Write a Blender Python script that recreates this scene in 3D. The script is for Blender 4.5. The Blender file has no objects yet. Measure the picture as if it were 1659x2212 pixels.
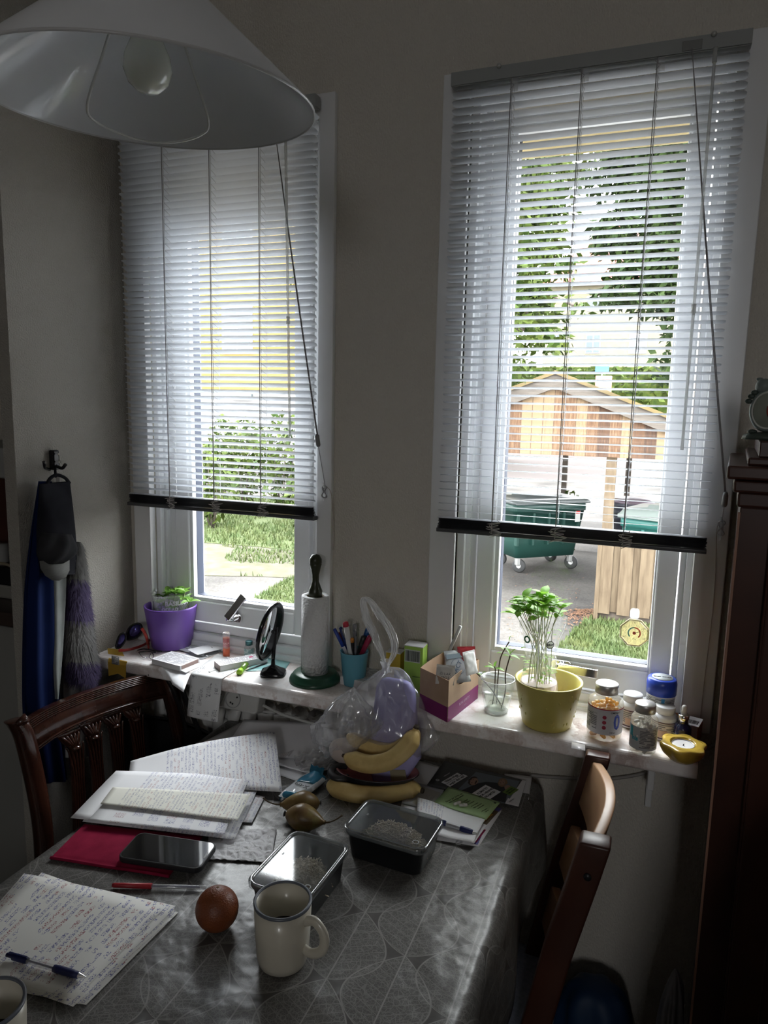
import bpy, bmesh, math, random
from mathutils import Vector, Matrix, Euler, noise
PI = math.pi
sc = bpy.context.scene
COL = sc.collection
rnd = random.Random(7)

# ---------------------------------------------------------------- camera, world, lights, exposure
CAM = Vector((0, 0, 1.57))
RX = Vector((0.93394307, 0.07204975, -0.35008452))   # world = rows . (right, down, forward)
RY = Vector((0.35679928, -0.13015489, 0.92506971))
RZ = Vector((0.02108582, -0.98887236, -0.14726455))
cam_d = bpy.data.cameras.new('camera'); cam = bpy.data.objects.new('camera', cam_d); COL.objects.link(cam)
cam_d.lens = 1533.0 / 2212.0 * 36.0; cam_d.sensor_width = 36; cam_d.sensor_fit = 'AUTO'
cam_d.clip_start = 0.02; cam_d.clip_end = 500
cam.matrix_world = Matrix(((RX[0], -RX[1], -RX[2], CAM[0]), (RY[0], -RY[1], -RY[2], CAM[1]),
                           (RZ[0], -RZ[1], -RZ[2], CAM[2]), (0, 0, 0, 1)))
sc.camera = cam
sc.view_settings.view_transform = 'Standard'; sc.view_settings.look = 'None'
sc.view_settings.gamma = 1; sc.view_settings.use_curve_mapping = False
sc.view_settings.exposure = 3.5
try:
    sc.cycles.max_bounces = 12; sc.cycles.diffuse_bounces = 6; sc.cycles.glossy_bounces = 4
    sc.cycles.transparent_max_bounces = 32; sc.cycles.transmission_bounces = 10
    sc.cycles.sample_clamp_indirect = 6; sc.cycles.caustics_reflective = False; sc.cycles.caustics_refractive = False
    sc.cycles.use_denoising = True
except Exception:
    pass
W = bpy.data.worlds.new('overcast_sky'); sc.world = W; W.use_nodes = True
wn = W.node_tree.nodes; wl = W.node_tree.links
wbg = wn['Background']; wbg.inputs[1].default_value = 1.0
tc = wn.new('ShaderNodeTexCoord'); nz = wn.new('ShaderNodeTexNoise'); nz.inputs['Scale'].default_value = 3.0
cr = wn.new('ShaderNodeValToRGB'); cr.color_ramp.elements[0].color = (0.92, 0.95, 1.02, 1); cr.color_ramp.elements[1].color = (1.2, 1.2, 1.2, 1)
cr.color_ramp.elements[0].position = .3; cr.color_ramp.elements[1].position = .7
wl.new(tc.outputs['Generated'], nz.inputs['Vector']); wl.new(nz.outputs['Fac'], cr.inputs['Fac']); wl.new(cr.outputs['Color'], wbg.inputs[0])
sx_ = wn.new('ShaderNodeSeparateXYZ'); wl.new(tc.outputs['Generated'], sx_.inputs[0])   # overcast sky: brighter overhead
mr = wn.new('ShaderNodeMapRange'); mr.inputs[1].default_value = 0; mr.inputs[2].default_value = 1; mr.inputs[3].default_value = .8; mr.inputs[4].default_value = 2.0
wl.new(sx_.outputs[2], mr.inputs[0]); wl.new(mr.outputs[0], wbg.inputs[1])

def ray(px, py):
    v = Vector((px - 829.5, py - 1106.0, 1533.0))
    return Vector((RX.dot(v), RY.dot(v), RZ.dot(v)))
def Zp(px, py, z):
    r = ray(px, py); return CAM + r * ((z - CAM.z) / r.z)
def Yp(px, py, y):
    r = ray(px, py); return CAM + r * (y / r.y)
def Xp(px, py, x):
    r = ray(px, py); return CAM + r * (x / r.x)

# ---------------------------------------------------------------- mesh builder
class MB:
    def __init__(s): s.v = []; s.f = []; s.uv = {}; s.sm = []
    def add(s, vs, fs, M=None, uvs=None, smooth=True):
        o = len(s.v)
        for p in vs:
            p = Vector(p); s.v.append(M @ p if M is not None else p)
        for i, f in enumerate(fs):
            s.f.append([o + k for k in f]); s.sm.append(smooth)
            if uvs is not None: s.uv[len(s.f) - 1] = [uvs[k] for k in f]
        return s
    def box(s, c, d, M=None, rz=0, rx=0, ry=0):
        x, y, z = d[0] / 2, d[1] / 2, d[2] / 2
        vs = [(-x, -y, -z), (x, -y, -z), (x, y, -z), (-x, y, -z), (-x, -y, z), (x, -y, z), (x, y, z), (-x, y, z)]
        fs = [(0, 3, 2, 1), (4, 5, 6, 7), (0, 1, 5, 4), (1, 2, 6, 5), (2, 3, 7, 6), (3, 0, 4, 7)]
        T = Matrix.Translation(c) @ Euler((rx, ry, rz)).to_matrix().to_4x4()
        return s.add(vs, fs, (M @ T) if M is not None else T, smooth=False)
    def bb(s, x0, x1, y0, y1, z0, z1, M=None):
        return s.box(((x0 + x1) / 2, (y0 + y1) / 2, (z0 + z1) / 2), (abs(x1 - x0), abs(y1 - y0), abs(z1 - z0)), M)
    def lathe(s, prof, n=32, M=None, sx=1, sy=1, wob=None):
        vs = []; fs = []; m = len(prof)
        for i in range(n):
            a = 2 * PI * i / n
            for (r, z) in prof:
                k = wob(a, z) if wob else 1
                vs.append((r * k * math.cos(a) * sx, r * k * math.sin(a) * sy, z))
        for i in range(n):
            j = (i + 1) % n
            for k in range(m - 1):
                if prof[k][0] < 1e-7 and prof[k + 1][0] < 1e-7: continue
                fs.append((i * m + k, j * m + k, j * m + k + 1, i * m + k + 1))
        return s.add(vs, fs, M)
    def tube(s, pts, r, n=8, M=None, cap=True, flat=1.0):
        pts = [Vector(p) for p in pts]; N = len(pts)
        rr = r if isinstance(r, (list, tuple)) else [r] * N
        vs = []; fs = []
        t0 = (pts[1] - pts[0]).normalized()
        up = Vector((0, 0, 1)) if abs(t0.z) < .9 else Vector((1, 0, 0))
        u = t0.cross(up).normalized()
        for i, p in enumerate(pts):
            t = (pts[min(i + 1, N - 1)] - pts[max(i - 1, 0)])
            if t.length < 1e-9: t = t0
            t.normalize(); u = (u - t * u.dot(t))
            if u.length < 1e-6: u = t.orthogonal()
            u.normalize(); w = t.cross(u)
            for k in range(n):
                a = 2 * PI * k / n
                vs.append(p + u * (math.cos(a) * rr[i]) + w * (math.sin(a) * rr[i] * flat))
        for i in range(N - 1):
            for k in range(n):
                k2 = (k + 1) % n
                fs.append((i * n + k, i * n + k2, (i + 1) * n + k2, (i + 1) * n + k))
        if cap:
            fs.append(tuple(reversed(range(n)))); fs.append(tuple((N - 1) * n + k for k in range(n)))
        return s.add(vs, fs, M)
    def prism(s, poly, z0, z1, M=None, smooth=False):
        n = len(poly); vs = [(x, y, z0) for x, y in poly] + [(x, y, z1) for x, y in poly]
        fs = [tuple(reversed(range(n))), tuple(range(n, 2 * n))] + [(i, (i + 1) % n, n + (i + 1) % n, n + i) for i in range(n)]
        return s.add(vs, fs, M, smooth=smooth)
    def grid(s, fn, nu, nv, M=None, uvs=None, smooth=True):
        vs = []; uv = []
        for j in range(nv + 1):
            for i in range(nu + 1):
                a, b = i / nu, j / nv; vs.append(fn(a, b)); uv.append(uvs(a, b) if uvs else (a, b))
        fs = [(j * (nu + 1) + i, j * (nu + 1) + i + 1, (j + 1) * (nu + 1) + i + 1, (j + 1) * (nu + 1) + i) for j in range(nv) for i in range(nu)]
        return s.add(vs, fs, M, uvs=uv, smooth=smooth)
    def ball(s, c, r, n=16, M=None, sc3=(1, 1, 1)):
        prof = [(max(1e-5, r * math.sin(PI * k / (n // 2))), -r * math.cos(PI * k / (n // 2))) for k in range(n // 2 + 1)]
        T = Matrix.Translation(c) @ Matrix.Diagonal((sc3[0], sc3[1], sc3[2], 1))
        return s.lathe(prof, n, (M @ T) if M is not None else T)

def TR(x=0, y=0, z=0, rx=0, ry=0, rz=0, s=1):
    return Matrix.Translation((x, y, z)) @ Euler((rx, ry, rz)).to_matrix().to_4x4() @ Matrix.Scale(s, 4)

def mesh_of(name, mb):
    me = bpy.data.meshes.new(name)
    me.from_pydata([tuple(p) for p in mb.v], [], mb.f)
    me.polygons.foreach_set('use_smooth', mb.sm)
    if mb.uv:
        ul = me.uv_layers.new(name='UVMap')
        for fi, uvs in mb.uv.items():
            pl = me.polygons[fi]
            for k, li in enumerate(pl.loop_indices): ul.data[li].uv = uvs[k]
    me.update(); return me

def obj(name, mb, m=None, parent=None, bevel=0, sub=0, solid=0, weld=False, label=None, seg=2, loc=None):
    me = mesh_of(name, mb)
    o = bpy.data.objects.new(name, me); COL.objects.link(o)
    if m is not None: me.materials.append(m)
    if parent is not None: o.parent = parent
    if weld:
        w = o.modifiers.new('w', 'WELD'); w.merge_threshold = 1e-5
    if solid:
        sm = o.modifiers.new('s', 'SOLIDIFY'); sm.thickness = solid; sm.offset = 0
    if bevel:
        b = o.modifiers.new('b', 'BEVEL'); b.width = bevel; b.segments = seg; b.limit_method = 'ANGLE'; b.angle_limit = .6
        b.harden_normals = False
    if sub:
        ss = o.modifiers.new('u', 'SUBSURF'); ss.levels = sub; ss.render_levels = sub
    if label: o['label'] = label
    if loc is not None: o.location = loc
    return o

def tag(o, label, cat, group=None, kind=None):
    if label: o['label'] = label
    if cat: o['category'] = cat
    if group: o['group'] = group
    if kind: o['kind'] = kind
    return o
def thing(name, label, cat, loc=(0, 0, 0), rz=0, group=None, rot=None):
    o = bpy.data.objects.new(name, None); COL.objects.link(o); o.empty_display_size = .02
    o.location = loc; o.rotation_euler = rot if rot is not None else (0, 0, rz)
    return tag(o, label, cat, group)
def struct(name, mb, m, parent=None, **k):
    o = obj(name, mb, m, parent, **k)
    if parent is None: o['kind'] = 'structure'
    return o
def copy_tree(o, parent=None):
    c = o.copy(); COL.objects.link(c)
    if parent is not None: c.parent = parent
    for ch in [q for q in bpy.data.objects if q.parent == o]: copy_tree(ch, c)
    return c

# ---------------------------------------------------------------- materials
_mc = {}
def mat(name, col=(.8, .8, .8), rough=.5, metal=0, spec=.5, trans=0, ior=1.45, emit=None, coat=0, sheen=0, alpha=1, sss=0):
    if name in _mc: return _mc[name]
    m = bpy.data.materials.new(name); m.use_nodes = True
    b = m.node_tree.nodes['Principled BSDF']
    b.inputs['Base Color'].default_value = (*col, 1); b.inputs['Roughness'].default_value = rough
    b.inputs['Metallic'].default_value = metal; b.inputs['Specular IOR Level'].default_value = spec
    b.inputs['Transmission Weight'].default_value = trans; b.inputs['IOR'].default_value = ior
    b.inputs['Coat Weight'].default_value = coat; b.inputs['Sheen Weight'].default_value = sheen
    if sss:
        b.inputs['Subsurface Weight'].default_value = sss; b.inputs['Subsurface Radius'].default_value = (.01, .008, .006)
    _mc[name] = m; return m

class E:
    """tiny expression helper over Math nodes"""
    nt = None
    def __init__(s, v): s.v = v
    @staticmethod
    def op(o, *a, clamp=False):
        n = E.nt.nodes.new('ShaderNodeMath'); n.operation = o; n.use_clamp = clamp
        for i, x in enumerate(a):
            if isinstance(x, E): E.nt.links.new(x.v, n.inputs[i])
            else: n.inputs[i].default_value = x
        return E(n.outputs[0])
    def __add__(s, o): return E.op('ADD', s, o)
    def __radd__(s, o): return E.op('ADD', s, o)
    def __sub__(s, o): return E.op('SUBTRACT', s, o)
    def __rsub__(s, o): return E.op('SUBTRACT', o, s)
    def __mul__(s, o): return E.op('MULTIPLY', s, o)
    def __rmul__(s, o): return E.op('MULTIPLY', s, o)
    def __truediv__(s, o): return E.op('DIVIDE', s, o)
    def lt(s, o): return E.op('LESS_THAN', s, o)
    def gt(s, o): return E.op('GREATER_THAN', s, o)
    def ab(s): return E.op('ABSOLUTE', s)
    def fr(s): return E.op('FRACT', s)
    def fl(s): return E.op('FLOOR', s)
    def mx(s, o): return E.op('MAXIMUM', s, o)
    def mn(s, o): return E.op('MINIMUM', s, o)
    def pw(s, o): return E.op('POWER', s, o)
def xyz(m, kind='Object'):
    E.nt = m.node_tree
    t = m.node_tree.nodes.new('ShaderNodeTexCoord'); sp = m.node_tree.nodes.new('ShaderNodeSeparateXYZ')
    m.node_tree.links.new(t.outputs[kind], sp.inputs[0])
    return E(sp.outputs[0]), E(sp.outputs[1]), E(sp.outputs[2])
def vec(x, y, z=0.0):
    n = E.nt.nodes.new('ShaderNodeCombineXYZ')
    for i, a in enumerate((x, y, z)):
        if isinstance(a, E): E.nt.links.new(a.v, n.inputs[i])
        else: n.inputs[i].default_value = a
    return E(n.outputs[0])
def nois(v, scale=5, detail=2, rough=.5):
    n = E.nt.nodes.new('ShaderNodeTexNoise'); n.inputs['Scale'].default_value = scale; n.inputs['Detail'].default_value = detail
    n.inputs['Roughness'].default_value = rough
    if v is not None: E.nt.links.new(v.v, n.inputs['Vector'])
    return E(n.outputs['Fac'])
def voro(v, scale=5, feat='F1'):
    n = E.nt.nodes.new('ShaderNodeTexVoronoi'); n.feature = feat; n.inputs['Scale'].default_value = scale
    if v is not None: E.nt.links.new(v.v, n.inputs['Vector'])
    return E(n.outputs['Distance'])
def objco(kind='Object'):
    t = E.nt.nodes.new('ShaderNodeTexCoord'); return E(t.outputs[kind])
def mixc(f, a, b):
    n = E.nt.nodes.new('ShaderNodeMix'); n.data_type = 'RGBA'; n.clamp_factor = True
    if isinstance(f, E): E.nt.links.new(f.v, n.inputs[0])
    else: n.inputs[0].default_value = f
    for i, c in ((6, a), (7, b)):
        if isinstance(c, E): E.nt.links.new(c.v, n.inputs[i])
        else: n.inputs[i].default_value = (*c, 1)
    return E(n.outputs[2])
def setc(m, c): E.nt = m.node_tree; E.nt.links.new(c.v, m.node_tree.nodes['Principled BSDF'].inputs['Base Color'])
def setr(m, c): m.node_tree.links.new(c.v, m.node_tree.nodes['Principled BSDF'].inputs['Roughness'])
def bump(m, h, strength=.3, dist=.01):
    n = m.node_tree.nodes.new('ShaderNodeBump'); n.inputs['Strength'].default_value = strength; n.inputs['Distance'].default_value = dist
    m.node_tree.links.new(h.v, n.inputs['Height'])
    m.node_tree.links.new(n.outputs[0], m.node_tree.nodes['Principled BSDF'].inputs['Normal'])
def ramp(f, stops):
    n = E.nt.nodes.new('ShaderNodeValToRGB'); E.nt.links.new(f.v, n.inputs[0]); r = n.color_ramp
    while len(r.elements) < len(stops): r.elements.new(.5)
    for e, (p, c) in zip(r.elements, stops): e.position = p; e.color = (*c, 1)
    return E(n.outputs[0])
def noisy(name, a, b, scale=8, rough=.6, bs=0, bscale=60, bdist=.005, detail=4, stretch=None, **k):
    m = mat(name, a, rough, **k); E.nt = m.node_tree
    v = objco()
    if stretch:
        x, y, z = xyz(m); v = vec(x * stretch[0], y * stretch[1], z * stretch[2])
    setc(m, ramp(nois(v, scale, detail), [(.3, a), (.7, b)]))
    if bs: bump(m, nois(v, bscale, 3), bs, bdist)
    return m
def film(name, tint=(1, 1, 1), clear=.8, gloss=.5, rough=.05, haze=(.8, .8, .85), fres=1.25, crinkle=0):
    """thin clear sheet: mostly see-through, with a milky part and mirror highlights"""
    if name in _mc: return _mc[name]
    m = bpy.data.materials.new(name); m.use_nodes = True; nt = m.node_tree; nt.nodes.clear()
    out = nt.nodes.new('ShaderNodeOutputMaterial'); tr = nt.nodes.new('ShaderNodeBsdfTransparent'); tr.inputs[0].default_value = (*tint, 1)
    df = nt.nodes.new('ShaderNodeBsdfDiffuse'); df.inputs[0].default_value = (*haze, 1)
    tl = nt.nodes.new('ShaderNodeBsdfTranslucent'); tl.inputs[0].default_value = (*haze, 1)
    md = nt.nodes.new('ShaderNodeMixShader'); md.inputs[0].default_value = .5
    nt.links.new(df.outputs[0], md.inputs[1]); nt.links.new(tl.outputs[0], md.inputs[2])
    m1 = nt.nodes.new('ShaderNodeMixShader'); m1.inputs[0].default_value = clear
    nt.links.new(md.outputs[0], m1.inputs[1]); nt.links.new(tr.outputs[0], m1.inputs[2])
    gl = nt.nodes.new('ShaderNodeBsdfGlossy'); gl.inputs['Roughness'].default_value = rough
    if crinkle:
        tcn = nt.nodes.new('ShaderNodeTexCoord'); vn = nt.nodes.new('ShaderNodeTexVoronoi'); vn.feature = 'SMOOTH_F1'; vn.inputs['Scale'].default_value = crinkle
        mp = nt.nodes.new('ShaderNodeMapping'); mp.inputs['Scale'].default_value = (1, 1, .35); nt.links.new(tcn.outputs['Object'], mp.inputs[0]); nt.links.new(mp.outputs[0], vn.inputs['Vector'])
        bn = nt.nodes.new('ShaderNodeBump'); bn.inputs['Strength'].default_value = 1; bn.inputs['Distance'].default_value = .03; nt.links.new(vn.outputs['Distance'], bn.inputs['Height'])
        for n_ in (gl, df, tl): nt.links.new(bn.outputs[0], n_.inputs['Normal'])
    lw = nt.nodes.new('ShaderNodeLayerWeight'); lw.inputs[0].default_value = .5
    pw = nt.nodes.new('ShaderNodeMath'); pw.operation = 'POWER'; pw.inputs[1].default_value = 4; nt.links.new(lw.outputs['Facing'], pw.inputs[0])
    mm = nt.nodes.new('ShaderNodeMath'); mm.operation = 'MULTIPLY_ADD'; mm.inputs[1].default_value = min(.7, (fres - 1) * 1.4); mm.inputs[2].default_value = .02 + gloss * .04; mm.use_clamp = True
    nt.links.new(pw.outputs[0], mm.inputs[0])
    m2 = nt.nodes.new('ShaderNodeMixShader'); nt.links.new(mm.outputs[0], m2.inputs[0])
    nt.links.new(m1.outputs[0], m2.inputs[1]); nt.links.new(gl.outputs[0], m2.inputs[2]); nt.links.new(m2.outputs[0], out.inputs[0])
    _mc[name] = m; return m
def text(s, size, m, parent, M, name='lettering', depth=.0003, align='CENTER', sx=1, bold=0):
    cu = bpy.data.curves.new('t', 'FONT'); cu.body = s; cu.size = size; cu.align_x = align; cu.align_y = 'CENTER'; cu.extrude = depth / 2; cu.offset = bold
    cu.resolution_u = 2
    to = bpy.data.objects.new('t', cu); COL.objects.link(to)
    dg = bpy.context.evaluated_depsgraph_get(); dg.update()
    me = bpy.data.meshes.new_from_object(to.evaluated_get(dg)); bpy.data.objects.remove(to); bpy.data.curves.remove(cu)
    me.transform(M @ Matrix.Diagonal((sx, 1, 1, 1))); me.materials.clear(); me.materials.append(m)
    o = bpy.data.objects.new(name, me); COL.objects.link(o); o.parent = parent; return o

def smoothpts(P, n=6, closed=False):
    P = [Vector(p) for p in P]; out = []; N = len(P)
    rng = range(N) if closed else range(N - 1)
    for i in rng:
        p0 = P[(i - 1) % N] if closed or i > 0 else P[i] * 2 - P[i + 1]
        p1 = P[i]; p2 = P[(i + 1) % N]
        p3 = P[(i + 2) % N] if closed or i + 2 < N else p2 * 2 - p1
        for k in range(n):
            t = k / n
            out.append(.5 * ((2 * p1) + (p2 - p0) * t + (2 * p0 - 5 * p1 + 4 * p2 - p3) * t * t + (3 * p1 - p0 - 3 * p2 + p3) * t ** 3))
    if not closed: out.append(P[-1])
    return out
def rrect(w, h, r, n=5):
    pts = []
    for cx, cy, a0 in ((w / 2 - r, h / 2 - r, 0), (-w / 2 + r, h / 2 - r, PI / 2), (-w / 2 + r, -h / 2 + r, PI), (w / 2 - r, -h / 2 + r, 3 * PI / 2)):
        for k in range(n + 1):
            a = a0 + PI / 2 * k / n; pts.append((cx + r * math.cos(a), cy + r * math.sin(a)))
    return pts
def loft(mb, rings, M=None, cap0=True, cap1=True):
    n = len(rings[0]); vs = [p for r in rings for p in r]; fs = []
    for i in range(len(rings) - 1):
        for k in range(n):
            k2 = (k + 1) % n; fs.append((i * n + k, i * n + k2, (i + 1) * n + k2, (i + 1) * n + k))
    if cap0: fs.append(tuple(reversed(range(n))))
    if cap1: fs.append(tuple((len(rings) - 1) * n + k for k in range(n)))
    return mb.add(vs, fs, M)
def fbm(p, s=1.0): return noise.noise(Vector(p) * s)
# ================================================================ THE SETTING
GZ = -0.78   # outdoor ground level
M_wall = mat('wallpaper', (.58, .56, .53), .75, spec=.15); E.nt = M_wall.node_tree
x, y, z = xyz(M_wall)
w1 = nois(vec(x * 1.0, y * 1.0, z * .45), 300, 2); setc(M_wall, mixc(nois(objco(), 2, 2), (.58, .545, .48), (.63, .595, .53)))
bump(M_wall, w1, .9, .004)
M_white = mat('white_paint', (.74, .74, .74), .35)
M_ceil = mat('ceiling_paint', (.7, .69, .67), .8)
M_frame = mat('window_paint', (.84, .85, .86), .28)
M_floor = noisy('floor_linoleum', (.10, .085, .07), (.15, .13, .11), 12, .5)
M_marble = mat('pale_marble', (.78, .72, .70), .16); E.nt = M_marble.node_tree
v = objco(); x, y, z = xyz(M_marble)
n1 = nois(v, 9, 6, .65); n2 = nois(vec(x * 1.5 + n1 * .6, y * 1.5 + n1 * .5, z), 7, 5, .6)
setc(M_marble, ramp(n2, [(.30, (.46, .36, .33)), (.44, (.70, .63, .60)), (.55, (.86, .83, .82)), (.75, (.90, .88, .88))]))
M_glass = film('pane_glass', (.97, .985, .98), 1.0, 0, .01, fres=1.13)
M_dark = mat('near_black', (.012, .012, .014), .4)

L0, L1 = -1.254, -.761      # left window opening
R0, R1 = -.409, .090        # right window opening
WY = 1.56; WT = 1.74        # inner and outer face of the outer wall
ZB, ZT = .87, 2.215
XL, XR, YB, ZC = -1.335, 1.35, -2.4, 2.75
KX = -2.6                   # kitchen side
b = MB()
xs = [(KX - .15, L0), (L1, R0), (R1, XR + .15)]
for a0, a1 in xs: b.bb(a0, a1, WY, WT, 0, ZC)
for a0, a1 in ((L0, L1), (R0, R1)):
    b.bb(a0, a1, WY, WT, 0, ZB); b.bb(a0, a1, WY, WT, ZT, ZC)
# open the part of the wall that stands behind the kitchen niche
struct('wall_window', b, M_wall)
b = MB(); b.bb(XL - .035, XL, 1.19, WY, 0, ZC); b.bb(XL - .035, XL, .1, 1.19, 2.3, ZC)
M_wall2 = noisy('wallpaper_side', (.35, .33, .295), (.39, .37, .33), 3, .8, spec=.1, bs=.9, bscale=260, bdist=.004)  # same wallpaper as the window wall, with shade put into its colour
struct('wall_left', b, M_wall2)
b = MB(); b.bb(XL - .14, XL, YB, .1, 0, ZC); struct('wall_hall', b, M_wall)
b = MB(); b.bb(XR, XR + .15, YB - .15, WY, 0, ZC); struct('wall_right', b, M_wall)
b = MB()
b.bb(KX - .15, XL - .14, -.15 + .1, .1, 0, ZC)
struct('wall_kitchen', b, M_wall)
b = MB(); bw0, bw1 = .20, .64     # opening added in the unseen back wall to let in fill light
b.bb(XL, bw0, YB - .15, YB, 0, ZC); b.bb(bw1, XR, YB - .15, YB, 0, ZC); b.bb(bw0, bw1, YB - .15, YB, 0, 1.6); b.bb(bw0, bw1, YB - .15, YB, 2.25, ZC)
struct('wall_back', b, M_wall)
b = MB(); b.bb(KX - .15, KX, .1, WY, 0, ZC)
struct('wall_kitchen_side', b, M_wall)
struct('floor', MB().bb(KX - .15, XR + .15, YB - .15, WT, -.06, 0), M_floor)
struct('ceiling', MB().bb(KX - .15, XR + .15, YB - .15, WT, ZC, ZC + .1), M_ceil)
b = MB(); b.bb(XL - .14, .9, WY - .012, WY, 0, .09); struct('baseboard_window', b, M_white, bevel=.003)

# portals guide sky light in through the openings
def portal(loc, rot, sx, sy):
    ld = bpy.data.lights.new('window_daylight', 'AREA'); ld.shape = 'RECTANGLE'; ld.size = sx; ld.size_y = sy
    ld.cycles.is_portal = True
    o = bpy.data.objects.new('window_daylight', ld); COL.objects.link(o); o.location = loc; o.rotation_euler = rot
portal(((L0 + L1) / 2, WT + .01, (ZB + ZT) / 2), (-PI / 2, 0, 0), L1 - L0, ZT - ZB)
portal(((R0 + R1) / 2, WT + .01, (ZB + ZT) / 2), (-PI / 2, 0, 0), R1 - R0, ZT - ZB)
portal(((bw0 + bw1) / 2, YB - .16, 1.925), (PI / 2, 0, 0), bw1 - bw0, .65)  # portal of the added back opening, there for fill light

# ---- windows
M_seal = mat('glazing_seal', (.03, .04, .07), .5)
M_chrome = mat('chrome', (.8, .8, .82), .12, metal=1)
def ring(b, x0, x1, z0, z1, w, y0, y1, wb=None):
    wb = wb or w
    b.bb(x0, x0 + w, y0, y1, z0, z1); b.bb(x1 - w, x1, y0, y1, z0, z1)
    b.bb(x0 + w, x1 - w, y0, y1, z1 - w, z1); b.bb(x0 + w, x1 - w, y0, y1, z0, z0 + wb)
def window(n, o0, o1, s0, s1, g0, g1, zg, shade_z, cl, cr_):
    w = bpy.data.objects.new('window_%d' % n, None); COL.objects.link(w); w['kind'] = 'structure'; w.location = ((o0 + o1) / 2, WY, ZB)
    P = Matrix.Translation(-Vector(w.location))
    def mk(name, b, m, **k):
        for i in range(len(b.v)): b.v[i] = P @ b.v[i]
        return struct(name, b, m, w, **k)
    b = MB()     # casing on the wall
    b.bb(cl, o0, 1.545, WY, .91, 2.262); b.bb(o1, cr_, 1.545, WY, .91, 2.262); b.bb(o0, o1, 1.545, WY, ZT, 2.262)
    b.bb(o0 - .004, o0 + .0, 1.538, 1.56, .945, ZT)
    mk('casing', b, M_white, bevel=.0025)
    b = MB()     # fixed frame, two steps deep
    ring(b, o0, o1 + .004, .9, ZT, .016, 1.562, 1.70); 
    b.bb(o0, o1, 1.575, 1.70, .90, .945); b.bb(o0, o1, 1.565, 1.60, .90, .925)
    b.bb(o0, s0 - .004, 1.590, 1.70, .945, ZT); b.bb(s1 + .004, o1, 1.590, 1.70, .945, ZT)
    b.bb(o0 + .016, o0 + .026, 1.578, 1.60, .945, ZT)
    b.bb(o0, o1, 1.59, 1.70, .945, zg - .075)
    mk('window_frame', b, M_frame, bevel=.003)
    b = MB()
    z0, z1 = zg - .068, ZT - .03
    ring(b, s0, s1, z0, z1, g0 - s0 - .010, 1.580, 1.635, wb=zg - z0 - .010)
    mk('sash', b, M_frame, bevel=.004)
    b = MB(); ring(b, g0 - .012, g1 + .008, zg - .012, z1 - .03, .012, 1.584, 1.634); mk('glazing_bead', b, M_frame, bevel=.002)
    b = MB(); ring(b, g0 - .004, g1 + .004, zg - .004, z1 - .03, .005, 1.60, 1.628); mk('seal', b, M_seal)
    b = MB(); b.bb(g0 - .004, g1 + .004, 1.612, 1.616, zg - .004, z1 - .03); mk('pane', b, M_glass)
    b = MB(); b.bb(g0 - .03, g1 + .03, 1.665, 1.668, shade_z, ZT)
    mk('roller_shade', b, film('beige_shade', (.9, .8, .55), .0, 0, .5, (.62, .55, .38), 1.02))
    return w, P
w1_, P1 = window(1, L0, L1, -1.205, -.797, -1.150, -.838, 1.045, 2.054, XL + .022, -.722)
w2_, P2 = window(2, R0, R1, -.367, .064, -.315, .022, 1.022, 2.118, -.471, .150)
def handle(w, P, c, ang, name='window_handle'):
    b = MB()
    T = P @ Matrix.Translation(c)
    b.prism(rrect(.045, .022, .009), -.004, .004, T @ TR(0, -.002, 0, rx=PI / 2))
    o = obj('handle_plate', b, M_chrome, w, bevel=.001)
    b = MB(); b.tube([(0, 0, 0), (0, -.018, 0), (-.006, -.03, .004)], [.008, .008, .006], 12, T)
    b.box((-.006 + .045 * math.cos(ang), -.032, .004 + .045 * math.sin(ang)), (.085, .007, .020), T, ry=-ang)
    obj(name, b, M_chrome, w, bevel=.0015)
c = Yp(508, 1334, 1.578); handle(w1_, P1, c + Vector((.0, 0, 0)), math.radians(52))
c = Yp(1232, 1438, 1.578); handle(w2_, P2, c + Vector((-.02, 0, 0)), math.radians(-2))

# ---- marble sill
b = MB(); prof = rrect(.19, .034, .010, 4)
b.prism([(p[0], p[1]) for p in prof], XL + .002, .120, Matrix.Translation((0, 1.492, .892)) @ Matrix(((0, 0, 1, 0), (1, 0, 0, 0), (0, 1, 0, 0), (0, 0, 0, 1))))
sill = obj('window_sill', b, M_marble); tag(sill, 'long pale veined marble window sill running under both windows', 'window sill')
b = MB(); b.bb(.035, .048, 1.47, 1.555, .80, .875); b.bb(.035, .048, 1.548, 1.556, .72, .875)
o = obj('sill_bracket', b, M_white, bevel=.002); tag(o, 'small pale bracket under the right end of the marble sill', 'bracket')

# ================================================================ BLINDS
M_slat = mat('white_enamel', (.64, .66, .69), .34)
M_rail = mat('grey_enamel', (.30, .31, .30), .4)
M_cord = mat('blind_cord', (.28, .26, .26), .7)
M_clear = film('clear_plastic', (1, 1, 1), .8, 1.2, .06, (.85, .86, .88), 1.3)
def slat_mesh(width, name):
    b = MB(); n = 5; ch = .025; vs = []; fs = []
    def sec(x, inset):
        return [Vector((x, (k / n - .5) * (ch - 2 * inset), -.0016 * (2 * k / n - 1) ** 2 + .0016)) for k in range(n + 1)]
    xs_ = [(-width / 2, .006), (-width / 2 + .002, .0022), (-width / 2 + .0055, 0), (width / 2 - .0055, 0), (width / 2 - .002, .0022), (width / 2, .006)]
    for x_, i_ in xs_: vs += sec(x_, i_)
    for a in range(len(xs_) - 1):
        for k in range(n): fs.append((a * (n + 1) + k, (a + 1) * (n + 1) + k, (a + 1) * (n + 1) + k + 1, a * (n + 1) + k + 1))
    b.add(vs, fs); me = mesh_of(name, b); me.materials.append(M_slat); return me
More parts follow.
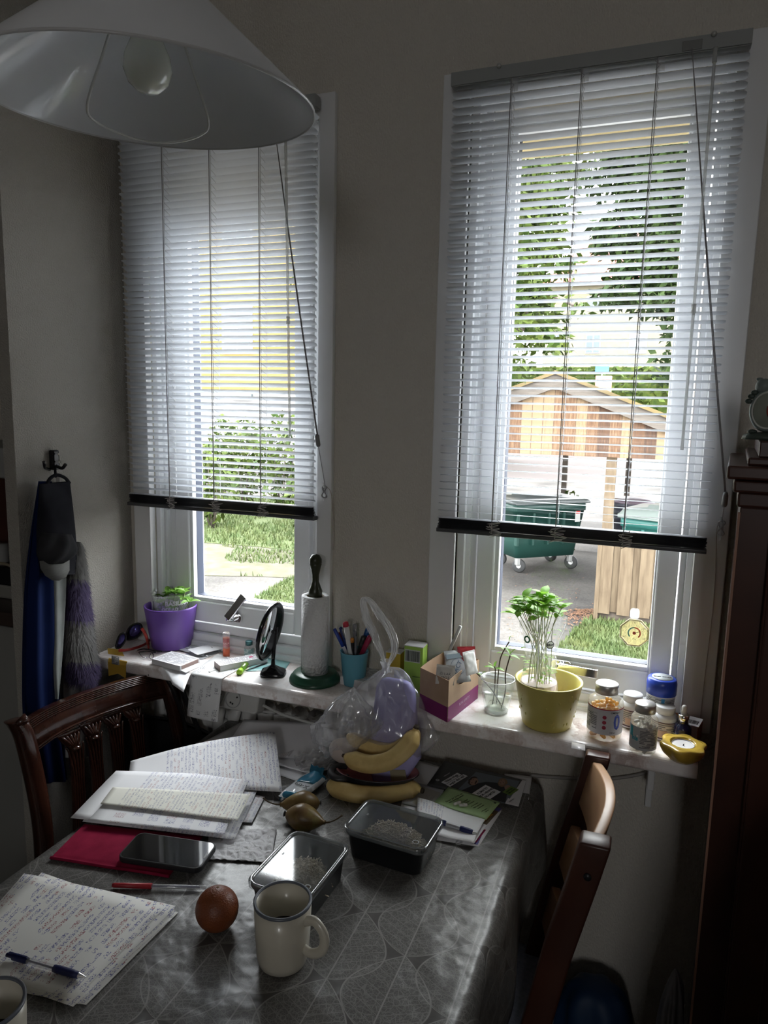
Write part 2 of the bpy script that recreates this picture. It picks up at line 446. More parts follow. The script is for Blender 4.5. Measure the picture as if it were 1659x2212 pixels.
def blind(x0, x1, tilt, label, cords, cordx, wandx, wand_px, tassel_px, cleat_px, zb=1.297):
    cx_ = (x0 + x1) / 2; wd = x1 - x0; y0 = 1.520
    t = thing('venetian_blind', label, 'blind', (cx_, y0, 2.222), group='white venetian blinds on the two windows')
    T = Matrix.Translation(-Vector(t.location))
    b = MB(); b.bb(x0, x1, y0 - .0125, y0 + .0125, 2.222, 2.2475, T); b.bb(x0 + .003, x1 - .003, y0 - .0095, y0 + .0095, 2.2205, 2.2225, T)
    obj('headrail', b, M_rail, t, bevel=.0015)
    for sx in (.18, .885):
        b = MB(); b.ball((x0 + wd * sx, y0 - .0145, 2.2455), .005, 12, T); obj('rail_screw', b, mat('screw_grey', (.5, .5, .48), .35, metal=.6), t)
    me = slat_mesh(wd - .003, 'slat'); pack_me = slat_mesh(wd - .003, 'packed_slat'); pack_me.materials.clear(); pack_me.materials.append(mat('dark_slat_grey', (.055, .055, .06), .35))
    n = 55; ztop = 2.206; zbot = 1.342
    for i in range(n):
        z_ = ztop - (ztop - zbot) * i / (n - 1)
        s = bpy.data.objects.new('slat', me); COL.objects.link(s); s.parent = t
        s.location = (rnd.uniform(-.0012, .0012), 0, z_ - 2.222)
        s.rotation_euler = (-math.radians(tilt(z_) + rnd.uniform(-.8, .8)), rnd.uniform(-.0006, .0006), 0)
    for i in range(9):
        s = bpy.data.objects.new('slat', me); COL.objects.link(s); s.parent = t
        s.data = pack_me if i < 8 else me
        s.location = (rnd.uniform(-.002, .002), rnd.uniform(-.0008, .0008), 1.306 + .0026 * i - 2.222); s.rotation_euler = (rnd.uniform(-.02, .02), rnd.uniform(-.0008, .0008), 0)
    b = MB(); b.prism(rrect(.026, .009, .003, 3), x0, x1, T @ Matrix.Translation((0, y0, 1.2995)) @ Matrix(((0, 0, 1, 0), (1, 0, 0, 0), (0, 1, 0, 0), (0, 0, 0, 1))))
    obj('bottom_rail', b, mat('rail_dark_grey', (.07, .07, .075), .3), t)
    for fx in cords:      # ladders: front, back and rungs in one part each
        b = MB(); X_ = x0 + wd * fx
        for yy in (-.0135, .0135):
            b.tube([(X_ + .001 * math.sin(k), y0 + yy, 2.22 - k * (2.22 - 1.33) / 12) for k in range(13)], .0006, 5, T)
        for i in range(n):
            z_ = ztop - (ztop - zbot) * i / (n - 1); a = math.radians(tilt(z_))
            b.tube([(X_, y0 - .0135 * math.cos(a), z_ + .0135 * math.sin(a) - .001), (X_ + .003, y0, z_ - .003), (X_, y0 + .0135 * math.cos(a), z_ - .0135 * math.sin(a) - .001)], .00045, 4, T, cap=False)
        obj('ladder_cord', b, mat('ladder_cord', (.55, .53, .52), .7), t)
        b = MB(); b.tube([(X_ - .002, y0 - .0145, 2.22), (X_ - .003, y0 - .0145, 1.75), (X_ - .002, y0 - .0145, 1.30)], .0009, 6, T); obj('lift_cord', b, M_cord, t)
        # loops of slack ladder in front of the pack
        b = MB(); rr_ = random.Random(int(fx * 100)); pts = []
        for k in range(22):
            pts.append((X_ + .004 + .022 * math.sin(k * 2.3 + fx) * rr_.uniform(.4, 1), y0 - .0150 - .002 * rr_.random(), 1.328 - .033 * (k / 21) + .004 * math.cos(k * 1.9)))
        b.tube(smoothpts(pts, 4), .0006, 5, T); obj('slack_cord', b, mat('ladder_cord', (.55, .53, .52), .7), t)
        b = MB(); b.bb(X_ - .001, X_ + .012, y0 - .0145, y0 - .0135, 2.195, 2.219, T); b.tube([(X_ - .006, y0 - .015, 2.214), (X_ + .004, y0 - .015, 2.206), (X_ - .004, y0 - .015, 2.198)], .0008, 5, T)
        obj('cord_clip', b, M_clear, t)
    # pull cord from the rail to the tassel and cleat
    c0 = Vector((cordx, y0 - .014, 2.226)); c1 = Vector(tassel_px); c2 = Vector(cleat_px)
    b = MB(); b.bb(cordx - .017, cordx + .017, y0 - .0145, y0 - .012, 2.224, 2.241, T); obj('cord_lock', b, mat('lock_grey', (.2, .2, .19), .4), t, bevel=.001)
    b = MB()
    for o_ in (-.0010, .0010):
        b.tube(smoothpts([c0, c0.lerp(c1, .5) + Vector((o_, -.001, -.003)), c1 + Vector((o_, 0, .01))], 6), .0010, 6, T)
    obj('pull_cord', b, M_cord, t)
    d = (c2 - c1).normalized()
    b = MB(); b.tube([c1 + Vector((0, 0, .014)), c1 - d * .010, c1 + d * .010, c1 + d * .014], [.004, .0052, .0055, .004], 14, T); obj('tassel', b, mat('tassel_grey', (.25, .25, .26), .35), t)
    b = MB(); b.tube([c1 + d * .012, c2 + Vector((0, .001, .012))], .0008, 5, T); obj('pull_cord', b, M_cord, t)
    # cleat with the cord wound in a figure of eight
    b = MB(); b.tube([c2 + Vector((-.002, -.008, .022)), c2 + Vector((0, -.002, .010)), c2 + Vector((0, -.002, -.010)), c2 + Vector((-.001, -.008, -.024))], [.0015, .0035, .0035, .0015], 8, T)
    b.bb(c2.x - .004, c2.x + .004, c2.y - .001, 1.546, c2.z - .012, c2.z + .012, T); obj('cord_cleat', b, M_clear, t)
    b = MB(); pts = []
    for k in range(34):
        a = k / 33 * 2 * PI * 3; pts.append((c2.x + .0062 * math.sin(2 * a) * (1 + .1 * math.sin(k)), c2.y - .0035 - .0015 * math.sin(k * .7), c2.z + .0145 * math.sin(a + .1)))
    b.tube(smoothpts(pts, 3), .0008, 5, T); obj('wound_cord', b, M_cord, t)
    # tilt wand
    wb_ = Vector(wand_px); wt = Vector((wandx, y0 - .016, 2.222)); b = MB(); mid = wt.lerp(wb_, .62)
    b.tube([wt, wt.lerp(wb_, .035)], .0042, 10, T); b.tube([wt.lerp(wb_, .03), wb_], .0032, 6, T); b.tube([mid, mid.lerp(wb_, .06)], .0045, 10, T)
    obj('tilt_wand', b, film('wand_plastic', (.97, .97, .95), .62, 2, .04, (.8, .8, .8), 1.45), t)
    return t, T
tR = lambda z: 9.0
tL = lambda z: 22.0
blL, TLm = blind(-1.302, -.752, tL, 'white venetian blind on the left window, partly hidden by the pendant lamp', (.255, .5, .745), Yp(598, 312, 1.506).x - .012, Yp(616, 300, 1.504).x + .0,
     Yp(626, 943, 1.500), Yp(686, 952, 1.515), Yp(702, 1062, 1.538))
blR, TRm = blind(-.4445, .1095, tR, 'white venetian blind on the right window with its whole grey headrail in view', (.23, .475, .72), Yp(1495, 103, 1.506).x, Yp(1546, 100, 1.504).x,
     Yp(1473, 972, 1.500), Yp(1566, 1080, 1.515), Yp(1558, 1140, 1.538))
def hang(t, T, px):
    b = MB(); b.tube(smoothpts([Yp(a, c_, 1.542) for a, c_ in px], 6), .0009, 5, T); obj('loose_cord', b, mat('loose_cord', (.42, .36, .33), .7), t)
hang(blL, TLm, [(706, 1052), (714, 1062), (718, 1090), (720, 1150), (719, 1188)])
hang(blR, TRm, [(1554, 1128), (1548, 1150), (1545, 1250), (1536, 1350), (1524, 1450), (1512, 1560), (1508, 1590)])
# ================================================================ OUTDOORS
def gp(px, py, z=GZ): return Zp(px, py, z)
M_asph = mat('asphalt', (.16, .15, .145), .95, spec=.1); E.nt = M_asph.node_tree
v = objco(); a1 = ramp(nois(v, .7, 4), [(.35, (.046, .043, .041)), (.65, (.105, .097, .089))])
a2 = ramp(nois(v, 38, 6, .75), [(.38, (.35, .35, .35)), (.6, (1, 1, 1))])
mm = E.nt.nodes.new('ShaderNodeMix'); mm.data_type = 'RGBA'; mm.blend_type = 'MULTIPLY'; mm.inputs[0].default_value = .6
E.nt.links.new(a1.v, mm.inputs[6]); E.nt.links.new(a2.v, mm.inputs[7]); setc(M_asph, E(mm.outputs[2]))
M_grassb = noisy('grass_base', (0.0270, 0.0420, 0.0096), (0.0540, 0.0630, 0.0198), 6, .95)
M_grass = noisy('grass_blades', (0.0330, 0.0600, 0.0108), (0.0750, 0.0900, 0.0270), 3, .7)
M_moss = noisy('mossy_gravel', (0.0320, 0.0307, 0.0102), (0.0544, 0.0499, 0.0352), 5, .95, detail=8)
struct('floor_yard', MB().grid(lambda a, c_: (-70 + 140 * a, 1.9 + 110 * c_, GZ), 2, 2), M_asph)
def lawn(px, name, label, dens, h=.05, mb_=M_grassb, z0=.012, wild=0):
    pts = [gp(*p) for p in px]; b = MB(); n = len(pts)
    b.prism([(p.x, p.y) for p in pts], GZ + .001, GZ + z0)
    o = struct(name, b, mb_)
    xs_ = [p.x for p in pts]; ys_ = [p.y for p in pts]
    def inside(x_, y_):
        c_ = False; j = n - 1
        for i in range(n):
            if (pts[i].y > y_) != (pts[j].y > y_) and x_ < (pts[j].x - pts[i].x) * (y_ - pts[i].y) / (pts[j].y - pts[i].y) + pts[i].x: c_ = not c_
            j = i
        return c_
    g = MB(); rr_ = random.Random(len(px) * 7 + int(dens)); k = 0; tries = 0
    while k < dens and tries < dens * 6:
        tries += 1
        x_ = rr_.uniform(min(xs_), max(xs_)); y_ = rr_.uniform(min(ys_), max(ys_))
        if not inside(x_, y_): continue
        if wild and noise.noise(Vector((x_ * .9, y_ * .9, 3))) < wild - .5: continue
        k += 1; a = rr_.uniform(0, PI); hh = h * rr_.uniform(.5, 1.5); w_ = .007 * (1 + y_ / 14); dx, dy = math.cos(a) * w_, math.sin(a) * w_
        lx, ly = rr_.uniform(-.5, .5) * hh, rr_.uniform(-.5, .5) * hh; q = GZ + z0
        g.add([(x_ - dx, y_ - dy, q), (x_ + dx, y_ + dy, q), (x_ + lx, y_ + ly, q + hh)], [(0, 1, 2)])
    o2 = obj('grass', g, M_grass); tag(o2, label, 'grass', kind='stuff')
lawn([(1205, 1400), (1232, 1372), (1262, 1345), (1300, 1326), (1345, 1324), (1450, 1336), (1520, 1345), (1520, 1500), (1180, 1500)], 'floor_lawn', 'bright green grass patch below the wooden fence, seen through the right window', 9000, .05)
lawn([(530, 1305), (575, 1278), (610, 1258), (650, 1244), (720, 1230), (800, 1240), (800, 1400), (560, 1400)], 'floor_lawn', 'green grass patch at the lower right of the left window view', 5000, .05)
lawn([(300, 1160), (430, 1172), (560, 1182), (680, 1196), (760, 1200), (760, 1075), (560, 1078), (430, 1070), (300, 1060)], 'floor_lawn', 'wide green lawn in front of the shrubs, seen through the left window', 14000, .08, wild=.12)
lawn([(300, 1240), (430, 1244), (560, 1246), (690, 1252), (760, 1240), (760, 1202), (560, 1184), (430, 1174), (300, 1162)], 'floor_moss', 'sparse mossy strip between the far lawn and the gravel', 1500, .06, mb_=M_moss, z0=.008, wild=.5)

def leafcloud(b, c, r, n, size, rr_, droop=.3):
    for _ in range(n):
        while True:
            p = Vector((rr_.uniform(-1, 1), rr_.uniform(-1, 1), rr_.uniform(-1, 1)))
            if .25 < p.length < 1: break
        p = Vector((c[0] + p.x * r[0], c[1] + p.y * r[1], c[2] + p.z * r[2]))
        s = size * rr_.uniform(.6, 1.3)
        d = Vector((rr_.uniform(-1, 1), rr_.uniform(-1, 1), rr_.uniform(-1, .6) - droop)).normalized()
        u = d.cross(Vector((rr_.uniform(-1, 1), rr_.uniform(-1, 1), rr_.uniform(-1, 1)))).normalized() * s * .24
        b.add([p, p + d * s * .45 + u, p + d * s, p + d * s * .45 - u], [(0, 1, 2, 3)])
def leafmat(name, a, c_):
    m = noisy(name, a, c_, 4, .7, detail=1); m.node_tree.nodes['Principled BSDF'].inputs['Specular IOR Level'].default_value = .15
    return m
M_leafA = leafmat('tree_leaf', (0.0085, 0.0191, 0.0043), (0.0255, 0.0425, 0.0093))
M_leafB = leafmat('tree_leaf_light', (0.0180, 0.0383, 0.0054), (0.0585, 0.0765, 0.0135))
M_bark = noisy('bark', (.07, .055, .045), (.14, .11, .09), 20, .9)
def tree(px, Y_, clumps, lm, label, size, rr_, group=None):
    base = gp(px, 1200); g = Yp(px, 1000, Y_); g.z = GZ
    t = thing('tree', label, 'tree', g, group=group); T = Matrix.Translation(-Vector(g))
    b = MB(); leaves = MB(); top = Vector((g.x, g.y, 3.5))
    b.tube([g, Vector((g.x + .05, g.y, 1.2)), top, Vector((g.x, g.y, 6.0))], [.11, .09, .07, .04], 10, T)
    for (cx_, cy_, dY, rx_, rz_, n_) in clumps:
        c = Yp(cx_, cy_, Y_ + dY); k = (Y_ + dY) / 1533 * 1.05
        leafcloud(leaves, T @ c, (rx_ * k, .55 + rx_ * k * .4, rz_ * k), int(n_ * 1.7), size * .85, rr_)
        b.tube(smoothpts([Vector((g.x, g.y, min(5.2, max(1.8, c.z - .4)))), Vector((g.x, g.y, c.z)).lerp(c, .5) + Vector((0, 0, .1)), c], 4), [.045] * 3 + [.03] * 3 + [.012] * 3, 6, T)
    obj('trunk', b, M_bark, t); o = obj('foliage', leaves, lm, t)
rr_ = random.Random(5)
tree(1600, 14.8, [(1480, 350, 0, 70, 60, 520), (1400, 330, .5, 80, 50, 460), (1440, 420, .2, 90, 60, 700), (1390, 500, .3, 90, 50, 560), (1470, 560, 0, 70, 60, 560), (1400, 590, .2, 80, 34, 420),
     (1360, 350, .6, 80, 40, 300), (1330, 640, .2, 50, 18, 110), (1430, 650, 0, 60, 26, 220), (1460, 700, 0, 26, 34, 70), (1440, 775, 0, 30, 14, 36), (1450, 810, 0, 26, 12, 40), (1330, 510, .4, 50, 40, 200), (1420, 250, .3, 130, 50, 600), (1300, 390, .7, 60, 30, 110)],
     M_leafA, 'big dark leafy tree filling the upper right of the right window view', .24, rr_)
tree(1030, 6.6, [(1140, 400, 0, 60, 60, 420), (1150, 500, .2, 60, 60, 420), (1130, 590, 0, 50, 50, 330), (1180, 440, .3, 60, 40, 240), (1150, 650, .1, 44, 36, 240), (1140, 720, 0, 40, 30, 130), (1195, 735, .2, 34, 26, 80), (1120, 790, 0, 20, 22, 70), (1210, 560, .3, 34, 30, 90), (1170, 350, .3, 70, 26, 200), (1160, 690, 0, 60, 16, 70), (1240, 660, .2, 30, 20, 22), (1230, 330, .5, 60, 20, 90)],
     M_leafB, 'light green leafy tree at the left edge of the right window view', .115, rr_)
tree(760, 13, [(680, 560, 0, 30, 90, 260), (650, 600, .3, 20, 50, 90), (660, 460, 0, 40, 40, 160)], M_leafB, 'leafy tree in front of the yellow house, seen through the left window', .16, rr_)

# bushes and hedges
def bush(name, px, Y_, n, size, lm, label, cat='shrub', spread=1.0, group=None):
    c = Yp(px[0], px[1], Y_); k = Y_ / 1533
    t = thing(name, label, cat, (c.x, c.y, GZ), group=group); T = Matrix.Translation((-c.x, -c.y, -GZ))
    L = MB(); S = MB(); rx_ = px[2] * k; zt = Yp(px[0], px[1] - px[3], Y_).z; hh = zt - GZ
    leafcloud(L, (0, 0, hh * .55), (rx_, .5 * spread, hh * .48), n, size, rr_)
    for i in range(7):
        a = i / 7 * 2 * PI; S.tube([(0.05 * math.cos(a), .05 * math.sin(a), 0), (rx_ * .6 * math.cos(a), .3 * spread * math.sin(a), hh * .75)], [.015 if cat == 'shrub' else .004, .003], 5)
    obj('foliage', L, lm, t); obj('stem', S, M_bark, t)
gS = 'low shrubs at the edge of the far lawn'
for i, (px_, py_, w_, h_, n_, Y_) in enumerate([(455, 1010, 40, 60, 520, 11.2), (530, 965, 60, 62, 800, 13.5), (610, 960, 60, 70, 800, 13.2), (680, 975, 50, 64, 600, 12.8), (480, 945, 40, 50, 400, 15.2), (660, 1030, 40, 24, 260, 11.2)]):
    bush('shrub', (px_, py_, w_, h_), Y_, n_, .17, M_leafB, ['broad leafy shrub nearest the left side of the lawn', 'leafy shrub in the middle of the row below the yellow house', 'full leafy shrub right of the middle of the row below the yellow house', 'leafy shrub at the right end of the row, behind the blind cord',
         'far shrub beside the pale wall at the left of the row', 'small low shrub in front of the right end of the row'][i], group=gS)
bush('weed', (1234, 1090, 16, 32), 11.6, 150, .10, M_leafB, 'small green weed growing beside the dark shelter post', 'weed', .2)
# far hedge
c0 = Yp(1060, 830, 45); c1 = Yp(1520, 830, 45); zt = Yp(1280, 790, 45).z
b = MB(); rr2 = random.Random(3)
for i in range(2600):
    x_ = rr2.uniform(c0.x, c1.x); z_ = rr2.uniform(GZ, zt); leafcloud(b, (x_ - c0.x, rr2.uniform(-.6, .3), z_ - GZ), (.05, .05, .05), 1, .5, rr2)
b.bb(0, c1.x - c0.x, -.2, .2, 0, zt - GZ - .1)
o = obj('hedge', b, M_leafB, loc=(c0.x, 45, GZ)); tag(o, 'long low clipped hedge in front of the cream house', 'hedge')

# ---- houses
M_cream = noisy('cream_plaster', (0.1555, 0.1440, 0.0950), (0.1786, 0.1642, 0.1152), 2, .9)
M_yellow = noisy('yellow_plaster', (0.1350, 0.0928, 0.0253), (0.1575, 0.1125, 0.0338), 2, .9)
M_tile = mat('red_roof_tile', (.3, .1, .06), .8); E.nt = M_tile.node_tree; x, y, z = xyz(M_tile)
st = (x * 4.0).fr(); setc(M_tile, mixc(st.lt(.25), (.22, .07, .05), (.15, .04, .03)))
M_pane = mat('house_window_glass', (.10, .12, .13), .1)
M_base = mat('house_base', (.18, .175, .17), .9)
def house(Y_, pl, pr, z_eave_px, z_base, wallm, label, wins, roof_h, depth=9, roofm=M_tile, xr=0):
    a = Yp(pl, 700, Y_).x; c_ = Yp(pr, 700, Y_).x; ze = Yp((pl + pr) / 2, z_eave_px, Y_).z
    t = thing('house', label, 'house', (a, Y_, GZ)); T = Matrix.Translation((-a, -Y_, -GZ))
    obj('wall', MB().bb(a, c_, Y_, Y_ + depth, GZ, ze, T), wallm, t)
    obj('foundation', MB().bb(a - .03, c_ + .03, Y_ - .05, Y_ + .3, GZ, z_base, T), M_base, t)
    b = MB(); e = .5
    b.add([(a - e, Y_ - e, ze - .1), (c_ + e, Y_ - e, ze - .1), (c_ + e, Y_ + depth / 2, ze + roof_h), (a - e + xr, Y_ + depth / 2, ze + roof_h), (a - e, Y_ + depth + e, ze - .1), (c_ + e, Y_ + depth + e, ze - .1)],
          [(0, 1, 2, 3), (3, 2, 5, 4), (0, 3, 4), (1, 5, 2), (0, 4, 5, 1)], T, smooth=False)
    obj('roof', b, roofm, t)
    obj('gutter', MB().bb(a - e, c_ + e, Y_ - e - .12, Y_ - e, ze - .16, ze + .0, T), mat('gutter', (.5, .42, .25), .6), t)
    for (x0, y0, x1, y1) in wins:
        p = Yp(x0, y0, Y_); q = Yp(x1, y1, Y_); b = MB()
        w = obj('window', MB().bb(p.x, q.x, Y_ - .04, Y_ + .02, q.z, p.z, T), mat('house_window_white', (.34, .35, .35), .6), t)
        m_ = .07 * (q.x - p.x); mid = (p.x + q.x) / 2
        for u0, u1 in ((p.x + m_, mid - m_ / 2), (mid + m_ / 2, q.x - m_)):
            obj('pane', MB().bb(u0, u1, Y_ - .05, Y_ - .035, q.z + m_, p.z - m_, T), M_pane, w)
house(56, 1176, 1620, 606, GZ + .5, M_cream, 'cream house with a red tiled roof behind the right window trees', [(1268, 640, 1298, 672), (1266, 722, 1296, 764), (1360, 722, 1396, 764), (1266 + 170, 640, 1466, 672), (1140 + 50, 722, 1214, 764)], 5.0, xr=4)
house(24, 280, 1000, 330, Yp(560, 850, 24).z, M_yellow, 'yellow house with a pale base seen through the left window', [(480, 660, 546, 762), (312, 660, 380, 762), (640, 420, 700, 520), (480, 420, 546, 520)], 3.0)
# cellar window recess and pale garden wall by the yellow house
Y_ = 23.4; p = Yp(500, 842, 23.9); q = Yp(545, 862, 23.9)
o = obj('cellar_window', MB().bb(p.x, q.x, 23.82, 23.92, q.z, p.z), M_pane); tag(o, 'dark low cellar window in the pale base of the yellow house', 'window')
p = Yp(300, 862, 18); q = Yp(474, 960, 18)
o = obj('garden_wall', MB().bb(p.x, q.x, 18, 18.25, GZ, p.z), mat('pale_wall', (.26, .25, .245), .9)); tag(o, 'pale low garden wall left of the shrubs', 'wall')
# kerb and pavement beyond the yard
o = struct('floor_pavement', MB().bb(-20, 20, 24, 45, GZ, GZ + .03), mat('pavement', (.062, .054, .052), .95, spec=.1))

# ---- carport shelter (gable roof on posts)
M_oldwood = noisy('weathered_board', (0.0660, 0.0540, 0.0450), (0.1080, 0.0930, 0.0780), 6, .85, stretch=(1, 1, 8))
M_boards = mat('vertical_boards', (.3, .2, .12), .8); E.nt = M_boards.node_tree; x, y, z = xyz(M_boards)
cell = (x * 8.0).fl(); f_ = (x * 8.0).fr()
rn = nois(vec(cell * 3.7, 0.0, 0.0), 1.3, 0); gr = nois(vec(x * 14, y, z * 1.2), 5, 5, .6)
cB = ramp(rn * 1.5 + gr * .5 - .48, [(.30, (.035, .016, .008)), (.46, (.085, .042, .02)), (.62, (.17, .115, .065))])
setc(M_boards, mixc((f_ - .5).ab().gt(.47), cB, (.06, .035, .02)))
bumpv = (f_ - .5).ab().gt(.47) * -1.0; bump(M_boards, bumpv, .5, .01)
GY = 8.4
A = Yp(1201, 806, GY); Rr = Yp(1438, 900, GY); zb = Yp(1265, 986, GY).z
sl = (A.z - Rr.z) / (Rr.x - A.x); HW = 2.2
t = thing('carport', 'open wooden carport with a boarded gable and moss-grown roof, seen through the right window', 'carport', (A.x, GY, GZ)); T = Matrix.Translation((-A.x, -GY, -GZ))
dl = .17
gb = MB(); gb.add([(A.x - HW, GY + .03, zb), (A.x + HW, GY + .03, zb), (A.x + HW, GY + .03, A.z - dl - sl * HW + .1), (A.x, GY + .03, A.z - dl + .1), (A.x - HW, GY + .03, A.z - dl - sl * HW + .1)] +
       [(A.x - HW, GY + .06, zb), (A.x + HW, GY + .06, zb), (A.x + HW, GY + .06, A.z - dl - sl * HW + .1), (A.x, GY + .06, A.z - dl + .1), (A.x - HW, GY + .06, A.z - dl - sl * HW + .1)],
       [(0, 1, 2, 3, 4), (9, 8, 7, 6, 5), (0, 5, 6, 1), (1, 6, 7, 2), (2, 7, 8, 3), (3, 8, 9, 4), (4, 9, 5, 0)], T, smooth=False)
obj('gable_boarding', gb, M_boards, t)
for s in (-1, 1):
    b = MB(); b.add([(A.x, GY - .02, A.z), (A.x + s * HW, GY - .02, A.z - sl * HW), (A.x + s * HW, GY - .02, A.z - sl * HW - dl), (A.x, GY - .02, A.z - dl),
                     (A.x, GY + .02, A.z), (A.x + s * HW, GY + .02, A.z - sl * HW), (A.x + s * HW, GY + .02, A.z - sl * HW - dl), (A.x, GY + .02, A.z - dl)],
                    [(0, 1, 2, 3), (7, 6, 5, 4), (0, 4, 5, 1), (1, 5, 6, 2), (2, 6, 7, 3), (3, 7, 4, 0)], T, smooth=False)
    obj('barge_board', b, M_oldwood, t)
    b = MB(); b.add([(A.x, GY - .05, A.z + .01), (A.x + s * (HW + .1), GY - .05, A.z + .01 - sl * (HW + .1)), (A.x + s * (HW + .1), GY + 4.5, A.z + .01 - sl * (HW + .1)), (A.x, GY + 4.5, A.z + .01)], [(0, 1, 2, 3)], T, smooth=False)
    obj('roof_slope', b, noisy('mossy_felt', (.07, .055, .03), (.14, .10, .04), 3, .95, detail=6), t, solid=.04)
M_darkwood = noisy('dark_post', (.045, .035, .028), (.09, .07, .055), 10, .8)
M_paleboard = noisy('pale_timber', (0.0691, 0.0461, 0.0259), (0.1210, 0.0893, 0.0547), 5, .8, stretch=(6, 6, .8))
for px_, Yq, w_, m_ in ((1219, 12.3, .085, M_darkwood), (1356, 12.3, .085, M_darkwood)):
    p = Yp(px_, 1040, Yq); obj('post', MB().bb(p.x - w_ / 2, p.x + w_ / 2, Yq - w_ / 2, Yq + w_ / 2, GZ, zb + .3, T), m_, t)
p = Yp(1317, 1060, GY + .1); obj('post', MB().bb(p.x - .055, p.x + .055, GY + .07, GY + .18, GZ, zb + .1, T), M_paleboard, t, label='pale new timber post')
p0 = Yp(1219, 1165, 12.3); obj('cross_rail', MB().bb(p0.x, p0.x + 4, 12.25, 12.32, GZ + .12, GZ + .22, T), M_darkwood, t)
# wooden fence panel in front
FY = 8.12; p = Yp(1294, 1250, FY); q = Yp(1500, 1250, FY); zt = Yp(1350, 1148, FY).z
t = thing('fence_panel', 'pale timber fence panel of upright battens on the grass edge', 'fence', (p.x, FY, GZ)); T = Matrix.Translation((-p.x, -FY, -GZ))
b = MB(); x_ = p.x; k = 0
while x_ < q.x:
    w_ = .135; dy = 0 if k % 2 == 0 else .03
    b.bb(x_, x_ + (w_ if k % 2 == 0 else .085), FY - .02 + dy, FY + dy, GZ + .10 + (0.02 if k % 2 else 0), zt, T); x_ += (w_ if k % 2 == 0 else .075); k += 1
obj('boards', b, M_paleboard, t, bevel=.003)
obj('corner_post', MB().bb(p.x - .035, p.x + .01, FY - .03, FY + .05, GZ, zt, T), M_paleboard, t)
obj('top_rail', MB().bb(p.x, q.x, FY + .04, FY + .09, zt - .15, zt - .05, T), M_paleboard, t)
obj('bottom_board', MB().bb(p.x, q.x, FY + .03, FY + .05, GZ, GZ + .14, T), M_darkwood, t)

# fallen leaves on the asphalt by the fence
b = MB(); rrl = random.Random(6); c0 = gp(1270, 1325)
for _ in range(900):
    q = gp(rrl.gauss(1262, 26), 1318 + abs(rrl.gauss(0, 14))) if rrl.random() < .8 else gp(rrl.uniform(1090, 1290), rrl.uniform(1240, 1400))
    a = rrl.uniform(0, 6.28); s_ = rrl.uniform(.010, .024); q = q + Vector((0, 0, .016)); d = Vector((math.cos(a), math.sin(a), rrl.uniform(-.3, .5))) * s_; e = Vector((-math.sin(a), math.cos(a), 0)) * s_ * .45
    b.add([q - c0 - d, q - c0 + e, q - c0 + d, q - c0 - e], [(0, 1, 2, 3)])
o = obj('fallen_leaves', b, noisy('dry_leaf', (.075, .03, .015), (.13, .07, .035), 9, .9), loc=c0); tag(o, 'scattered orange brown dry leaves on the asphalt beside the fence', 'leaves', kind='stuff')
# ---- waste containers
M_green = mat('green_plastic', (.010, .042, .034), .45)
M_lid = mat('grey_green_lid', (.085, .095, .095), .4)
M_rubber = mat('rubber', (.02, .02, .02), .7)
M_steel = mat('galvanised_steel', (.45, .45, .44), .4, metal=.8)
def container(loc, rz, label, W_=1.25, D_=.78, H_=1.02, body=M_green, lid=M_lid, sticker=True, dome=0):
    t = thing('waste_container', label, 'waste container', loc, rz, group='wheeled waste containers in the yard'); z0 = .22
    b = MB(); loft(b, [[(x_ * k, y_ * k, zz) for x_, y_ in rrect(W_, D_, .06)] for k, zz in ((.80, z0), (.86, z0 + .25), (.97, H_ - .12), (1.0, H_ - .12), (1.0, H_))])
    obj('body', b, body, t)
    b = MB()
    for i in range(5): b.bb(-W_ / 2 * .9 + i * W_ * .205, -W_ / 2 * .9 + i * W_ * .205 + .035, -D_ / 2 - .008, -D_ / 2 + .06, z0 + .2, H_ - .14)
    obj('rib', b, body, t)
    b = MB()
    loft(b, [[(x_ * k, y_ * k, zz) for x_, y_ in rrect(W_ + .06, D_ + .06, .06)] for k, zz in ((1, H_), (1.01, H_ + .03), (.97, H_ + .05), (.9, H_ + .055 + dome), (.5, H_ + .06 + dome * 1.3), (.48, H_ + .09 + dome * 1.3))])
    obj('lid', b, lid, t)
    obj('lid_handle', MB().tube([(-W_ / 2, -D_ / 2 - .05, H_ + .01), (W_ / 2, -D_ / 2 - .05, H_ + .01)], .015, 8), lid, t)
    for sx in (-1, 1):
        for sy in (-1, 1):
            x_, y_ = sx * W_ * .36, sy * D_ * .34
            w = obj('wheel', MB().lathe([(.03, -.022), (.085, -.025), (.1, -.015), (.1, .015), (.085, .025), (.03, .022), (.03, -.022)], 24, TR(x_ + .03, y_, .1, ry=PI / 2, rz=.6)), M_rubber, t)
            obj('hub', MB().lathe([(.0001, -.012), (.03, -.024), (.045, -.02), (.075, -.016), (.075, .016), (.045, .02), (.0001, .024)], 12, TR(x_ + .03, y_, .1, ry=PI / 2, rz=.6)), M_steel, w)
            obj('fork', MB().box((x_, y_, .17), (.06, .07, .12)), M_steel, t, bevel=.01)
    if sticker:
        obj('sticker', MB().box((W_ * .36, -D_ / 2 - .012, H_ * .8), (.085, .004, .16)), mat('sticker_white', (.6, .6, .58), .5), t)
        obj('sticker_band', MB().box((W_ * .36, -D_ / 2 - .016, H_ * .8 + .06), (.07, .003, .04)), mat('sticker_red', (.55, .06, .06), .5), t)
    return t
p = gp(1118, 1238)
r45 = math.radians(42)
c = Vector((p.x, p.y, GZ)) + Vector((math.cos(r45) * .46 - math.sin(r45) * .30, math.sin(r45) * .46 + math.cos(r45) * .30, 0))
container(c, r45, 'dark green wheeled waste container with a grey lid, left in the right window view')
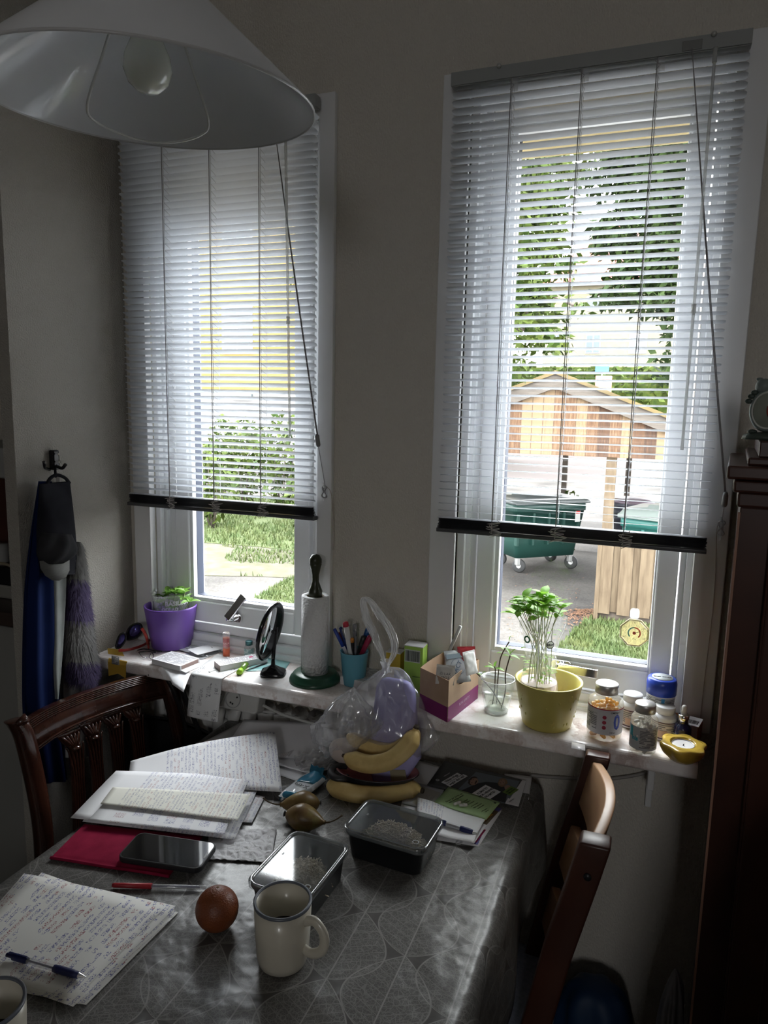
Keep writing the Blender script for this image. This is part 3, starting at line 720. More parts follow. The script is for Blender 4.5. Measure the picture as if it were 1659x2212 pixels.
p = Yp(1440, 1100, 9.9); container((p.x + .12, 9.9, GZ), math.radians(-20), 'pale-lidded waste container half hidden behind the timber fence panel', 1.2, .75, .98, body=mat('teal_plastic', (.03, .14, .12), .4), lid=mat('pale_lid', (.24, .28, .26), .4), sticker=False, dome=.06)
p = Yp(1366, 1100, 10.8)
t = thing('rubbish_bin', 'small dark rubbish bin with a domed lid behind the pale timber post', 'bin', (p.x, 10.8, GZ), .2)
zt_ = Yp(1366, 1085, 10.8).z - GZ
obj('body', MB().lathe([(.0001, 0), (.19, 0), (.27, zt_ - .02), (.28, zt_)], 20), mat('bin_black', (.02, .02, .03), .4), t)
obj('lid', MB().lathe([(.29, zt_), (.30, zt_ + .03), (.22, zt_ + .07), (.0001, zt_ + .09)], 20), mat('bin_lid', (.10, .07, .09), .35), t)

# ---- parked car, street sign
M_car = mat('silver_car', (.2, .22, .25), .25, metal=.4, coat=.5)
M_cglass = mat('car_glass', (.05, .06, .07), .08)
CY = 40.0; p = Yp(1440, 846, CY); q = Yp(1440, 803, CY)
t = thing('car', 'silver car parked beyond the carport roof', 'car', (p.x + .9, CY, GZ)); 
prof = [(-2.1, .25), (-2.15, .6), (-2.0, .82), (-1.2, .95), (-.75, 1.35), (-.2, 1.48), (.7, 1.46), (1.4, 1.1), (2.0, 1.0), (2.15, .6), (2.1, .25)]
rings = []
for yy, kx, kz in ((-.85, .97, .94), (-.80, 1, .99), (0, 1, 1.0), (.80, 1, .99), (.85, .97, .94)): rings.append([(x_ * kx, yy * (1 if z_ < 1 else .85), z_ * kz) for x_, z_ in prof])
sc_ = 1.05
b = MB(); loft(b, rings, Matrix.Diagonal((1, 1, sc_, 1))); obj('car_body', b, M_car, t)
b = MB(); b.add([(-1.12, -.86, .98), (-.72, -.80, 1.30), (.62, -.80, 1.38), (1.25, -.86, 1.08)], [(0, 1, 2, 3)], Matrix.Diagonal((1, 1, sc_, 1)), smooth=False); obj('side_window', b, M_cglass, t, solid=.01)
b = MB(); b.add([(-1.22, -.72, .97), (-.78, -.68, 1.37), (-.78, .68, 1.37), (-1.22, .72, .97)], [(0, 1, 2, 3)], Matrix.Diagonal((1, 1, sc_, 1)), smooth=False); obj('windscreen', b, M_cglass, t, solid=.02)
for x_ in (-1.35, 1.35): obj('wheel', MB().lathe([(.0001, -.1), (.3, -.1), (.33, 0), (.3, .1), (.0001, .1)], 20, TR(x_, -.78, .33, rx=PI / 2)), M_rubber, t)
p = Yp(1301, 795, 43)
t = thing('street_sign', 'small blue street sign on a pole in front of the hedge', 'sign', (p.x, 43, GZ))
obj('pole', MB().tube([(0, 0, 0), (0, 0, p.z - GZ)], .025, 8), M_steel, t); obj('sign_plate', MB().box((0, -.03, p.z - GZ), (.75, .02, .4)), mat('sign_blue', (.05, .20, .55), .4), t)
p = Yp(1304, 824, 42); o = obj('letter_box', MB().box((0, 0, (p.z + .3 - GZ) / 2), (.85, .6, p.z + .3 - GZ)), mat('box_red', (.50, .16, .13), .6), bevel=.02, loc=(p.x, 42, GZ)); tag(o, 'pinkish red box standing below the blue street sign', 'box')

# thermometer stuck on the outside of the right pane
c = Yp(1370, 1367, 1.625)
t = thing('window_thermometer', 'octagonal pale yellow dial thermometer stuck to the right window pane', 'thermometer', c)
octa = lambda r, z0, z1, T_: MB().prism([(r * math.cos(PI / 8 + k * PI / 4), r * math.sin(PI / 8 + k * PI / 4)) for k in range(8)], z0, z1, T_)
TT = TR(rx=PI / 2)
M_dial = film('dial_yellow', (1, .95, .78), .66, .4, .2, (.50, .45, .28), 1.3)
obj('dial', octa(.0285, -.002, .002, TT), M_dial, t)
b = MB(); R_ = [(.0315 * math.cos(PI / 8 + k * PI / 4), 0, .0315 * math.sin(PI / 8 + k * PI / 4)) for k in range(9)]; b.tube(R_, .0022, 6); obj('rim', b, mat('rim_yellow', (.40, .33, .17), .4), t)
def arc(a0, a1, r, w_, m_, nm):
    b = MB(); n = 14
    b.grid(lambda a, c_: ((r + w_ * c_) * math.cos(a0 + (a1 - a0) * a), -.0026, (r + w_ * c_) * math.sin(a0 + (a1 - a0) * a)), n, 1); obj(nm, b, m_, t)
arc(PI * .5, -PI * .25, .011, .003, mat('scale_red', (.5, .08, .05), .5), 'scale_warm'); arc(PI * .5, PI * 1.25, .011, .003, mat('scale_green', (.12, .30, .26), .5), 'scale_cold')
arc(0, 2 * PI, .0002, .0035, mat('scale_red', (.5, .08, .05), .5), 'hub')
b = MB(); b.box((.005, -.003, .002), (.011, .0006, .0008), ry=-.4); obj('pointer', b, M_dark, t)
b = MB()
for k in range(25):
    a = PI * 1.25 - k / 24 * 1.5 * PI; b.box((.0185 * math.cos(a), -.0026, .0185 * math.sin(a)), (.0035, .0003, .0005), ry=-a)
obj('scale_marks', b, mat('scale_ink', (.12, .12, .10), .6), t)
for k, s_ in enumerate(['40', '20', '0', '20', '50']):
    a = PI * 1.25 - (k + .3) / 4.6 * 1.5 * PI; text(s_, .006, mat('scale_ink', (.12, .12, .10), .6), t, TR(.0235 * math.cos(a), -.0028, .0235 * math.sin(a), rx=PI / 2), 'numeral', .0001)
text('\u00b0C', .005, mat('scale_ink', (.12, .12, .10), .6), t, TR(0, -.0028, .008, rx=PI / 2), 'unit_sign', .0001)
text('Plus', .005, mat('scale_ink', (.12, .12, .10), .6), t, TR(0.001, -.0028, -.0135, rx=PI / 2), 'lettering', .0001)
obj('suction_tab', MB().prism(rrect(.020, .024, .007), -.001, .001, TR(-.002, 0, .044, rx=PI / 2)), M_clear, t)
# ================================================================ FURNITURE
TZ = .75      # table top
def plane_hit(px, py, P0, n):
    r = ray(px, py); return CAM + r * ((P0 - CAM).dot(n) / r.dot(n))
M_mahog = noisy('mahogany', (.026, .009, .006), (.060, .020, .012), 9, .20, stretch=(1, 3, 1), coat=.6)
M_redwood = noisy('dark_red_wood', (.035, .012, .008), (.060, .020, .012), 8, .35)
M_beech = noisy('light_wood', (.36, .20, .11), (.50, .30, .17), 7, .35, stretch=(4, 1, 4))

# ---- table
TX0, TX1, TY0, TY1 = -.985, -.196, .30, 1.496
t = thing('dining_table', 'dining table against the wall under the windows, hidden by a grey tablecloth', 'table', ((TX0 + TX1) / 2, (TY0 + TY1) / 2, 0))
T = Matrix.Translation(-Vector(t.location))
obj('tabletop', MB().bb(TX0 + .004, TX1 - .004, TY0 + .004, TY1 - .004, TZ - .03, TZ - .0035, T), M_redwood, t)
for x_ in (TX0 + .28, TX1 - .06):
    for y_ in (TY0 + .06, TY1 - .06): obj('leg', MB().bb(x_ - .03, x_ + .03, y_ - .03, y_ + .03, 0, TZ - .03, T), M_redwood, t, bevel=.004)
# ---- oilcloth with printed skeleton leaves
M_cloth = mat("leaf_print_oilcloth", (.2, .2, .2), .34, spec=.5)
x, y, z = xyz(M_cloth, 'UV')
def leaf_layer(ox, oy):
    u = (x - ox) / .182; w = (y - oy) / .148
    cu = (u.fr() - .5); cw = w.fr()                       # column and position along the leaf
    h = cw * (1 - cw) * 4                                  # half width of the leaf at cw
    hw = E.op("POWER", E.op("SINE", cw.pw(.82) * PI), .9) * .355
    d = cu.ab() - hw
    outline = d.ab().lt(.007); inside = d.lt(0.0)
    vein = cu.ab().lt(.006)
    ph = ((cw - cu.ab() * .62) * 9.0).fr()
    side = (ph - .5).ab().gt(.462) * inside
    return outline, inside, vein, side
o1_, i1_, v1_, s1_ = leaf_layer(-.388 + .091, .979 - .0)
o2_, i2_, v2_, s2_ = leaf_layer(-.388, .979 + .0 - .064)
net = voro(objco('UV'), 230, 'DISTANCE_TO_EDGE'); net2 = voro(objco('UV'), 110, 'DISTANCE_TO_EDGE')
ins = i1_.mx(i2_); web = (net.lt(.055) * .26).mx(net2.lt(.04) * .38) * ins
lines = (o1_.mx(o2_) * .6).mx((v1_.mx(v2_)) * .7).mx((s1_.mx(s2_)) * .42).mx(web)
tone = mixc(ins, (.068, .064, .059), (.088, .084, .078))
setc(M_cloth, mixc(lines, tone, (.30, .29, .275)))
wr = nois(objco('UV'), 7, 3, .5) * .7 + nois(objco('UV'), 30, 2) * .12
bump(M_cloth, wr, .5, .03)
b = MB(); nu, nv = 96, 110; DROP = .21
Wd = TX1 - TX0; Y0c, Y1c = TY0 - .10, TY1 + .004
def cloth(a, c_):
    s = -DROP + a * (Wd + 2 * DROP); y_ = Y0c + c_ * (Y1c - Y0c)
    fold = .5 + .5 * math.sin(y_ * 17 + 1.2 + .7 * math.sin(y_ * 7)); r_ = .014
    def side(over, sgn, X_):
        k = over / DROP
        if over < r_ * 1.57:
            an = over / r_; return X_ + sgn * r_ * math.sin(an), TZ - r_ * (1 - math.cos(an))
        dz = over - r_ * 1.57
        return X_ + sgn * (r_ + .003 + .020 * fold * min(1, k * 1.2)), TZ - r_ - dz * (.985)
    if s < 0: X_, z_ = side(-s, -1, TX0)
    elif s > Wd: X_, z_ = side(s - Wd, 1, TX1)
    else:
        X_ = TX0 + s; e = min(s, Wd - s); z_ = TZ
    if s > Wd * .8 and y_ < 1.45:      # loose fold running along the right edge
        e = max(0, 1 - abs(s - (Wd - .012)) / .035)
        z_ += .004 * e * e * (.5 + .5 * math.sin(y_ * 9 + 2))
    if c_ < 1e-6: z_ = z_ - .0
    return (X_, y_, z_)
b.grid(cloth, nu, nv, uvs=lambda a, c_: (TX0 - DROP + a * (Wd + 2 * DROP), Y0c + c_ * (Y1c - Y0c)))
o = obj('tablecloth', b, M_cloth, solid=.0006); tag(o, 'grey oilcloth printed with pale skeleton leaves, draped over the dining table', 'tablecloth')

# ---- chair on the left (fluted back)
N_ = Vector((-1.262, 1.10, .87)); F_ = Vector((-1.155, 1.46, .87)); B_ = Vector((-1.215, 1.10, .55))
nrm = (F_ - N_).cross(B_ - N_).normalized()
if nrm.x < 0: nrm = -nrm
def PL(px, py, off=0): return plane_hit(px, py, N_, nrm) + nrm * off
t = thing('dining_chair', 'dark mahogany dining chair with curved crest rail and fluted back bars', 'chair', (-1.10, 1.25, 0))
T = Matrix.Translation(-Vector(t.location))
def band(edgeA, edgeB, n, f0, f1, o0, o1):
    """strip of the crest between fractions f0..f1 from the top edge to the bottom edge"""
    rings = []
    for i in range(n + 1):
        u = i / n; a = edgeA(u); c_ = edgeB(u); p = a.lerp(c_, f0); q = a.lerp(c_, f1)
        rings.append([p + nrm * o0, q + nrm * o0, q + nrm * o1, p + nrm * o1])
    return rings
def curve_of(px): 
    P = smoothpts([PL(*p) for p in px], 8)
    def f(u):
        k = u * (len(P) - 1); i = min(int(k), len(P) - 2); return P[i].lerp(P[i + 1], k - i)
    return f
eA = curve_of([(52, 1556), (90, 1533), (125, 1517), (170, 1499), (219, 1483), (265, 1469), (313, 1457), (352, 1452)])
eB = curve_of([(76, 1622), (115, 1594), (157, 1571), (200, 1553), (251, 1535), (300, 1520), (335, 1511), (362, 1506)])
b = MB(); loft(b, band(eA, eB, 30, .30, .86, .009, -.012), T); obj('crest_rail', b, M_mahog, t, bevel=.002)
b = MB()
for k in range(5): loft(b, band(eA, eB, 30, .005 + k * .06, .055 + k * .06, .011, -.014 + .002 * k), T)
for k in range(2): loft(b, band(eA, eB, 30, .86 + k * .07, .92 + k * .07, .013 - k * .002, -.012), T)
obj('crest_moulding', b, M_mahog, t, bevel=.0012)
def post(px, w, d):
    P = smoothpts([PL(*p) for p in px], 6); rings = []
    e = (F_ - N_).normalized()
    for i, p in enumerate(P):
        k = i / (len(P) - 1); ww = w * (1 - .15 * k)
        rings.append([p + e * x_ + nrm * y_ for x_, y_ in [(cx_ * ww, cy_ * d) for cx_, cy_ in rrect(1, 1, .35, 3)]])
    return rings
b = MB(); loft(b, post([(32, 1556), (40, 1566), (52, 1590), (65, 1640), (82, 1720), (92, 1790), (96, 1860), (97, 1960), (92, 2150)], .040, .046), T); obj('back_post', b, M_mahog, t, bevel=.001)
b = MB(); b.tube([PL(26, 1562, .02), PL(44, 1550, .02), PL(50, 1556, .02)], [.006, .012, .006], 10, T); obj('scroll', b, M_mahog, t)
b = MB(); loft(b, post([(362, 1462), (368, 1490), (380, 1540), (392, 1600), (402, 1660), (408, 1720), (410, 1850)], .042, .044), T); obj('back_post', b, M_mahog, t, bevel=.001)
for px in ([(147, 1580), (155, 1602), (163, 1622), (170, 1700), (173, 1790), (174, 1900)], [(195, 1556), (200, 1580), (203, 1600), (213, 1690), (217, 1780), (219, 1860)],
           [(239, 1540), (245, 1560), (249, 1575), (258, 1660), (262, 1760), (264, 1830)], [(283, 1526), (290, 1545), (294, 1560), (303, 1640), (309, 1740), (310, 1820)]):
    P = [PL(*p) for p in px]; e = (F_ - N_).normalized(); S = smoothpts(P, 5)
    ribs = MB()
    for j in range(-2, 3):
        ribs.tube([p + e * (j * .0056 * max(1.0, 1.9 - 1.1 * min(1, i / 8))) + nrm * .004 for i, p in enumerate(S[7:])], .0026, 6, T)
    back = MB(); rings = []
    for i, p in enumerate(S):
        k = i / (len(S) - 1); w_ = .0145 + .016 * max(0, 1 - i / 9) ** 1.4
        rings.append([p - e * w_ + nrm * .003, p + e * w_ + nrm * .003, p + e * w_ - nrm * .008, p - e * w_ - nrm * .008])
    loft(back, rings, T); bar = obj('splat', back, M_mahog, t, bevel=.0015)
    obj('fluting', ribs, M_mahog, bar)
    lv = MB()
    for j in (-2, -1, 0, 1, 2):
        lv.tube(smoothpts([S[9] + nrm * .006 + e * j * .002, S[5] + nrm * .009 + e * j * .0045, S[1] + nrm * .006 + e * j * .0105], 4), [.0016] + [.0034] * 7 + [.0012], 6, T)
    lv.ball(T @ (S[9] + nrm * .004), .012, 12, sc3=(1, 1, .6)); obj('carved_leaves', lv, M_mahog, bar)
b = MB(); b.bb(-1.20, -.80, 1.08, 1.48, .40, .45, T); obj('seat_frame', b, M_mahog, t, bevel=.004)
b = MB(); b.bb(-1.19, -.81, 1.10, 1.46, .445, .48, T); obj('seat', b, noisy('seat_fabric', (.10, .09, .08), (.15, .13, .11), 60, .9), t, bevel=.012, seg=4)
for x_ in (-1.185, -.82):
    for y_ in (1.11, 1.45): obj('leg', MB().tube([(x_, y_, .42), (x_, y_, 0)], [.022, .014], 10, T), M_mahog, t)

# ---- chair on the right (ladder back)
t = thing('dining_chair', 'dark wooden ladder-back chair with three light curved slats and a grey cushion', 'chair', (-.22, 1.2, 0))
T = Matrix.Translation(-Vector(t.location))
def rpost(Y_, px, nm, w=.026, d=.046):
    pts = [Yp(a, c_, Y_) for a, c_ in px]; b = MB(); rings = []
    for p in pts: rings.append([p + Vector((x_, y_, 0)) for x_, y_ in ((-d / 2, -w / 2), (d / 2, -w / 2), (d / 2, w / 2), (-d / 2, w / 2))])
    loft(b, rings, T); return obj(nm, b, M_redwood, t, bevel=.004), pts
YN, YF = 1.06, 1.354
_, pn = rpost(YN, [(1288, 1812), (1262, 1890), (1205, 2050), (1152, 2230), (1105, 2420)], 'back_post', .040)
_, pf = rpost(YF, [(1293, 1628), (1278, 1680), (1236, 1800), (1198, 1920), (1158, 2065), (1120, 2200)], 'back_post', .030)
pl_ = MB(); pl_.lathe([(.0001, 0), (.006, 0), (.006, .002), (.0001, .0025)], 16, T @ TR(pn[1].x + .006, YN - .0205, pn[1].z + .012, rx=PI / 2)); obj('screw_plug', pl_, M_dark, t)
def xat(P, z_):
    for a, c_ in zip(P, P[1:]):
        if c_.z <= z_ <= a.z: return a.x + (c_.x - a.x) * (a.z - z_) / (a.z - c_.z)
    return P[-1].x if z_ < P[-1].z else P[0].x
for z1, h in ((.905, .092), (.765, .088), (.625, .085)):
    rings = []; n = 14
    for i in range(n + 1):
        u = i / n; y_ = YN + .012 + (YF - YN - .024) * u; bow = .022 * math.sin(PI * u); arch = .012 * math.sin(PI * u)
        sec = []
        for zz, th in ((z1 + arch, .0), (z1 - h, .0)):
            X_ = xat(pn, zz) * (1 - u) + xat(pf, zz) * u; sec.append((X_ + bow, zz))
        rings.append([Vector((sec[0][0] - .009, y_, sec[0][1])), Vector((sec[0][0] + .009, y_, sec[0][1])), Vector((sec[1][0] + .009, y_, sec[1][1])), Vector((sec[1][0] - .009, y_, sec[1][1]))])
    b = MB(); loft(b, rings, T); obj('back_slat', b, M_beech, t, bevel=.0025, label='light wooden curved slat')
b = MB(); b.bb(-.50, -.13, YN - .01, YF + .02, .40, .435, T); obj('seat_frame', b, M_redwood, t, bevel=.004)
for x_ in (-.48,): 
    for y_ in (YN + .01, YF): obj('leg', MB().bb(x_ - .018, x_ + .018, y_ - .018, y_ + .018, 0, .42, T), M_redwood, t, bevel=.003)
for P, Y_ in ((pn, YN), (pf, YF)):
    q = P[-1]; obj('leg', MB().tube([(q.x, Y_, q.z + .02), (q.x + .015, Y_, 0)], [.022, .018], 4, T), M_redwood, t)
b = MB()
def cush(a, c_):
    x_ = -.50 + .40 * a; y_ = YN - .03 + .36 * c_; e = (16 * a * (1 - a) * c_ * (1 - c_)) ** .35
    return (x_, y_, .438 + .04 * e + .006 * math.sin(x_ * 40 + y_ * 9) * e)
b.grid(cush, 20, 20, T); b.grid(lambda a, c_: (-.50 + .40 * a, YN - .03 + .36 * c_, .437), 20, 20, T)
M_denim = noisy('grey_blue_cloth', (.15, .165, .21), (.22, .235, .29), 150, .9, bs=.3, bscale=500, bdist=.001)
o = obj('seat_cushion', b, M_denim, weld=True); o.location = t.location; tag(o, 'grey-blue cloth cushion on the seat of the ladder-back chair', 'cushion')

# ---- tall cabinet at the right
rot = -math.radians(5.4)
fl = Vector((.101, 1.15, 0))
t = thing('tall_cabinet', 'tall dark reddish wooden cabinet with a moulded top beside the right window', 'cabinet', (fl.x, fl.y, 0), rot)
cz = 1.495; Wc, Dc = .75, .385
b = MB(); b.bb(.022, Wc, .02, Dc, .06, cz - .062); obj('carcass', b, M_redwood, t, bevel=.002)
b = MB()
for x0, x1, y0, z0, z1 in ((.0, Wc + .02, -.0, cz - .020, cz), (.010, Wc + .01, .008, cz - .040, cz - .022), (.017, Wc, .014, cz - .062, cz - .040)): b.bb(x0, x1, y0, Dc, z0, z1)
obj('cornice', b, M_redwood, t, bevel=.004, seg=3)
b = MB(); b.bb(.026, Wc - .0, .018, Dc - .02, cz, cz + .012); obj('cornice_step', b, M_redwood, t, bevel=.003)
b = MB(); b.bb(.040, Wc - .02, .030, Dc - .03, cz + .012, cz + .036); obj('plinth_block', b, M_redwood, t, bevel=.002)
b = MB(); b.bb(.065, Wc - .03, .004, .020, .10, cz - .075); dr = obj('door', b, M_redwood, t, bevel=.003)
b = MB(); ring(b, .068, Wc - .04, .11, cz - .085, .05, .000, .010); obj('door_frame', b, M_redwood, dr, bevel=.003)
b = MB(); b.bb(.0, Wc, .0, Dc, 0, .06); obj('plinth', b, M_redwood, t, bevel=.004)
obj('door_edge', MB().bb(.020, .0235, .017, .021, .07, cz - .07), mat('worn_edge', (.30, .16, .11), .5), t)  # thin paler strip along the front left edge

# ---- pendant lamp
LC = Vector((-.677, .851, 1.971)); LN = Vector((.0509, -.0620, 1)).normalized()
q = LN.to_track_quat('Z', 'Y')
t = thing('pendant_lamp', 'large white conical metal pendant lamp hanging over the table', 'lamp', LC); t.rotation_mode = 'QUATERNION'; t.rotation_quaternion = q
M_shade = mat('white_lacquer', (.66, .67, .69), .16, coat=.3)
H = .165
b = MB(); b.lathe([(.2245, 0), (.2255, .001), (.2250, .003), (.036, H), (.030, H + .012), (.028, H + .06), (.0001, H + .062)], 96)
b.lathe([(.2240, .0), (.2235, .003), (.034, H - .002), (.0001, H)], 96); obj('shade', b, M_shade, t)
obj('rim', MB().lathe([(.2245, -.001), (.2258, .0), (.2258, .0025), (.2238, .0025), (.2238, 0), (.2245, -.001)], 96), mat('rim_grey', (.5, .5, .5), .3), t)
b = MB(); b.lathe([(.0001, .012), (.014, .014), (.026, .024), (.032, .040), (.030, .056), (.020, .078), (.013, .095), (.013, .11)], 32); obj('bulb', b, mat('opal_glass', (.72, .74, .66), .12, coat=.4, sss=.2), t)
obj('bulb_socket', MB().lathe([(.018, .10), (.021, .11), (.021, .155), (.0001, .156)], 24), mat('socket_white', (.6, .6, .58), .4), t)
# bent wire carrier inside the shade, placed across the view
vd = (LC - CAM); vd.z = 0; vd.normalize(); ax = Vector((-vd.y, vd.x, 0)) * -1
wire = []
iq = q.inverted()
def LP(u, w, h): return iq @ (ax * u + vd * w) + Vector((0, 0, h))
wire = [LP(-.030, .01, .13), LP(-.058, .035, .065), LP(-.082, .06, .008), LP(-.072, .085, -.004), LP(-.035, .112, -.008), LP(.0, .120, -.010), LP(.040, .112, -.008), LP(.075, .085, -.002), LP(.083, .06, .010), LP(.060, .035, .065), LP(.032, .01, .13)]
b = MB(); b.tube(smoothpts(wire, 6), .0018, 8); obj('wire_carrier', b, mat('carrier_white', (.62, .62, .60), .2), t)
top = iq @ Vector((0, 0, 1)); b = MB(); z0 = H + .06
b.tube([(0, 0, z0), (top * .4 + Vector((0, 0, z0 - .1))), top * (ZC - LC.z - .02)], .004, 8); obj('cord', b, mat('lamp_flex', (.6, .6, .6), .5), t)

# ---- radiator under the left window, power strip, cable
M_rad = mat('radiator_enamel', (.78, .78, .76), .35)
t = thing('radiator', 'old pale ribbed radiator under the left window behind the chair', 'radiator', (-.95, 1.49, 0)); T = Matrix.Translation(-Vector(t.location))
x_ = -1.22
while x_ < -.66:
    b = MB(); b.tube([(x_, 1.515, .12), (x_, 1.515, .745), (x_, 1.520, .780), (x_, 1.531, .790), (x_, 1.542, .77), (x_, 1.545, .12)], [.012] * 2 + [.016, .018, .014, .012], 10, T, flat=1.4); obj('column', b, M_rad, t); x_ += .047
for z_ in (.16, .72): obj('header', MB().tube([(-1.22, 1.53, z_), (-.63, 1.53, z_)], .018, 8, T), M_rad, t)
for x_ in (-1.19, -.66): obj('foot', MB().bb(x_ - .015, x_ + .015, 1.515, 1.545, 0, .12, T), M_rad, t)
M_plas = mat('white_plastic', (.55, .55, .53), .35)
c = Vector((-.935, 1.452, .838))
t = thing('power_strip', 'white power strip with two sockets fixed under the edge of the marble sill', 'power strip', c, 0, rot=(math.radians(-18), 0, math.radians(-1)))
b = MB(); b.prism(rrect(.150, .052, .012), -.018, .018, TR(rx=PI / 2)); obj('housing', b, M_plas, t, bevel=.004, seg=3)
for sx in (-.045, .003):
    s = obj('socket', MB().lathe([(.0215, -.0), (.0215, .002), (.0195, .002), (.0185, -.010), (.0001, -.010)], 32, TR(sx, -.0185, 0, rx=PI / 2)), mat('socket_grey', (.38, .38, .37), .4), t)
    for dx, dz in ((-.006, -.009), (.0, -.011), (.010, .006)): obj('pin_hole', MB().lathe([(.0001, 0), (.0024, 0), (.0024, .001), (.0001, .001)], 10, TR(sx + dx, -.0178, dz, rx=PI / 2)), M_dark, s)
b = MB(); pts = [(-.858, 1.452, .834), (-.80, 1.46, .815), (-.70, 1.50, .785), (-.60, 1.546, .765), (-.50, 1.548, .76)]
b.tube(smoothpts([Vector(p) - c for p in pts], 6), .0035, 8, Euler((math.radians(-18), 0, math.radians(-1))).to_matrix().to_4x4().inverted()); obj('flex', b, M_plas, t)
b = MB(); pts = [Yp(1090, 1684, 1.545), Yp(1130, 1674, 1.55), Yp(1180, 1678, 1.552), Yp(1260, 1682, 1.552), Yp(1330, 1681, 1.552), Yp(1400, 1668, 1.552), Yp(1470, 1640, 1.552), Yp(1512, 1622, 1.552), Yp(1545, 1608, 1.552), Yp(1600, 1570, 1.552)]
b.tube(smoothpts(pts, 6), .0038, 8); o = obj('wall_cable', b, mat('cable_grey', (.33, .31, .29), .5)); tag(o, 'grey cable running along the wall under the right end of the sill', 'cable')
# ================================================================ PAPERS AND THINGS ON THE TABLE
def written(name, base=(.82, .82, .84), ink=(.09, .10, .30), pitch=.0075, along='u', x0=0, x1=9, y0=0, y1=9, dens=.5, fine=480, ink2=(.30, .06, .08), size=.030, rough=.65):
    """paper with rows of handwriting; u, v in metres"""
    m = mat(name, base, rough)
    if 'done' in m: return m
    m['done'] = 1
    u, v_, _ = xyz(m, 'UV')
    a, r = (u, v_) if along == 'u' else (v_, u)
    row = (r / pitch).fl(); f_ = (r / pitch).fr()
    band = (f_ - .5).ab().lt(.30)
    st = (nois(vec(a * fine, r * fine * .8, 0.0), 1.0, 1) - .5).ab().lt(size)
    word = nois(vec(a * 60, row * 5.3, 1.0), 1.0, 0).gt(.40)
    blk = nois(vec(a * 14, r * 14, 4.0), 1.0, 1).gt(1 - dens - .08)
    msk = band * st * word * blk
    if x0 > 0: msk = msk * a.gt(x0)
    if x1 < 9: msk = msk * a.lt(x1)
    if y0 > 0: msk = msk * r.gt(y0)
    if y1 < 9: msk = msk * r.lt(y1)
    inkc = mixc(nois(vec(row * 2.7, a * 8, 9.0), 1.0, 0).gt(.60), ink, ink2)
    setc(m, mixc(msk * .85, base, inkc)); bump(m, nois(objco(), 14, 2), .15, .004)
    return m
def paper(name, label, cat, px, z, m, nx=10, ny=10, bend=None, group=None, th=.0003, parent=None, zs=None, uvsize=None):
    """sheet through four picture corners (top left, top right, bottom right, bottom left) lying at height z"""
    zs = zs or [z] * 4
    P = [Zp(p[0], p[1], q) for p, q in zip(px, zs)]
    wU = (P[1] - P[0]).length; wV = (P[3] - P[0]).length
    c = sum(P, Vector()) / 4
    def f(a, v_):
        p = P[0].lerp(P[1], a).lerp(P[3].lerp(P[2], a), v_)
        if bend: p = p + Vector((0, 0, bend(a, v_)))
        return p - c
    b = MB(); b.grid(f, nx, ny, uvs=lambda a, v_: (a * wU, v_ * wV))
    o = obj(name, b, m, parent, solid=th, loc=c)
    if label: tag(o, label, cat, group)
    return o, P
z0 = TZ + .0008
P_plain = noisy('paper_plain', (.80, .80, .83), (.86, .86, .88), 4, .65, bs=.15, bscale=20, bdist=.003)
P_note = written('paper_notes', along='v', pitch=.0085, dens=.62, y0=.10)
P_note2 = written('paper_notes_dense', along='v', pitch=.0080, dens=.72, y0=.08)
P_noteA = written('paper_notes_front', base=(.74, .73, .69), along='v', pitch=.0115, dens=.50, fine=300, size=.045)
P_rec = written('receipt_notes', base=(.80, .79, .71), ink=(.10, .10, .24), along='v', pitch=.0070, dens=.75, y0=.035, fine=520)
P_list = written('paper_list', base=(.80, .80, .82), along='v', pitch=.034, dens=.85, y0=.04, fine=420)
gA = 'handwritten sheets in the front pile'
# front-left pile
def wav(a1, k1, a2=0, k2=0, ph=0): return lambda a, v_: a1 * math.sin(k1 * a + ph) * math.sin(2.2 * v_ + .3 + ph) + a2 * (a * v_) ** k2 if a2 else a1 * (1 + math.sin(k1 * a + ph) * math.sin(2.2 * v_ + .3 + ph))
pileA = [[(60, 1900), (385, 1972), (186, 2172), (-140, 2110)], [(90, 1886), (372, 1985), (158, 2176), (-110, 2085)], [(76, 1892), (379, 1958), (178, 2160), (-116, 2094)], [(52, 1888), (378, 1962), (170, 2170), (-120, 2086)], [(66, 1890), (352, 1965), (160, 2160), (-130, 2080)]]
lb = ['bottom sheet of the handwritten pile at the front left', 'second sheet from the bottom of the front left pile, poking out to the right', 'middle sheet of the handwritten pile at the front left', 'fourth sheet of the front left pile, showing a strip along its right edge', 'top sheet of the front left pile, covered in blue handwriting under the blue pen']
for i, px in enumerate(pileA):
    paper('paper_sheet', lb[i], 'paper', px, z0 + .0002 + i * .0022, P_noteA, bend=wav(.0010, 3, ph=.2), group=gA)
zA = z0 + .0112
# big pile behind
gB = 'handwritten sheets in the pile beside the left chair'
def sheetB(lab, px, z, m, **k): return paper('paper_sheet', lab, 'paper', px, z, m, group=gB, **k)
sheetB('white sheet at the far end of the big pile, near the radiator', [(527, 1554), (692, 1560), (700, 1652), (470, 1640)], z0 + .001, P_plain, zs=[z0 + .046, z0 + .046, z0 + .001, z0 + .002])
sheetB('blank sheet with one red note, leaning out toward the black bag', [(517, 1562), (600, 1566), (560, 1655), (388, 1630)], z0 + .004, written('paper_red_note', along='v', ink=(.35, .08, .10), ink2=(.2, .06, .2), pitch=.009, dens=.35))
sheetB('lowest white sheet sticking out below the tissue packet side of the pile', [(560, 1610), (700, 1655), (655, 1692), (560, 1660)], z0 + .0003, P_plain)
sheetB('stacked sheet edge between the pile and the tissue packet', [(590, 1600), (716, 1660), (672, 1672), (590, 1650)], z0 + .0062, P_plain)
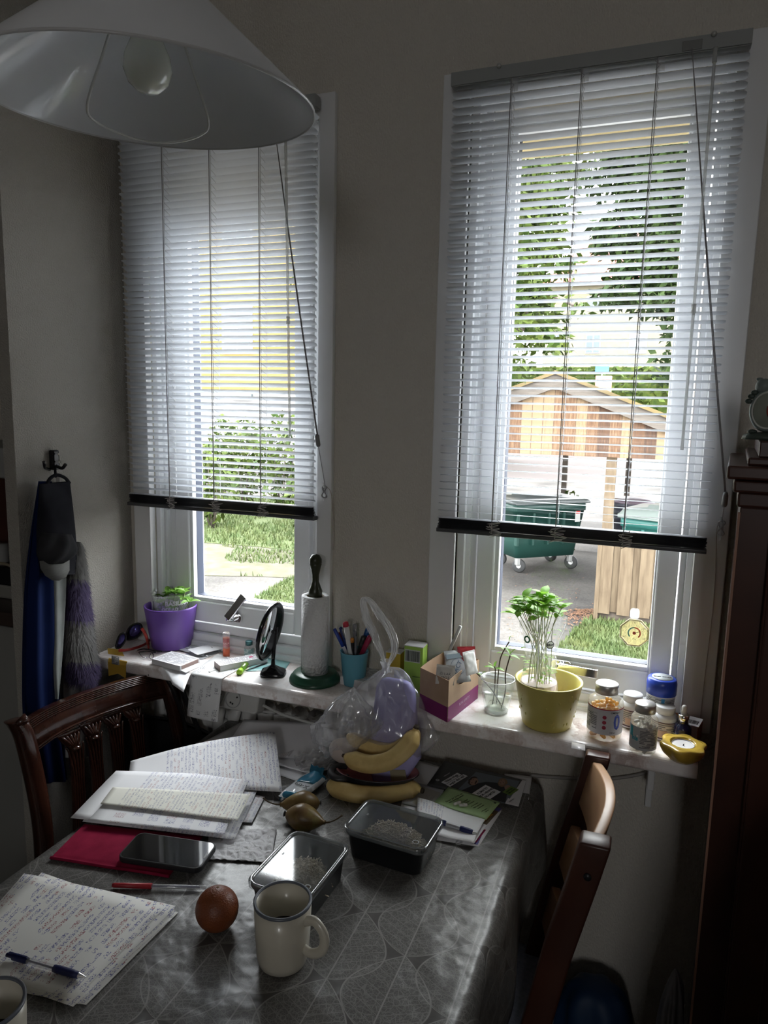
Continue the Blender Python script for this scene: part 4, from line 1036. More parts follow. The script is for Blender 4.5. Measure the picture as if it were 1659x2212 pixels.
paper('receipt', 'small curled receipt lying on the far white sheets of the pile', 'receipt', [(596, 1594), (655, 1598), (622, 1642), (586, 1634)], z0 + .009, written('receipt_red', along='v', pitch=.006, ink=(.35, .10, .12), ink2=(.2, .1, .2), dens=.6), bend=lambda a, v_: .006 * a * a, group='loose receipts')
paper('note_slip', 'small note slip with blue rows beside the clear plastic bag', 'paper', [(655, 1618), (702, 1630), (690, 1655), (640, 1648)], z0 + .009, written('slip_blue', along='v', pitch=.006, dens=.8))
sheetB('white sheet behind the pile, its rounded corner toward the chair', [(340, 1628), (560, 1612), (560, 1690), (318, 1645)], z0 + .004, P_plain)
sheetB('lower sheet of the pile sticking out toward the crumpled receipt', [(330, 1668), (572, 1722), (544, 1778), (240, 1760)], z0 + .0025, P_note, bend=wav(.0008, 3))
sheetB('curled landscape sheet standing highest at the back of the pile', [(282, 1644), (594, 1581), (610, 1711), (276, 1690)], z0 + .02, P_note2, zs=[z0 + .012, z0 + .060, z0 + .014, z0 + .008], nx=20, bend=lambda a, v_: .010 * math.sin(PI * a) * (1 - v_), uvsize=1)
sheetB('sheet under the top one, showing below it and at its right', [(262, 1672), (557, 1706), (506, 1815), (178, 1776)], z0 + .008, P_note, bend=wav(.0012, 2.5, ph=.5))
sheetB('top white handwritten sheet of the big pile', [(251, 1667), (541, 1677), (485, 1803), (152, 1768)], z0 + .018, P_note2, zs=[z0 + .016, z0 + .020, z0 + .013, z0 + .013], bend=wav(.0014, 3, ph=.9))
sheetB('narrow strip sheet with a handwritten list along the front of the pile', [(230, 1730), (500, 1762), (484, 1803), (190, 1772)], z0 + .0195, P_list, bend=wav(.0006, 3))
paper('receipt', 'long yellowed receipt with handwriting on top of the big pile', 'receipt', [(244, 1702), (541, 1716), (513, 1774), (217, 1738)], z0 + .024, P_rec, bend=wav(.0016, 5, ph=.3), group='loose receipts', nx=24)
# crumpled receipt by the phone
crm = mat('crumpled_paper', (.62, .61, .62), .6); E.nt = crm.node_tree
bump(crm, voro(objco(), 70, 'DISTANCE_TO_EDGE') * .8 + nois(objco(), 60, 3) * .4, .8, .006)
paper('receipt', 'crumpled receipt between the phone and the food container', 'receipt', [(452, 1790), (598, 1790), (585, 1862), (446, 1854)], z0 + .004, crm, nx=40, ny=30, group='loose receipts',
      bend=lambda a, v_: .0065 * abs(noise.noise(Vector((a * 9, v_ * 6, 2)))) * (.3 + a) - .002)

# red cloth pouch and phone
M_red = noisy('crimson_cloth', (.21, .008, .034), (.28, .014, .050), 30, .85, bs=.4, bscale=900, bdist=.0006, spec=.1)
P4 = [Zp(*p, z0 + .004) for p in ((182, 1780), (440, 1806), (366, 1892), (110, 1852))]
c = sum(P4, Vector()) / 4; b = MB()
def pouch(sg):
    def f(a, v_):
        p = P4[0].lerp(P4[1], a).lerp(P4[3].lerp(P4[2], a), v_); e = (16 * a * (1 - a) * v_ * (1 - v_)) ** .30
        return p - c + Vector((0, 0, sg * .0042 * e + (.0008 * noise.noise(Vector((a * 5, v_ * 4, 0))) if sg > 0 else 0) * e))
    return f
b.grid(pouch(1), 24, 18); b.grid(pouch(-1), 24, 18)
po = obj('cloth_pouch', b, M_red, weld=True, loc=c); tag(po, 'flat crimson cloth pouch under the phone on the table', 'pouch')
b = MB(); b.tube([P4[3].lerp(P4[2], k / 10) - c + Vector((0, -.001, .0005 * math.sin(k))) for k in range(11)], .0028, 8); obj('seam', b, M_red, po)
def rectfit(px, z):
    P = [Zp(*p, z) for p in px]; c = sum(P, Vector()) / 4; e = ((P[1] - P[0]) + (P[2] - P[3])); an = math.atan2(e.y, e.x)
    w = ((P[1] - P[0]).length + (P[2] - P[3]).length) / 2; h = ((P[3] - P[0]).length + (P[2] - P[1]).length) / 2
    return c, an, w, h
c, an, w, h = rectfit([(290, 1800), (462, 1815), (440, 1880), (264, 1842)], z0 + .019)
c, an, w, h = Zp(363, 1836, z0 + .019), an, .158, .078
t = thing('mobile_phone', 'black mobile phone in a dark case lying on the crimson pouch', 'phone', (c.x, c.y, z0 + .0088), an)
obj('case', MB().prism(rrect(w, h, .014, 8), 0, .0105), mat('case_black', (.012, .012, .014), .55), t, bevel=.002, seg=3)
obj('screen', MB().prism(rrect(w - .006, h - .006, .012, 8), .0103, .0108), mat('screen_glass', (.008, .008, .009), .06, coat=.6), t)
obj('camera_slot', MB().prism(rrect(.003, .018, .0014, 4), .0107, .0110, TR(w / 2 - .006, 0)), M_dark, t)
# pens
def clear_pen(name, label, a, b_, capm, bodym, group=None, cap_at=.30, r=.0038):
    d = (b_ - a); L = d.length; an = math.atan2(d.y, d.x)
    t = thing(name, label, 'pen', a, 0, group=group, rot=(0, -math.asin(max(-1, min(1, d.z / L))), an)); RX_ = TR(ry=PI / 2)
    obj('cap', MB().lathe([(.0001, 0), (r * .8, .0005), (r * 1.0, .004), (r * 1.25, L * cap_at), (r * .9, L * cap_at + .0004), (.0001, L * cap_at)], 20, RX_), capm, t)
    obj('barrel', MB().lathe([(r * .85, L * cap_at), (r * .88, L * .99), (r * .6, L), (.0001, L)], 8, RX_), bodym, t)
    obj('ink_tube', MB().tube([(L * cap_at, 0, 0), (L * .93, 0, 0)], r * .35, 8), mat('ink_dark', (.05, .05, .12), .4), t)
    return t
M_cleark = film('pen_barrel', (1, 1, 1), .72, 2.5, .03, (.8, .8, .82), 1.5)
clear_pen('ballpoint_pen', 'clear ballpoint pen with a red cap beside the orange', Zp(242, 1912, z0 + .005), Zp(446, 1917, z0 + .005), mat('cap_red', (.36, .02, .03), .35), M_cleark, cap_at=.42)
def grip_pen(label, a, b_, gripm, tailm=None, group=None):
    d = b_ - a; L = d.length; t = thing('ballpoint_pen', label, 'pen', a, 0, group=group, rot=(0, -math.asin(d.z / L), math.atan2(d.y, d.x))); R_ = TR(ry=PI / 2)
    obj('grip', MB().lathe([(.0001, L * .60), (.0048, L * .60), (.0054, L * .66), (.0052, L * .84), (.0042, L * .90), (.0001, L * .90)], 20, R_), gripm, t)
    obj('tip', MB().lathe([(.0040, L * .895), (.0030, L * .93), (.0008, L * .99), (.0003, L), (.0001, L)], 16, R_), M_chrome, t)
    obj('barrel', MB().lathe([(.0040, L * .24), (.0042, L * .60)], 16, R_), M_cleark if tailm is None else tailm, t)
    obj('ink_tube', MB().tube([(L * .2, 0, 0), (L * .88, 0, 0)], .0014, 8), mat('ink_dark', (.05, .05, .12), .4), t)
    obj('push_button', MB().lathe([(.0001, 0), (.0028, .0005), (.0030, L * .08), (.0048, L * .09), (.0050, L * .24), (.0041, L * .27)], 16, R_), gripm, t)
    obj('clip', MB().bb(L * .04, L * .26, -.0012, .0012, .0048, .0060), gripm, t, bevel=.0004)
    return t
M_navy = mat('navy_rubber', (.010, .016, .09), .45)
grip_pen('blue and clear ballpoint pen lying on the front pile of notes', Zp(14, 2062, zA + .006), Zp(188, 2112, zA + .005), M_navy)

# fruit
M_orange = mat('orange_peel', (.36, .10, .025), .42); E.nt = M_orange.node_tree
setc(M_orange, ramp(nois(objco(), 30, 2), [(.3, (.15, .036, .012)), (.7, (.21, .060, .018))])); bump(M_orange, nois(objco(), 420, 1), .5, .0015)
c = Zp(469, 1962, TZ + .034)
t = thing('orange', 'dull dark orange fruit standing at the end of the red pen', 'fruit', (c.x, c.y, TZ))
obj('skin', MB().ball((0, 0, .0335), .0335, 32, sc3=(1, 1, 1.0)), M_orange, t)
sv = (CAM - c).normalized(); sp_ = Vector((0, 0, .0335)) + (Vector((-.05, .15, 1)).normalized()) * .0335
obj('stem_scar', MB().lathe([(.0001, .001), (.0016, .0012), (.0026, .0), (.004, -.0006)], 12, TR(sp_.x, sp_.y, sp_.z - .0004)), mat('scar', (.16, .10, .04), .7), t)
M_pear = mat('pear_skin', (.2, .15, .05), .38); E.nt = M_pear.node_tree
setc(M_pear, ramp(nois(objco(), 26, 4, .6), [(.32, (.10, .055, .022)), (.52, (.17, .11, .035)), (.72, (.22, .20, .06))])); bump(M_pear, nois(objco(), 200, 2), .15, .001)
def pear(label, c, L, R, an, roll=0, tilt=0, bendx=.1):
    t = thing('pear', label, 'fruit', c, 0, group='two pears on the table', rot=(0, tilt, an))
    prof = []
    for k in range(19):
        s = k / 18; z_ = s * L
        r = R * (math.sin(PI * min(1, s / .98)) ** .62) * (1.0 - .50 * max(0, (s - .38)) ** 1.1 * 1.35)
        prof.append((max(.0001, r), z_))
    prof[-1] = (.004, L - .001); prof.append((.0001, L - .003))
    b = MB(); b.lathe([(r, z_) for r, z_ in prof], 32, TR(0, 0, R, ry=PI / 2) @ TR(0, 0, -L * .42), wob=lambda a, z_: 1 + .03 * math.sin(2 * a + z_ * 60))
    obj('body', b, M_pear, t)
    pts = [(L * .55, 0, R), (L * .55 + .012, 0.002, R + .003), (L * .55 + .024, .005, R + .010), (L * .55 + .034, .006, R + .019)]
    obj('stalk', MB().tube(smoothpts(pts, 4), [.0020] * 4 + [.0013] * 4 + [.0014] * 4 + [.0022], 8), mat('stalk', (.07, .045, .02), .7), t)
    obj('calyx', MB().lathe([(.0001, 0), (.004, -.001), (.006, .001)], 8, TR(-L * .42 - .0008, 0, R, ry=-PI / 2)), M_dark, t)
    return t
c = Zp(655, 1762, TZ); pear('rear pear with its stalk pointing left, touching the other pear', (c.x, c.y, TZ), .082, .026, math.radians(207))
c = Zp(655, 1790, TZ); pear('front pear with its stalk pointing right toward the food container', (c.x, c.y - .005, TZ), .086, .0265, math.radians(2))

M_ban = mat('banana_skin', (.5, .34, .07), .42); E.nt = M_ban.node_tree
setc(M_ban, ramp(nois(objco(), 18, 4, .6), [(.28, (.50, .34, .13)), (.5, (.66, .49, .20)), (.75, (.72, .56, .26))]))
M_btip = mat('banana_tip', (.045, .03, .02), .8)
def banana(label, pts, R, group, stem_end=1, t=None, parent=None):
    P = smoothpts(pts, 7); N = len(P); rr2_ = []
    for i in range(N):
        s = i / (N - 1)
        body = min(1, (s / .16) ** .55) if s < .16 else 1
        if s > .78: body = max(.30, 1 - ((s - .78) / .16) * .70) if s < .94 else .30
        rr2_.append(R * body)
    c = sum(P, Vector()) / N; c.z = min(p.z for p in P) - R
    if t is None: t = thing('banana', label, 'fruit', c, group=group)
    T = Matrix.Translation(-Vector(t.location))
    b = MB(); n = 30; vs = []; fs = []; t0 = (P[1] - P[0]).normalized(); u = t0.cross(Vector((0, 0, 1))).normalized()
    for i, p in enumerate(P):
        tt = (P[min(i + 1, N - 1)] - P[max(i - 1, 0)]).normalized(); u = (u - tt * u.dot(tt)).normalized(); w_ = tt.cross(u)
        for k in range(n):
            a = 2 * PI * k / n; r = rr2_[i] * (1 + .045 * math.cos(5 * a + .4)); vs.append(p + u * math.cos(a) * r + w_ * math.sin(a) * r)
    for i in range(N - 1):
        for k in range(n): fs.append((i * n + k, i * n + (k + 1) % n, (i + 1) * n + (k + 1) % n, (i + 1) * n + k))
    fs.append(tuple(reversed(range(n)))); fs.append(tuple((N - 1) * n + k for k in range(n)))
    b.add(vs, fs, T); obj('peel', b, M_ban, t)
    d = (P[0] - P[1]).normalized(); obj('blossom_tip', MB().tube([P[0] - d * .001, P[0] + d * .003], [.0045, .0032], 10, T), M_btip, t)
    d = (P[-1] - P[-2]).normalized(); obj('cut_stem', MB().tube([P[-1] - d * .002, P[-1] + d * .003], [R * .34, R * .30], 10, T), M_btip, t)
    return t
gN = 'bananas on the table'
zb_ = TZ + .018
banana('single banana lying on the table in front of the dark dish', [Zp(712, 1688, zb_), Zp(726, 1702, zb_), Zp(770, 1714, zb_), Zp(830, 1716, zb_), Zp(876, 1706, zb_), Zp(898, 1704, zb_ + .002), Zp(912, 1708, zb_ + .002)], .0185, gN)
# dark dish with the pair of bananas
c = Zp(815, 1664, TZ); cD = Vector((Yp(815, 1660, 1.335).x, 1.335, TZ))
t = thing('serving_dish', 'dark oval dish with a pinkish inside and one looped handle, holding two bananas', 'dish', cD, math.radians(14))
b = MB(); b.lathe([(.0001, .0), (.045, .0), (.052, .003), (.074, .038), (.078, .046), (.080, .047), (.081, .045)], 48, sx=1.12, sy=.62); obj('bowl', b, mat('dish_black', (.018, .018, .022), .32), t)
b = MB(); b.lathe([(.0001, .004), (.045, .005), (.070, .036), (.0775, .0468), (.080, .047)], 48, sx=1.12, sy=.62); obj('bowl_inside', b, mat('dish_pink', (.35, .14, .14), .35), t, label='pinkish inside')
hp = [(-.070, .016, .040), (-.082, .010, .043), (-.094, -.004, .045), (-.097, -.022, .044), (-.086, -.036, .041), (-.068, -.036, .040), (-.058, -.028, .040)]
b = MB(); b.tube(smoothpts(hp, 5), .0085, 12, flat=.7); obj('handle', b, mat('dish_black', (.018, .018, .022), .32), t)
def BP(px, py, y_): return Yp(px, py, y_)
yb = cD.y
t2 = banana('front banana of the joined pair in the dark dish', [BP(742, 1632, yb - .035), BP(765, 1642, yb - .037), BP(800, 1650, yb - .036), BP(842, 1642, yb - .030), BP(876, 1616, yb - .020), BP(893, 1590, yb - .012), BP(899, 1572, yb - .006)], .0190, gN)
t3 = banana('rear banana of the joined pair in the dark dish', [BP(748, 1588, yb + .016), BP(768, 1598, yb + .014), BP(800, 1614, yb + .012), BP(845, 1622, yb + .012), BP(882, 1604, yb + .008), BP(896, 1586, yb + .002), BP(900, 1570, yb - .000)], .0170, gN)

# ---- food containers
M_box = mat('black_plastic', (.010, .011, .013), .42)
M_lidc = film('lid_plastic', (.97, .98, .98), .86, .8, .06, (.30, .32, .33), 1.3)
M_crumb = noisy('shredded_food', (.40, .32, .22), (.60, .52, .40), 40, .85)
M_lidrim = film('lid_rim', (.9, .92, .92), .55, 2.0, .12, (.16, .17, .17), 1.45)
def container2(label, px, food, seed):
    c, an, w, h = rectfit(px, TZ + .056)
    t = thing('food_container', label, 'container', (c.x, c.y, TZ + .0008), an, group='black food containers with clear lids')
    b = MB(); rings = []
    for k, z_, g in ((.86, 0, 0), (.88, .002, 0), (.95, .045, 0), (1.0, .047, 0), (1.0, .051, 0), (.94, .051, 0), (.84, .004, 0)): rings.append([(x_ * k, y_ * k, z_) for x_, y_ in rrect(w, h, .018, 6)])
    loft(b, rings); obj('tray', b, M_box, t)
    b = MB(); rings = []
    for dk, z_ in ((.003, .048), (.003, .0565), (.0015, .058), (-.003, .058), (-.0045, .0545)): rings.append([(x_ * (1 + dk * 2 / w), y_ * (1 + dk * 2 / h), z_) for x_, y_ in rrect(w, h, .018, 6)])
    loft(b, rings, cap0=False, cap1=False); obj('lid_rim', b, M_lidrim, t)
    b = MB(); pl2 = rrect(w - .009, h - .009, .015, 6); b.prism(pl2, .0542, .0550); obj('lid', b, M_lidc, t)
    rr3 = random.Random(seed); b = MB()
    for _ in range(food):
        a = rr3.uniform(0, 2 * PI); q_ = rr3.random() ** .5; x_, y_ = q_ * w * .40 * math.cos(a), q_ * h * .38 * math.sin(a)
        z_ = .014 + .036 * (1 - q_ ** 3) * rr3.random() ** .4; d = rr3.uniform(0, PI); L_ = rr3.uniform(.006, .014)
        b.tube([(x_, y_, z_), (x_ + L_ * math.cos(d) * .5, y_ + L_ * math.sin(d) * .5, z_ + rr3.uniform(-.001, .003)), (x_ + L_ * math.cos(d), y_ + L_ * math.sin(d), z_ - rr3.uniform(0, .003))], .0011, 4)
    b.ball((0, 0, .012), .03, 20, sc3=(w * .38 / .03, h * .36 / .03, 1.0))
    f = obj('food', b, M_crumb, t); f['kind'] = 'stuff'
    text('PP', .006, mat('emboss', (.30, .31, .31), .4), t, TR(-w * .36, h * .08, .0551, rz=PI / 2), 'recycling_mark', .0003)
    obj('moulded_mark', MB().lathe([(.0045, 0), (.006, 0), (.006, .0006), (.0045, .0006)], 16, TR(w * .36, -h * .30, .0551)), mat('emboss', (.30, .31, .31), .4), t)
    return t
container2('black food container behind the mug, lid fogged and catching a highlight', [(642, 1796), (750, 1828), (668, 1950), (527, 1905)], 620, 1)
container2('black food container right of the pears, shredded food seen through its lid', [(796, 1728), (961, 1771), (911, 1842), (739, 1789)], 1100, 2)

# ---- mugs
M_mug = mat('cream_stoneware', (.52, .49, .41), .30, coat=.2)
M_mrim = mat('grey_rim', (.10, .11, .13), .35)
def mug(label, c, R, H_, ha):
    t = thing('mug', label, 'mug', c, ha)
    b = MB(); b.lathe([(.0001, .0), (R * .72, .0), (R * .84, .004), (R * .90, .014), (R * .955, H_ * .5), (R, H_), (R - .0035, H_), (R * .955 - .004, H_ * .5), (R * .88 - .004, .012), (.0001, .008)], 48); obj('body', b, M_mug, t)
    b = MB(); b.lathe([(R + .0003, H_ - .003), (R + .0006, H_), (R - .0015, H_ + .0012), (R - .0042, H_), (R - .0038, H_ - .002)], 48); obj('rim_band', b, M_mrim, t)
    b = MB(); b.tube(smoothpts([(R * .90, 0, H_ * .80), (R + .014, 0, H_ * .87), (R + .030, 0, H_ * .72), (R + .028, 0, H_ * .48), (R + .010, 0, H_ * .34), (R * .88, 0, H_ * .36)], 5), .0056, 12, flat=1.35); obj('handle', b, M_mug, t)
    obj('coffee', MB().lathe([(.0001, H_ * .45), (R * .86, H_ * .45)], 40), mat('coffee', (.02, .008, .004), .08), t)
mc = Zp(611, 1944, TZ + .100)
mug('cream mug with a thin dark rim and looped handle in front of the food container', (mc.x, mc.y, TZ + .0008), .0425, .100, math.radians(-8))
mc = Zp(-28, 2170, TZ + .100)
mug('cream mug cut off by the lower left corner of the picture', (mc.x, mc.y, TZ + .0008), .0425, .100, math.radians(200))

# ---- tissue packet
c = Zp(655, 1700, TZ + .012); e1 = Zp(706, 1672, TZ + .01) - Zp(628, 1735, TZ + .01)
t = thing('tissue_packet', 'opened white and blue pocket tissue packet beside the pears', 'tissues', (c.x, c.y, TZ + .0008), math.atan2(e1.y, e1.x))
def pillow(b, w, h, d, M=None, n=14, wr=.0012, seed=0):
    for sg in (1, -1):
        b.grid(lambda a, v_: ((a - .5) * w, (v_ - .5) * h, d / 2 + sg * d / 2 * ((16 * a * (1 - a) * v_ * (1 - v_)) ** .22) + wr * noise.noise(Vector((a * 6 + seed, v_ * 5, sg * 3)))), n, n, M)
b = MB(); pillow(b, .108, .052, .020); obj('wrapper', b, mat('wrapper_white', (.66, .69, .72), .2, coat=.4), t, weld=True)
M_blue = mat('wrapper_blue', (.04, .20, .32), .18, coat=.5)
b = MB(); b.grid(lambda a, v_: (.010 + a * .044 - .012 * v_ * (1 - a), (v_ - .5) * .050, .0214 + .002 * math.sin(v_ * 9) * math.sin(a * 5) - .012 * (2 * v_ - 1) ** 4), 12, 12); obj('blue_panel', b, M_blue, t, solid=.0006)
b = MB(); b.grid(lambda a, v_: (-.053 + a * .018 * (1 - .6 * v_), (v_ - .5) * .050, .0212 - .014 * (2 * v_ - 1) ** 4 - .010 * (1 - a) ** 2), 8, 12); obj('blue_wave', b, M_blue, t, solid=.0006)
b = MB(); b.grid(lambda a, v_: (.048 + .008 * math.sin(a * PI), (v_ - .5) * .034, .018 + .014 * math.sin(a * PI) + .002 * math.sin(v_ * 14)), 8, 10); obj('torn_flap', b, M_blue, t, solid=.0006)
text('X-tra', .016, M_dark, t, TR(-.012, -.004, .0222, rz=-math.radians(88) + PI), 'lettering', .0004)

# ---- leaflets and letters at the right of the table
M_envw = noisy('envelope_white', (.80, .80, .82), (.86, .86, .87), 9, .6, bs=.3, bscale=22, bdist=.003)
def local(o, P):
    """matrix from sheet coordinates (metres right, metres up from its lower left corner) to the sheet object"""
    ex = (P[1] - P[0]).normalized(); ey = (P[0] - P[3]); ey = (ey - ex * ey.dot(ex)).normalized(); ez = ex.cross(ey)
    M = Matrix((ex, ey, ez)).transposed().to_4x4(); M.translation = P[3] - Vector(o.location); return M
def quad(o, P, pts, m, nm, lift=.0006, th=.0002):
    """flat coloured patch given in sheet fractions (0..1 right, 0..1 down)"""
    b = MB(); vs = []
    for a, v_ in pts: vs.append(P[0].lerp(P[1], a).lerp(P[3].lerp(P[2], a), v_) - Vector(o.location) + Vector((0, 0, lift)))
    b.add(vs, [tuple(reversed(range(len(vs))))], smooth=False); return obj(nm, b, m, o, solid=th)
paper('envelope', 'crumpled white envelope half under the dark leaflet', 'envelope', [(905, 1644), (950, 1656), (926, 1700), (880, 1690)], z0 + .0003, M_envw, bend=wav(.0008, 4))
paper('paper_sheet', 'torn white sheet under the right end of the dark leaflet', 'paper', [(1090, 1672), (1149, 1678), (1142, 1728), (1085, 1720)], z0 + .0003, P_plain, bend=wav(.0008, 4))
o, P = paper('leaflet', 'purple and magenta leaflet at the bottom of the letters, edge under the pen', 'leaflet', [(880, 1690), (1086, 1748), (1034, 1829), (850, 1800)], z0 + .0003, mat('leaflet_white', (.80, .80, .82), .35), group='leaflets and letters beside the food container')
quad(o, P, [(.45, .86), (.98, .97), (.96, .72), (.45, .62)], mat('leaflet_violet', (.09, .08, .24), .4), 'violet_band')
quad(o, P, [(.80, .90), (.95, .92), (.97, .60), (.84, .60)], mat('leaflet_magenta', (.50, .04, .14), .4), 'magenta_panel', .0008)
quad(o, P, [(.82, .60), (.93, .64), (.98, .10), (.88, .05)], mat('leaflet_photo', (.13, .09, .05), .4), 'photo_panel', .0008)
quad(o, P, [(.90, .08), (.985, .10), (.99, .0), (.90, .0)], mat('leaflet_violet', (.09, .08, .24), .4), 'corner_mark', .0010)
quad(o, P, [(.86, .50), (.89, .50), (.95, .20), (.92, .20)], mat('leaflet_amber', (.55, .28, .05), .4), 'amber_streak', .0012)
text('GA', .016, mat('leaflet_white', (.80, .80, .82), .35), o, local(o, P) @ TR(.125, .034, .0012, rz=math.radians(70)), 'lettering')
o, P = paper('leaflet', 'pale leaflet with a printed laptop drawing beside the banana', 'leaflet', [(883, 1687), (960, 1704), (940, 1752), (868, 1735)], z0 + .0026, mat('leaflet_pale', (.50, .51, .56), .4), group='leaflets and letters beside the food container')
quad(o, P, [(.30, .90), (.85, .95), (.95, .22), (.42, .12)], mat('print_grey', (.30, .28, .28), .5), 'laptop_print')
quad(o, P, [(.0, .0), (.20, .02), (.36, .30), (.12, .30)], mat('leaflet_magenta', (.50, .04, .14), .4), 'magenta_corner', .001)
for k in range(3): quad(o, P, [(.44 + k * .14, .62), (.54 + k * .14, .62), (.56 + k * .14, .40), (.46 + k * .14, .40)], mat('print_light', (.42, .40, .40), .5), 'key_print', .001)
o, P = paper('leaflet', 'dark campaign leaflet with two portraits and white text boxes', 'leaflet', [(960, 1644), (1137, 1687), (1120, 1744), (922, 1696)], z0 + .0036, mat('leaflet_dark', (.075, .078, .082), .4), group='leaflets and letters beside the food container', bend=lambda a, v_: .0012 * math.sin(PI * a))
L_ = local(o, P); W1 = (P[1] - P[0]).length; H1 = (P[3] - P[0]).length
M_pw = mat('print_white', (.82, .82, .84), .45); M_pk = mat('print_black', (.015, .015, .015), .5)
quad(o, P, [(.33, .98), (.90, .99), (.93, .10), (.42, .14)], mat('print_steel', (.17, .20, .23), .45), 'photo_panel', .0016)
quad(o, P, [(.86, 1.0), (1.0, 1.0), (1.0, .86), (.87, .80)], M_pw, 'white_corner', .0018)
quad(o, P, [(.875, .99), (1.0, 1.0), (1.0, .02), (.955, .02)], M_pw, 'white_margin', .0017)
def blob(o, P, c, r, m, nm, lift, sq=1.0, n=18, seed=0):
    quad(o, P, [(c[0] + r[0] * math.cos(2 * PI * k / n) * (1 + .12 * math.sin(3 * k + seed)), c[1] + r[1] * math.sin(2 * PI * k / n)) for k in range(n)], m, nm, lift)
M_skin = mat('print_skin', (.40, .24, .18), .5); M_hair = mat('print_hair', (.05, .035, .03), .5); M_shirt = mat('print_shirt', (.035, .035, .04), .5)
quad(o, P, [(.36, .98), (.86, .98), (.84, .50), (.70, .36), (.58, .42), (.50, .55)], M_shirt, 'portrait_shoulders', .0018)
blob(o, P, (.44, .50), (.050, .17), M_hair, 'portrait_hair', .0020); blob(o, P, (.455, .52), (.042, .14), M_skin, 'portrait_face', .0022)
blob(o, P, (.478, .53), (.008, .07), M_hair, 'moustache', .0024); blob(o, P, (.435, .46), (.004, .018), M_hair, 'eye', .0024); blob(o, P, (.44, .58), (.004, .018), M_hair, 'eye', .0024)
blob(o, P, (.755, .30), (.050, .17), mat('print_blond', (.28, .17, .10), .5), 'portrait_hair', .0020, seed=2); blob(o, P, (.750, .30), (.032, .11), M_skin, 'portrait_face', .0022)
blob(o, P, (.735, .25), (.003, .015), M_hair, 'eye', .0024); blob(o, P, (.738, .34), (.003, .015), M_hair, 'eye', .0024); blob(o, P, (.768, .30), (.003, .025), M_hair, 'mouth', .0024)
blob(o, P, (.83, .45), (.035, .10), M_skin, 'portrait_hands', .0022, seed=1)
rt = math.radians(72)
def tbox(o, P, c, w, h, txt, size, bm, tm, lift, ang=rt, nm='text_box'):
    M = local(o, P) @ TR(c[0] * W1, (1 - c[1]) * H1, lift, rz=ang)
    q_ = obj(nm, MB().box((0, 0, 0), (w, h, .0002), M), bm, o)
    ls = txt.split('\n'); n_ = len(ls)
    for i, s_ in enumerate(ls): text(s_, size, tm, q_, M @ TR(0, ((n_ - 1) / 2 - i) * size * 1.15, .0003), 'lettering', .0001, bold=.00015)
tbox(o, P, (.205, .60), .058, .012, 'Vilken fr\u00e5ga', .0095, M_pw, M_pk, .0024)
tbox(o, P, (.275, .62), .064, .012, 'avg\u00f6r ditt val?', .0095, M_pw, M_pk, .0026)
tbox(o, P, (.655, .78), .050, .040, 'KLIMATET\nF\u00d6R HENNES\nFRAMTID', .0085, M_pw, M_pk, .0026)
tbox(o, P, (.885, .52), .034, .020, 'ANV\u00c4ND\nDIN R\u00d6ST!', .0055, mat('print_green', (.16, .26, .05), .5), M_pk, .0028)
text('MILJ\u00d6PARTIET', .0035, M_pw, o, L_ @ TR(.13 * W1, .50 * H1, .0022, rz=rt), 'lettering', .0001)
text('VALET 2024', .0035, M_pk, o, L_ @ TR(.945 * W1, .18 * H1, .0026, rz=rt), 'lettering', .0001)
for r_ in (.0042, .0026): obj('emblem', MB().lathe([(r_ - .0006, 0), (r_, 0), (r_, .0002), (r_ - .0006, .0002)], 20, L_ @ TR(.075 * W1, .23 * H1, .0022)), M_pw, o)
o, P = paper('leaflet', 'light green printed card with two capsules on it', 'leaflet', [(969, 1699), (1081, 1733), (1050, 1771), (936, 1735)], z0 + .0062, mat('card_green', (.42, .60, .30), .5), group='leaflets and letters beside the food container')
L_ = local(o, P); W2 = (P[1] - P[0]).length; H2 = (P[3] - P[0]).length
text('S\u00e5 h\u00e4r g\u00f6r du f\u00f6r att\nditt hemliga paket!', .0062, M_pk, o, L_ @ TR(.27 * W2, .52 * H2, .0008, rz=rt), 'lettering', .0001)
for k, (a, w_) in enumerate([(.44, .048), (.50, .052), (.56, .058), (.64, .05), (.70, .056), (.76, .054), (.85, .03), (.90, .040)]):
    text(['Allt du beh\u00f6ver', 'ta med dig hit', 'h\u00e4mta vid disken', 'och visa kortet', 'fr\u00e5ga personalen', 'om du undrar', 'v\u00e4lkommen', 'till oss'][k], .0038, M_pk, o, L_ @ TR(a * W2, (.5 - .1 * (k > 5)) * H2, .0008, rz=rt), 'lettering', .0001)
obj('emblem', MB().lathe([(.0012, 0), (.0028, 0), (.0028, .0002), (.0012, .0002)], 16, L_ @ TR(.93 * W2, .88 * H2, .0008)), M_pk, o)
o, P = paper('receipt', 'folded white handwritten receipt under the dark blue pen', 'receipt', [(902, 1722), (1048, 1772), (1022, 1822), (900, 1792)], z0 + .010, written('receipt_blue', base=(.82, .82, .83), along='v', pitch=.0065, dens=1.0, y1=.062, fine=600), bend=lambda a, v_: .003 * math.sin(PI * v_) + .0015 * math.sin(8 * a), nx=20, group='loose receipts')
o2, P2 = paper('receipt', 'lower fold of white paper showing under the handwritten receipt', 'receipt', [(905, 1740), (1052, 1782), (1024, 1822), (905, 1795)], z0 + .0066, P_plain, group='loose receipts')
zr = z0 + .018
grip_pen('dark blue and silver pen lying on the folded receipt by the food container', Zp(940, 1772, zr), Zp(1031, 1801, zr - .003), M_navy, tailm=mat('silver_barrel', (.5, .5, .52), .3, metal=.7))
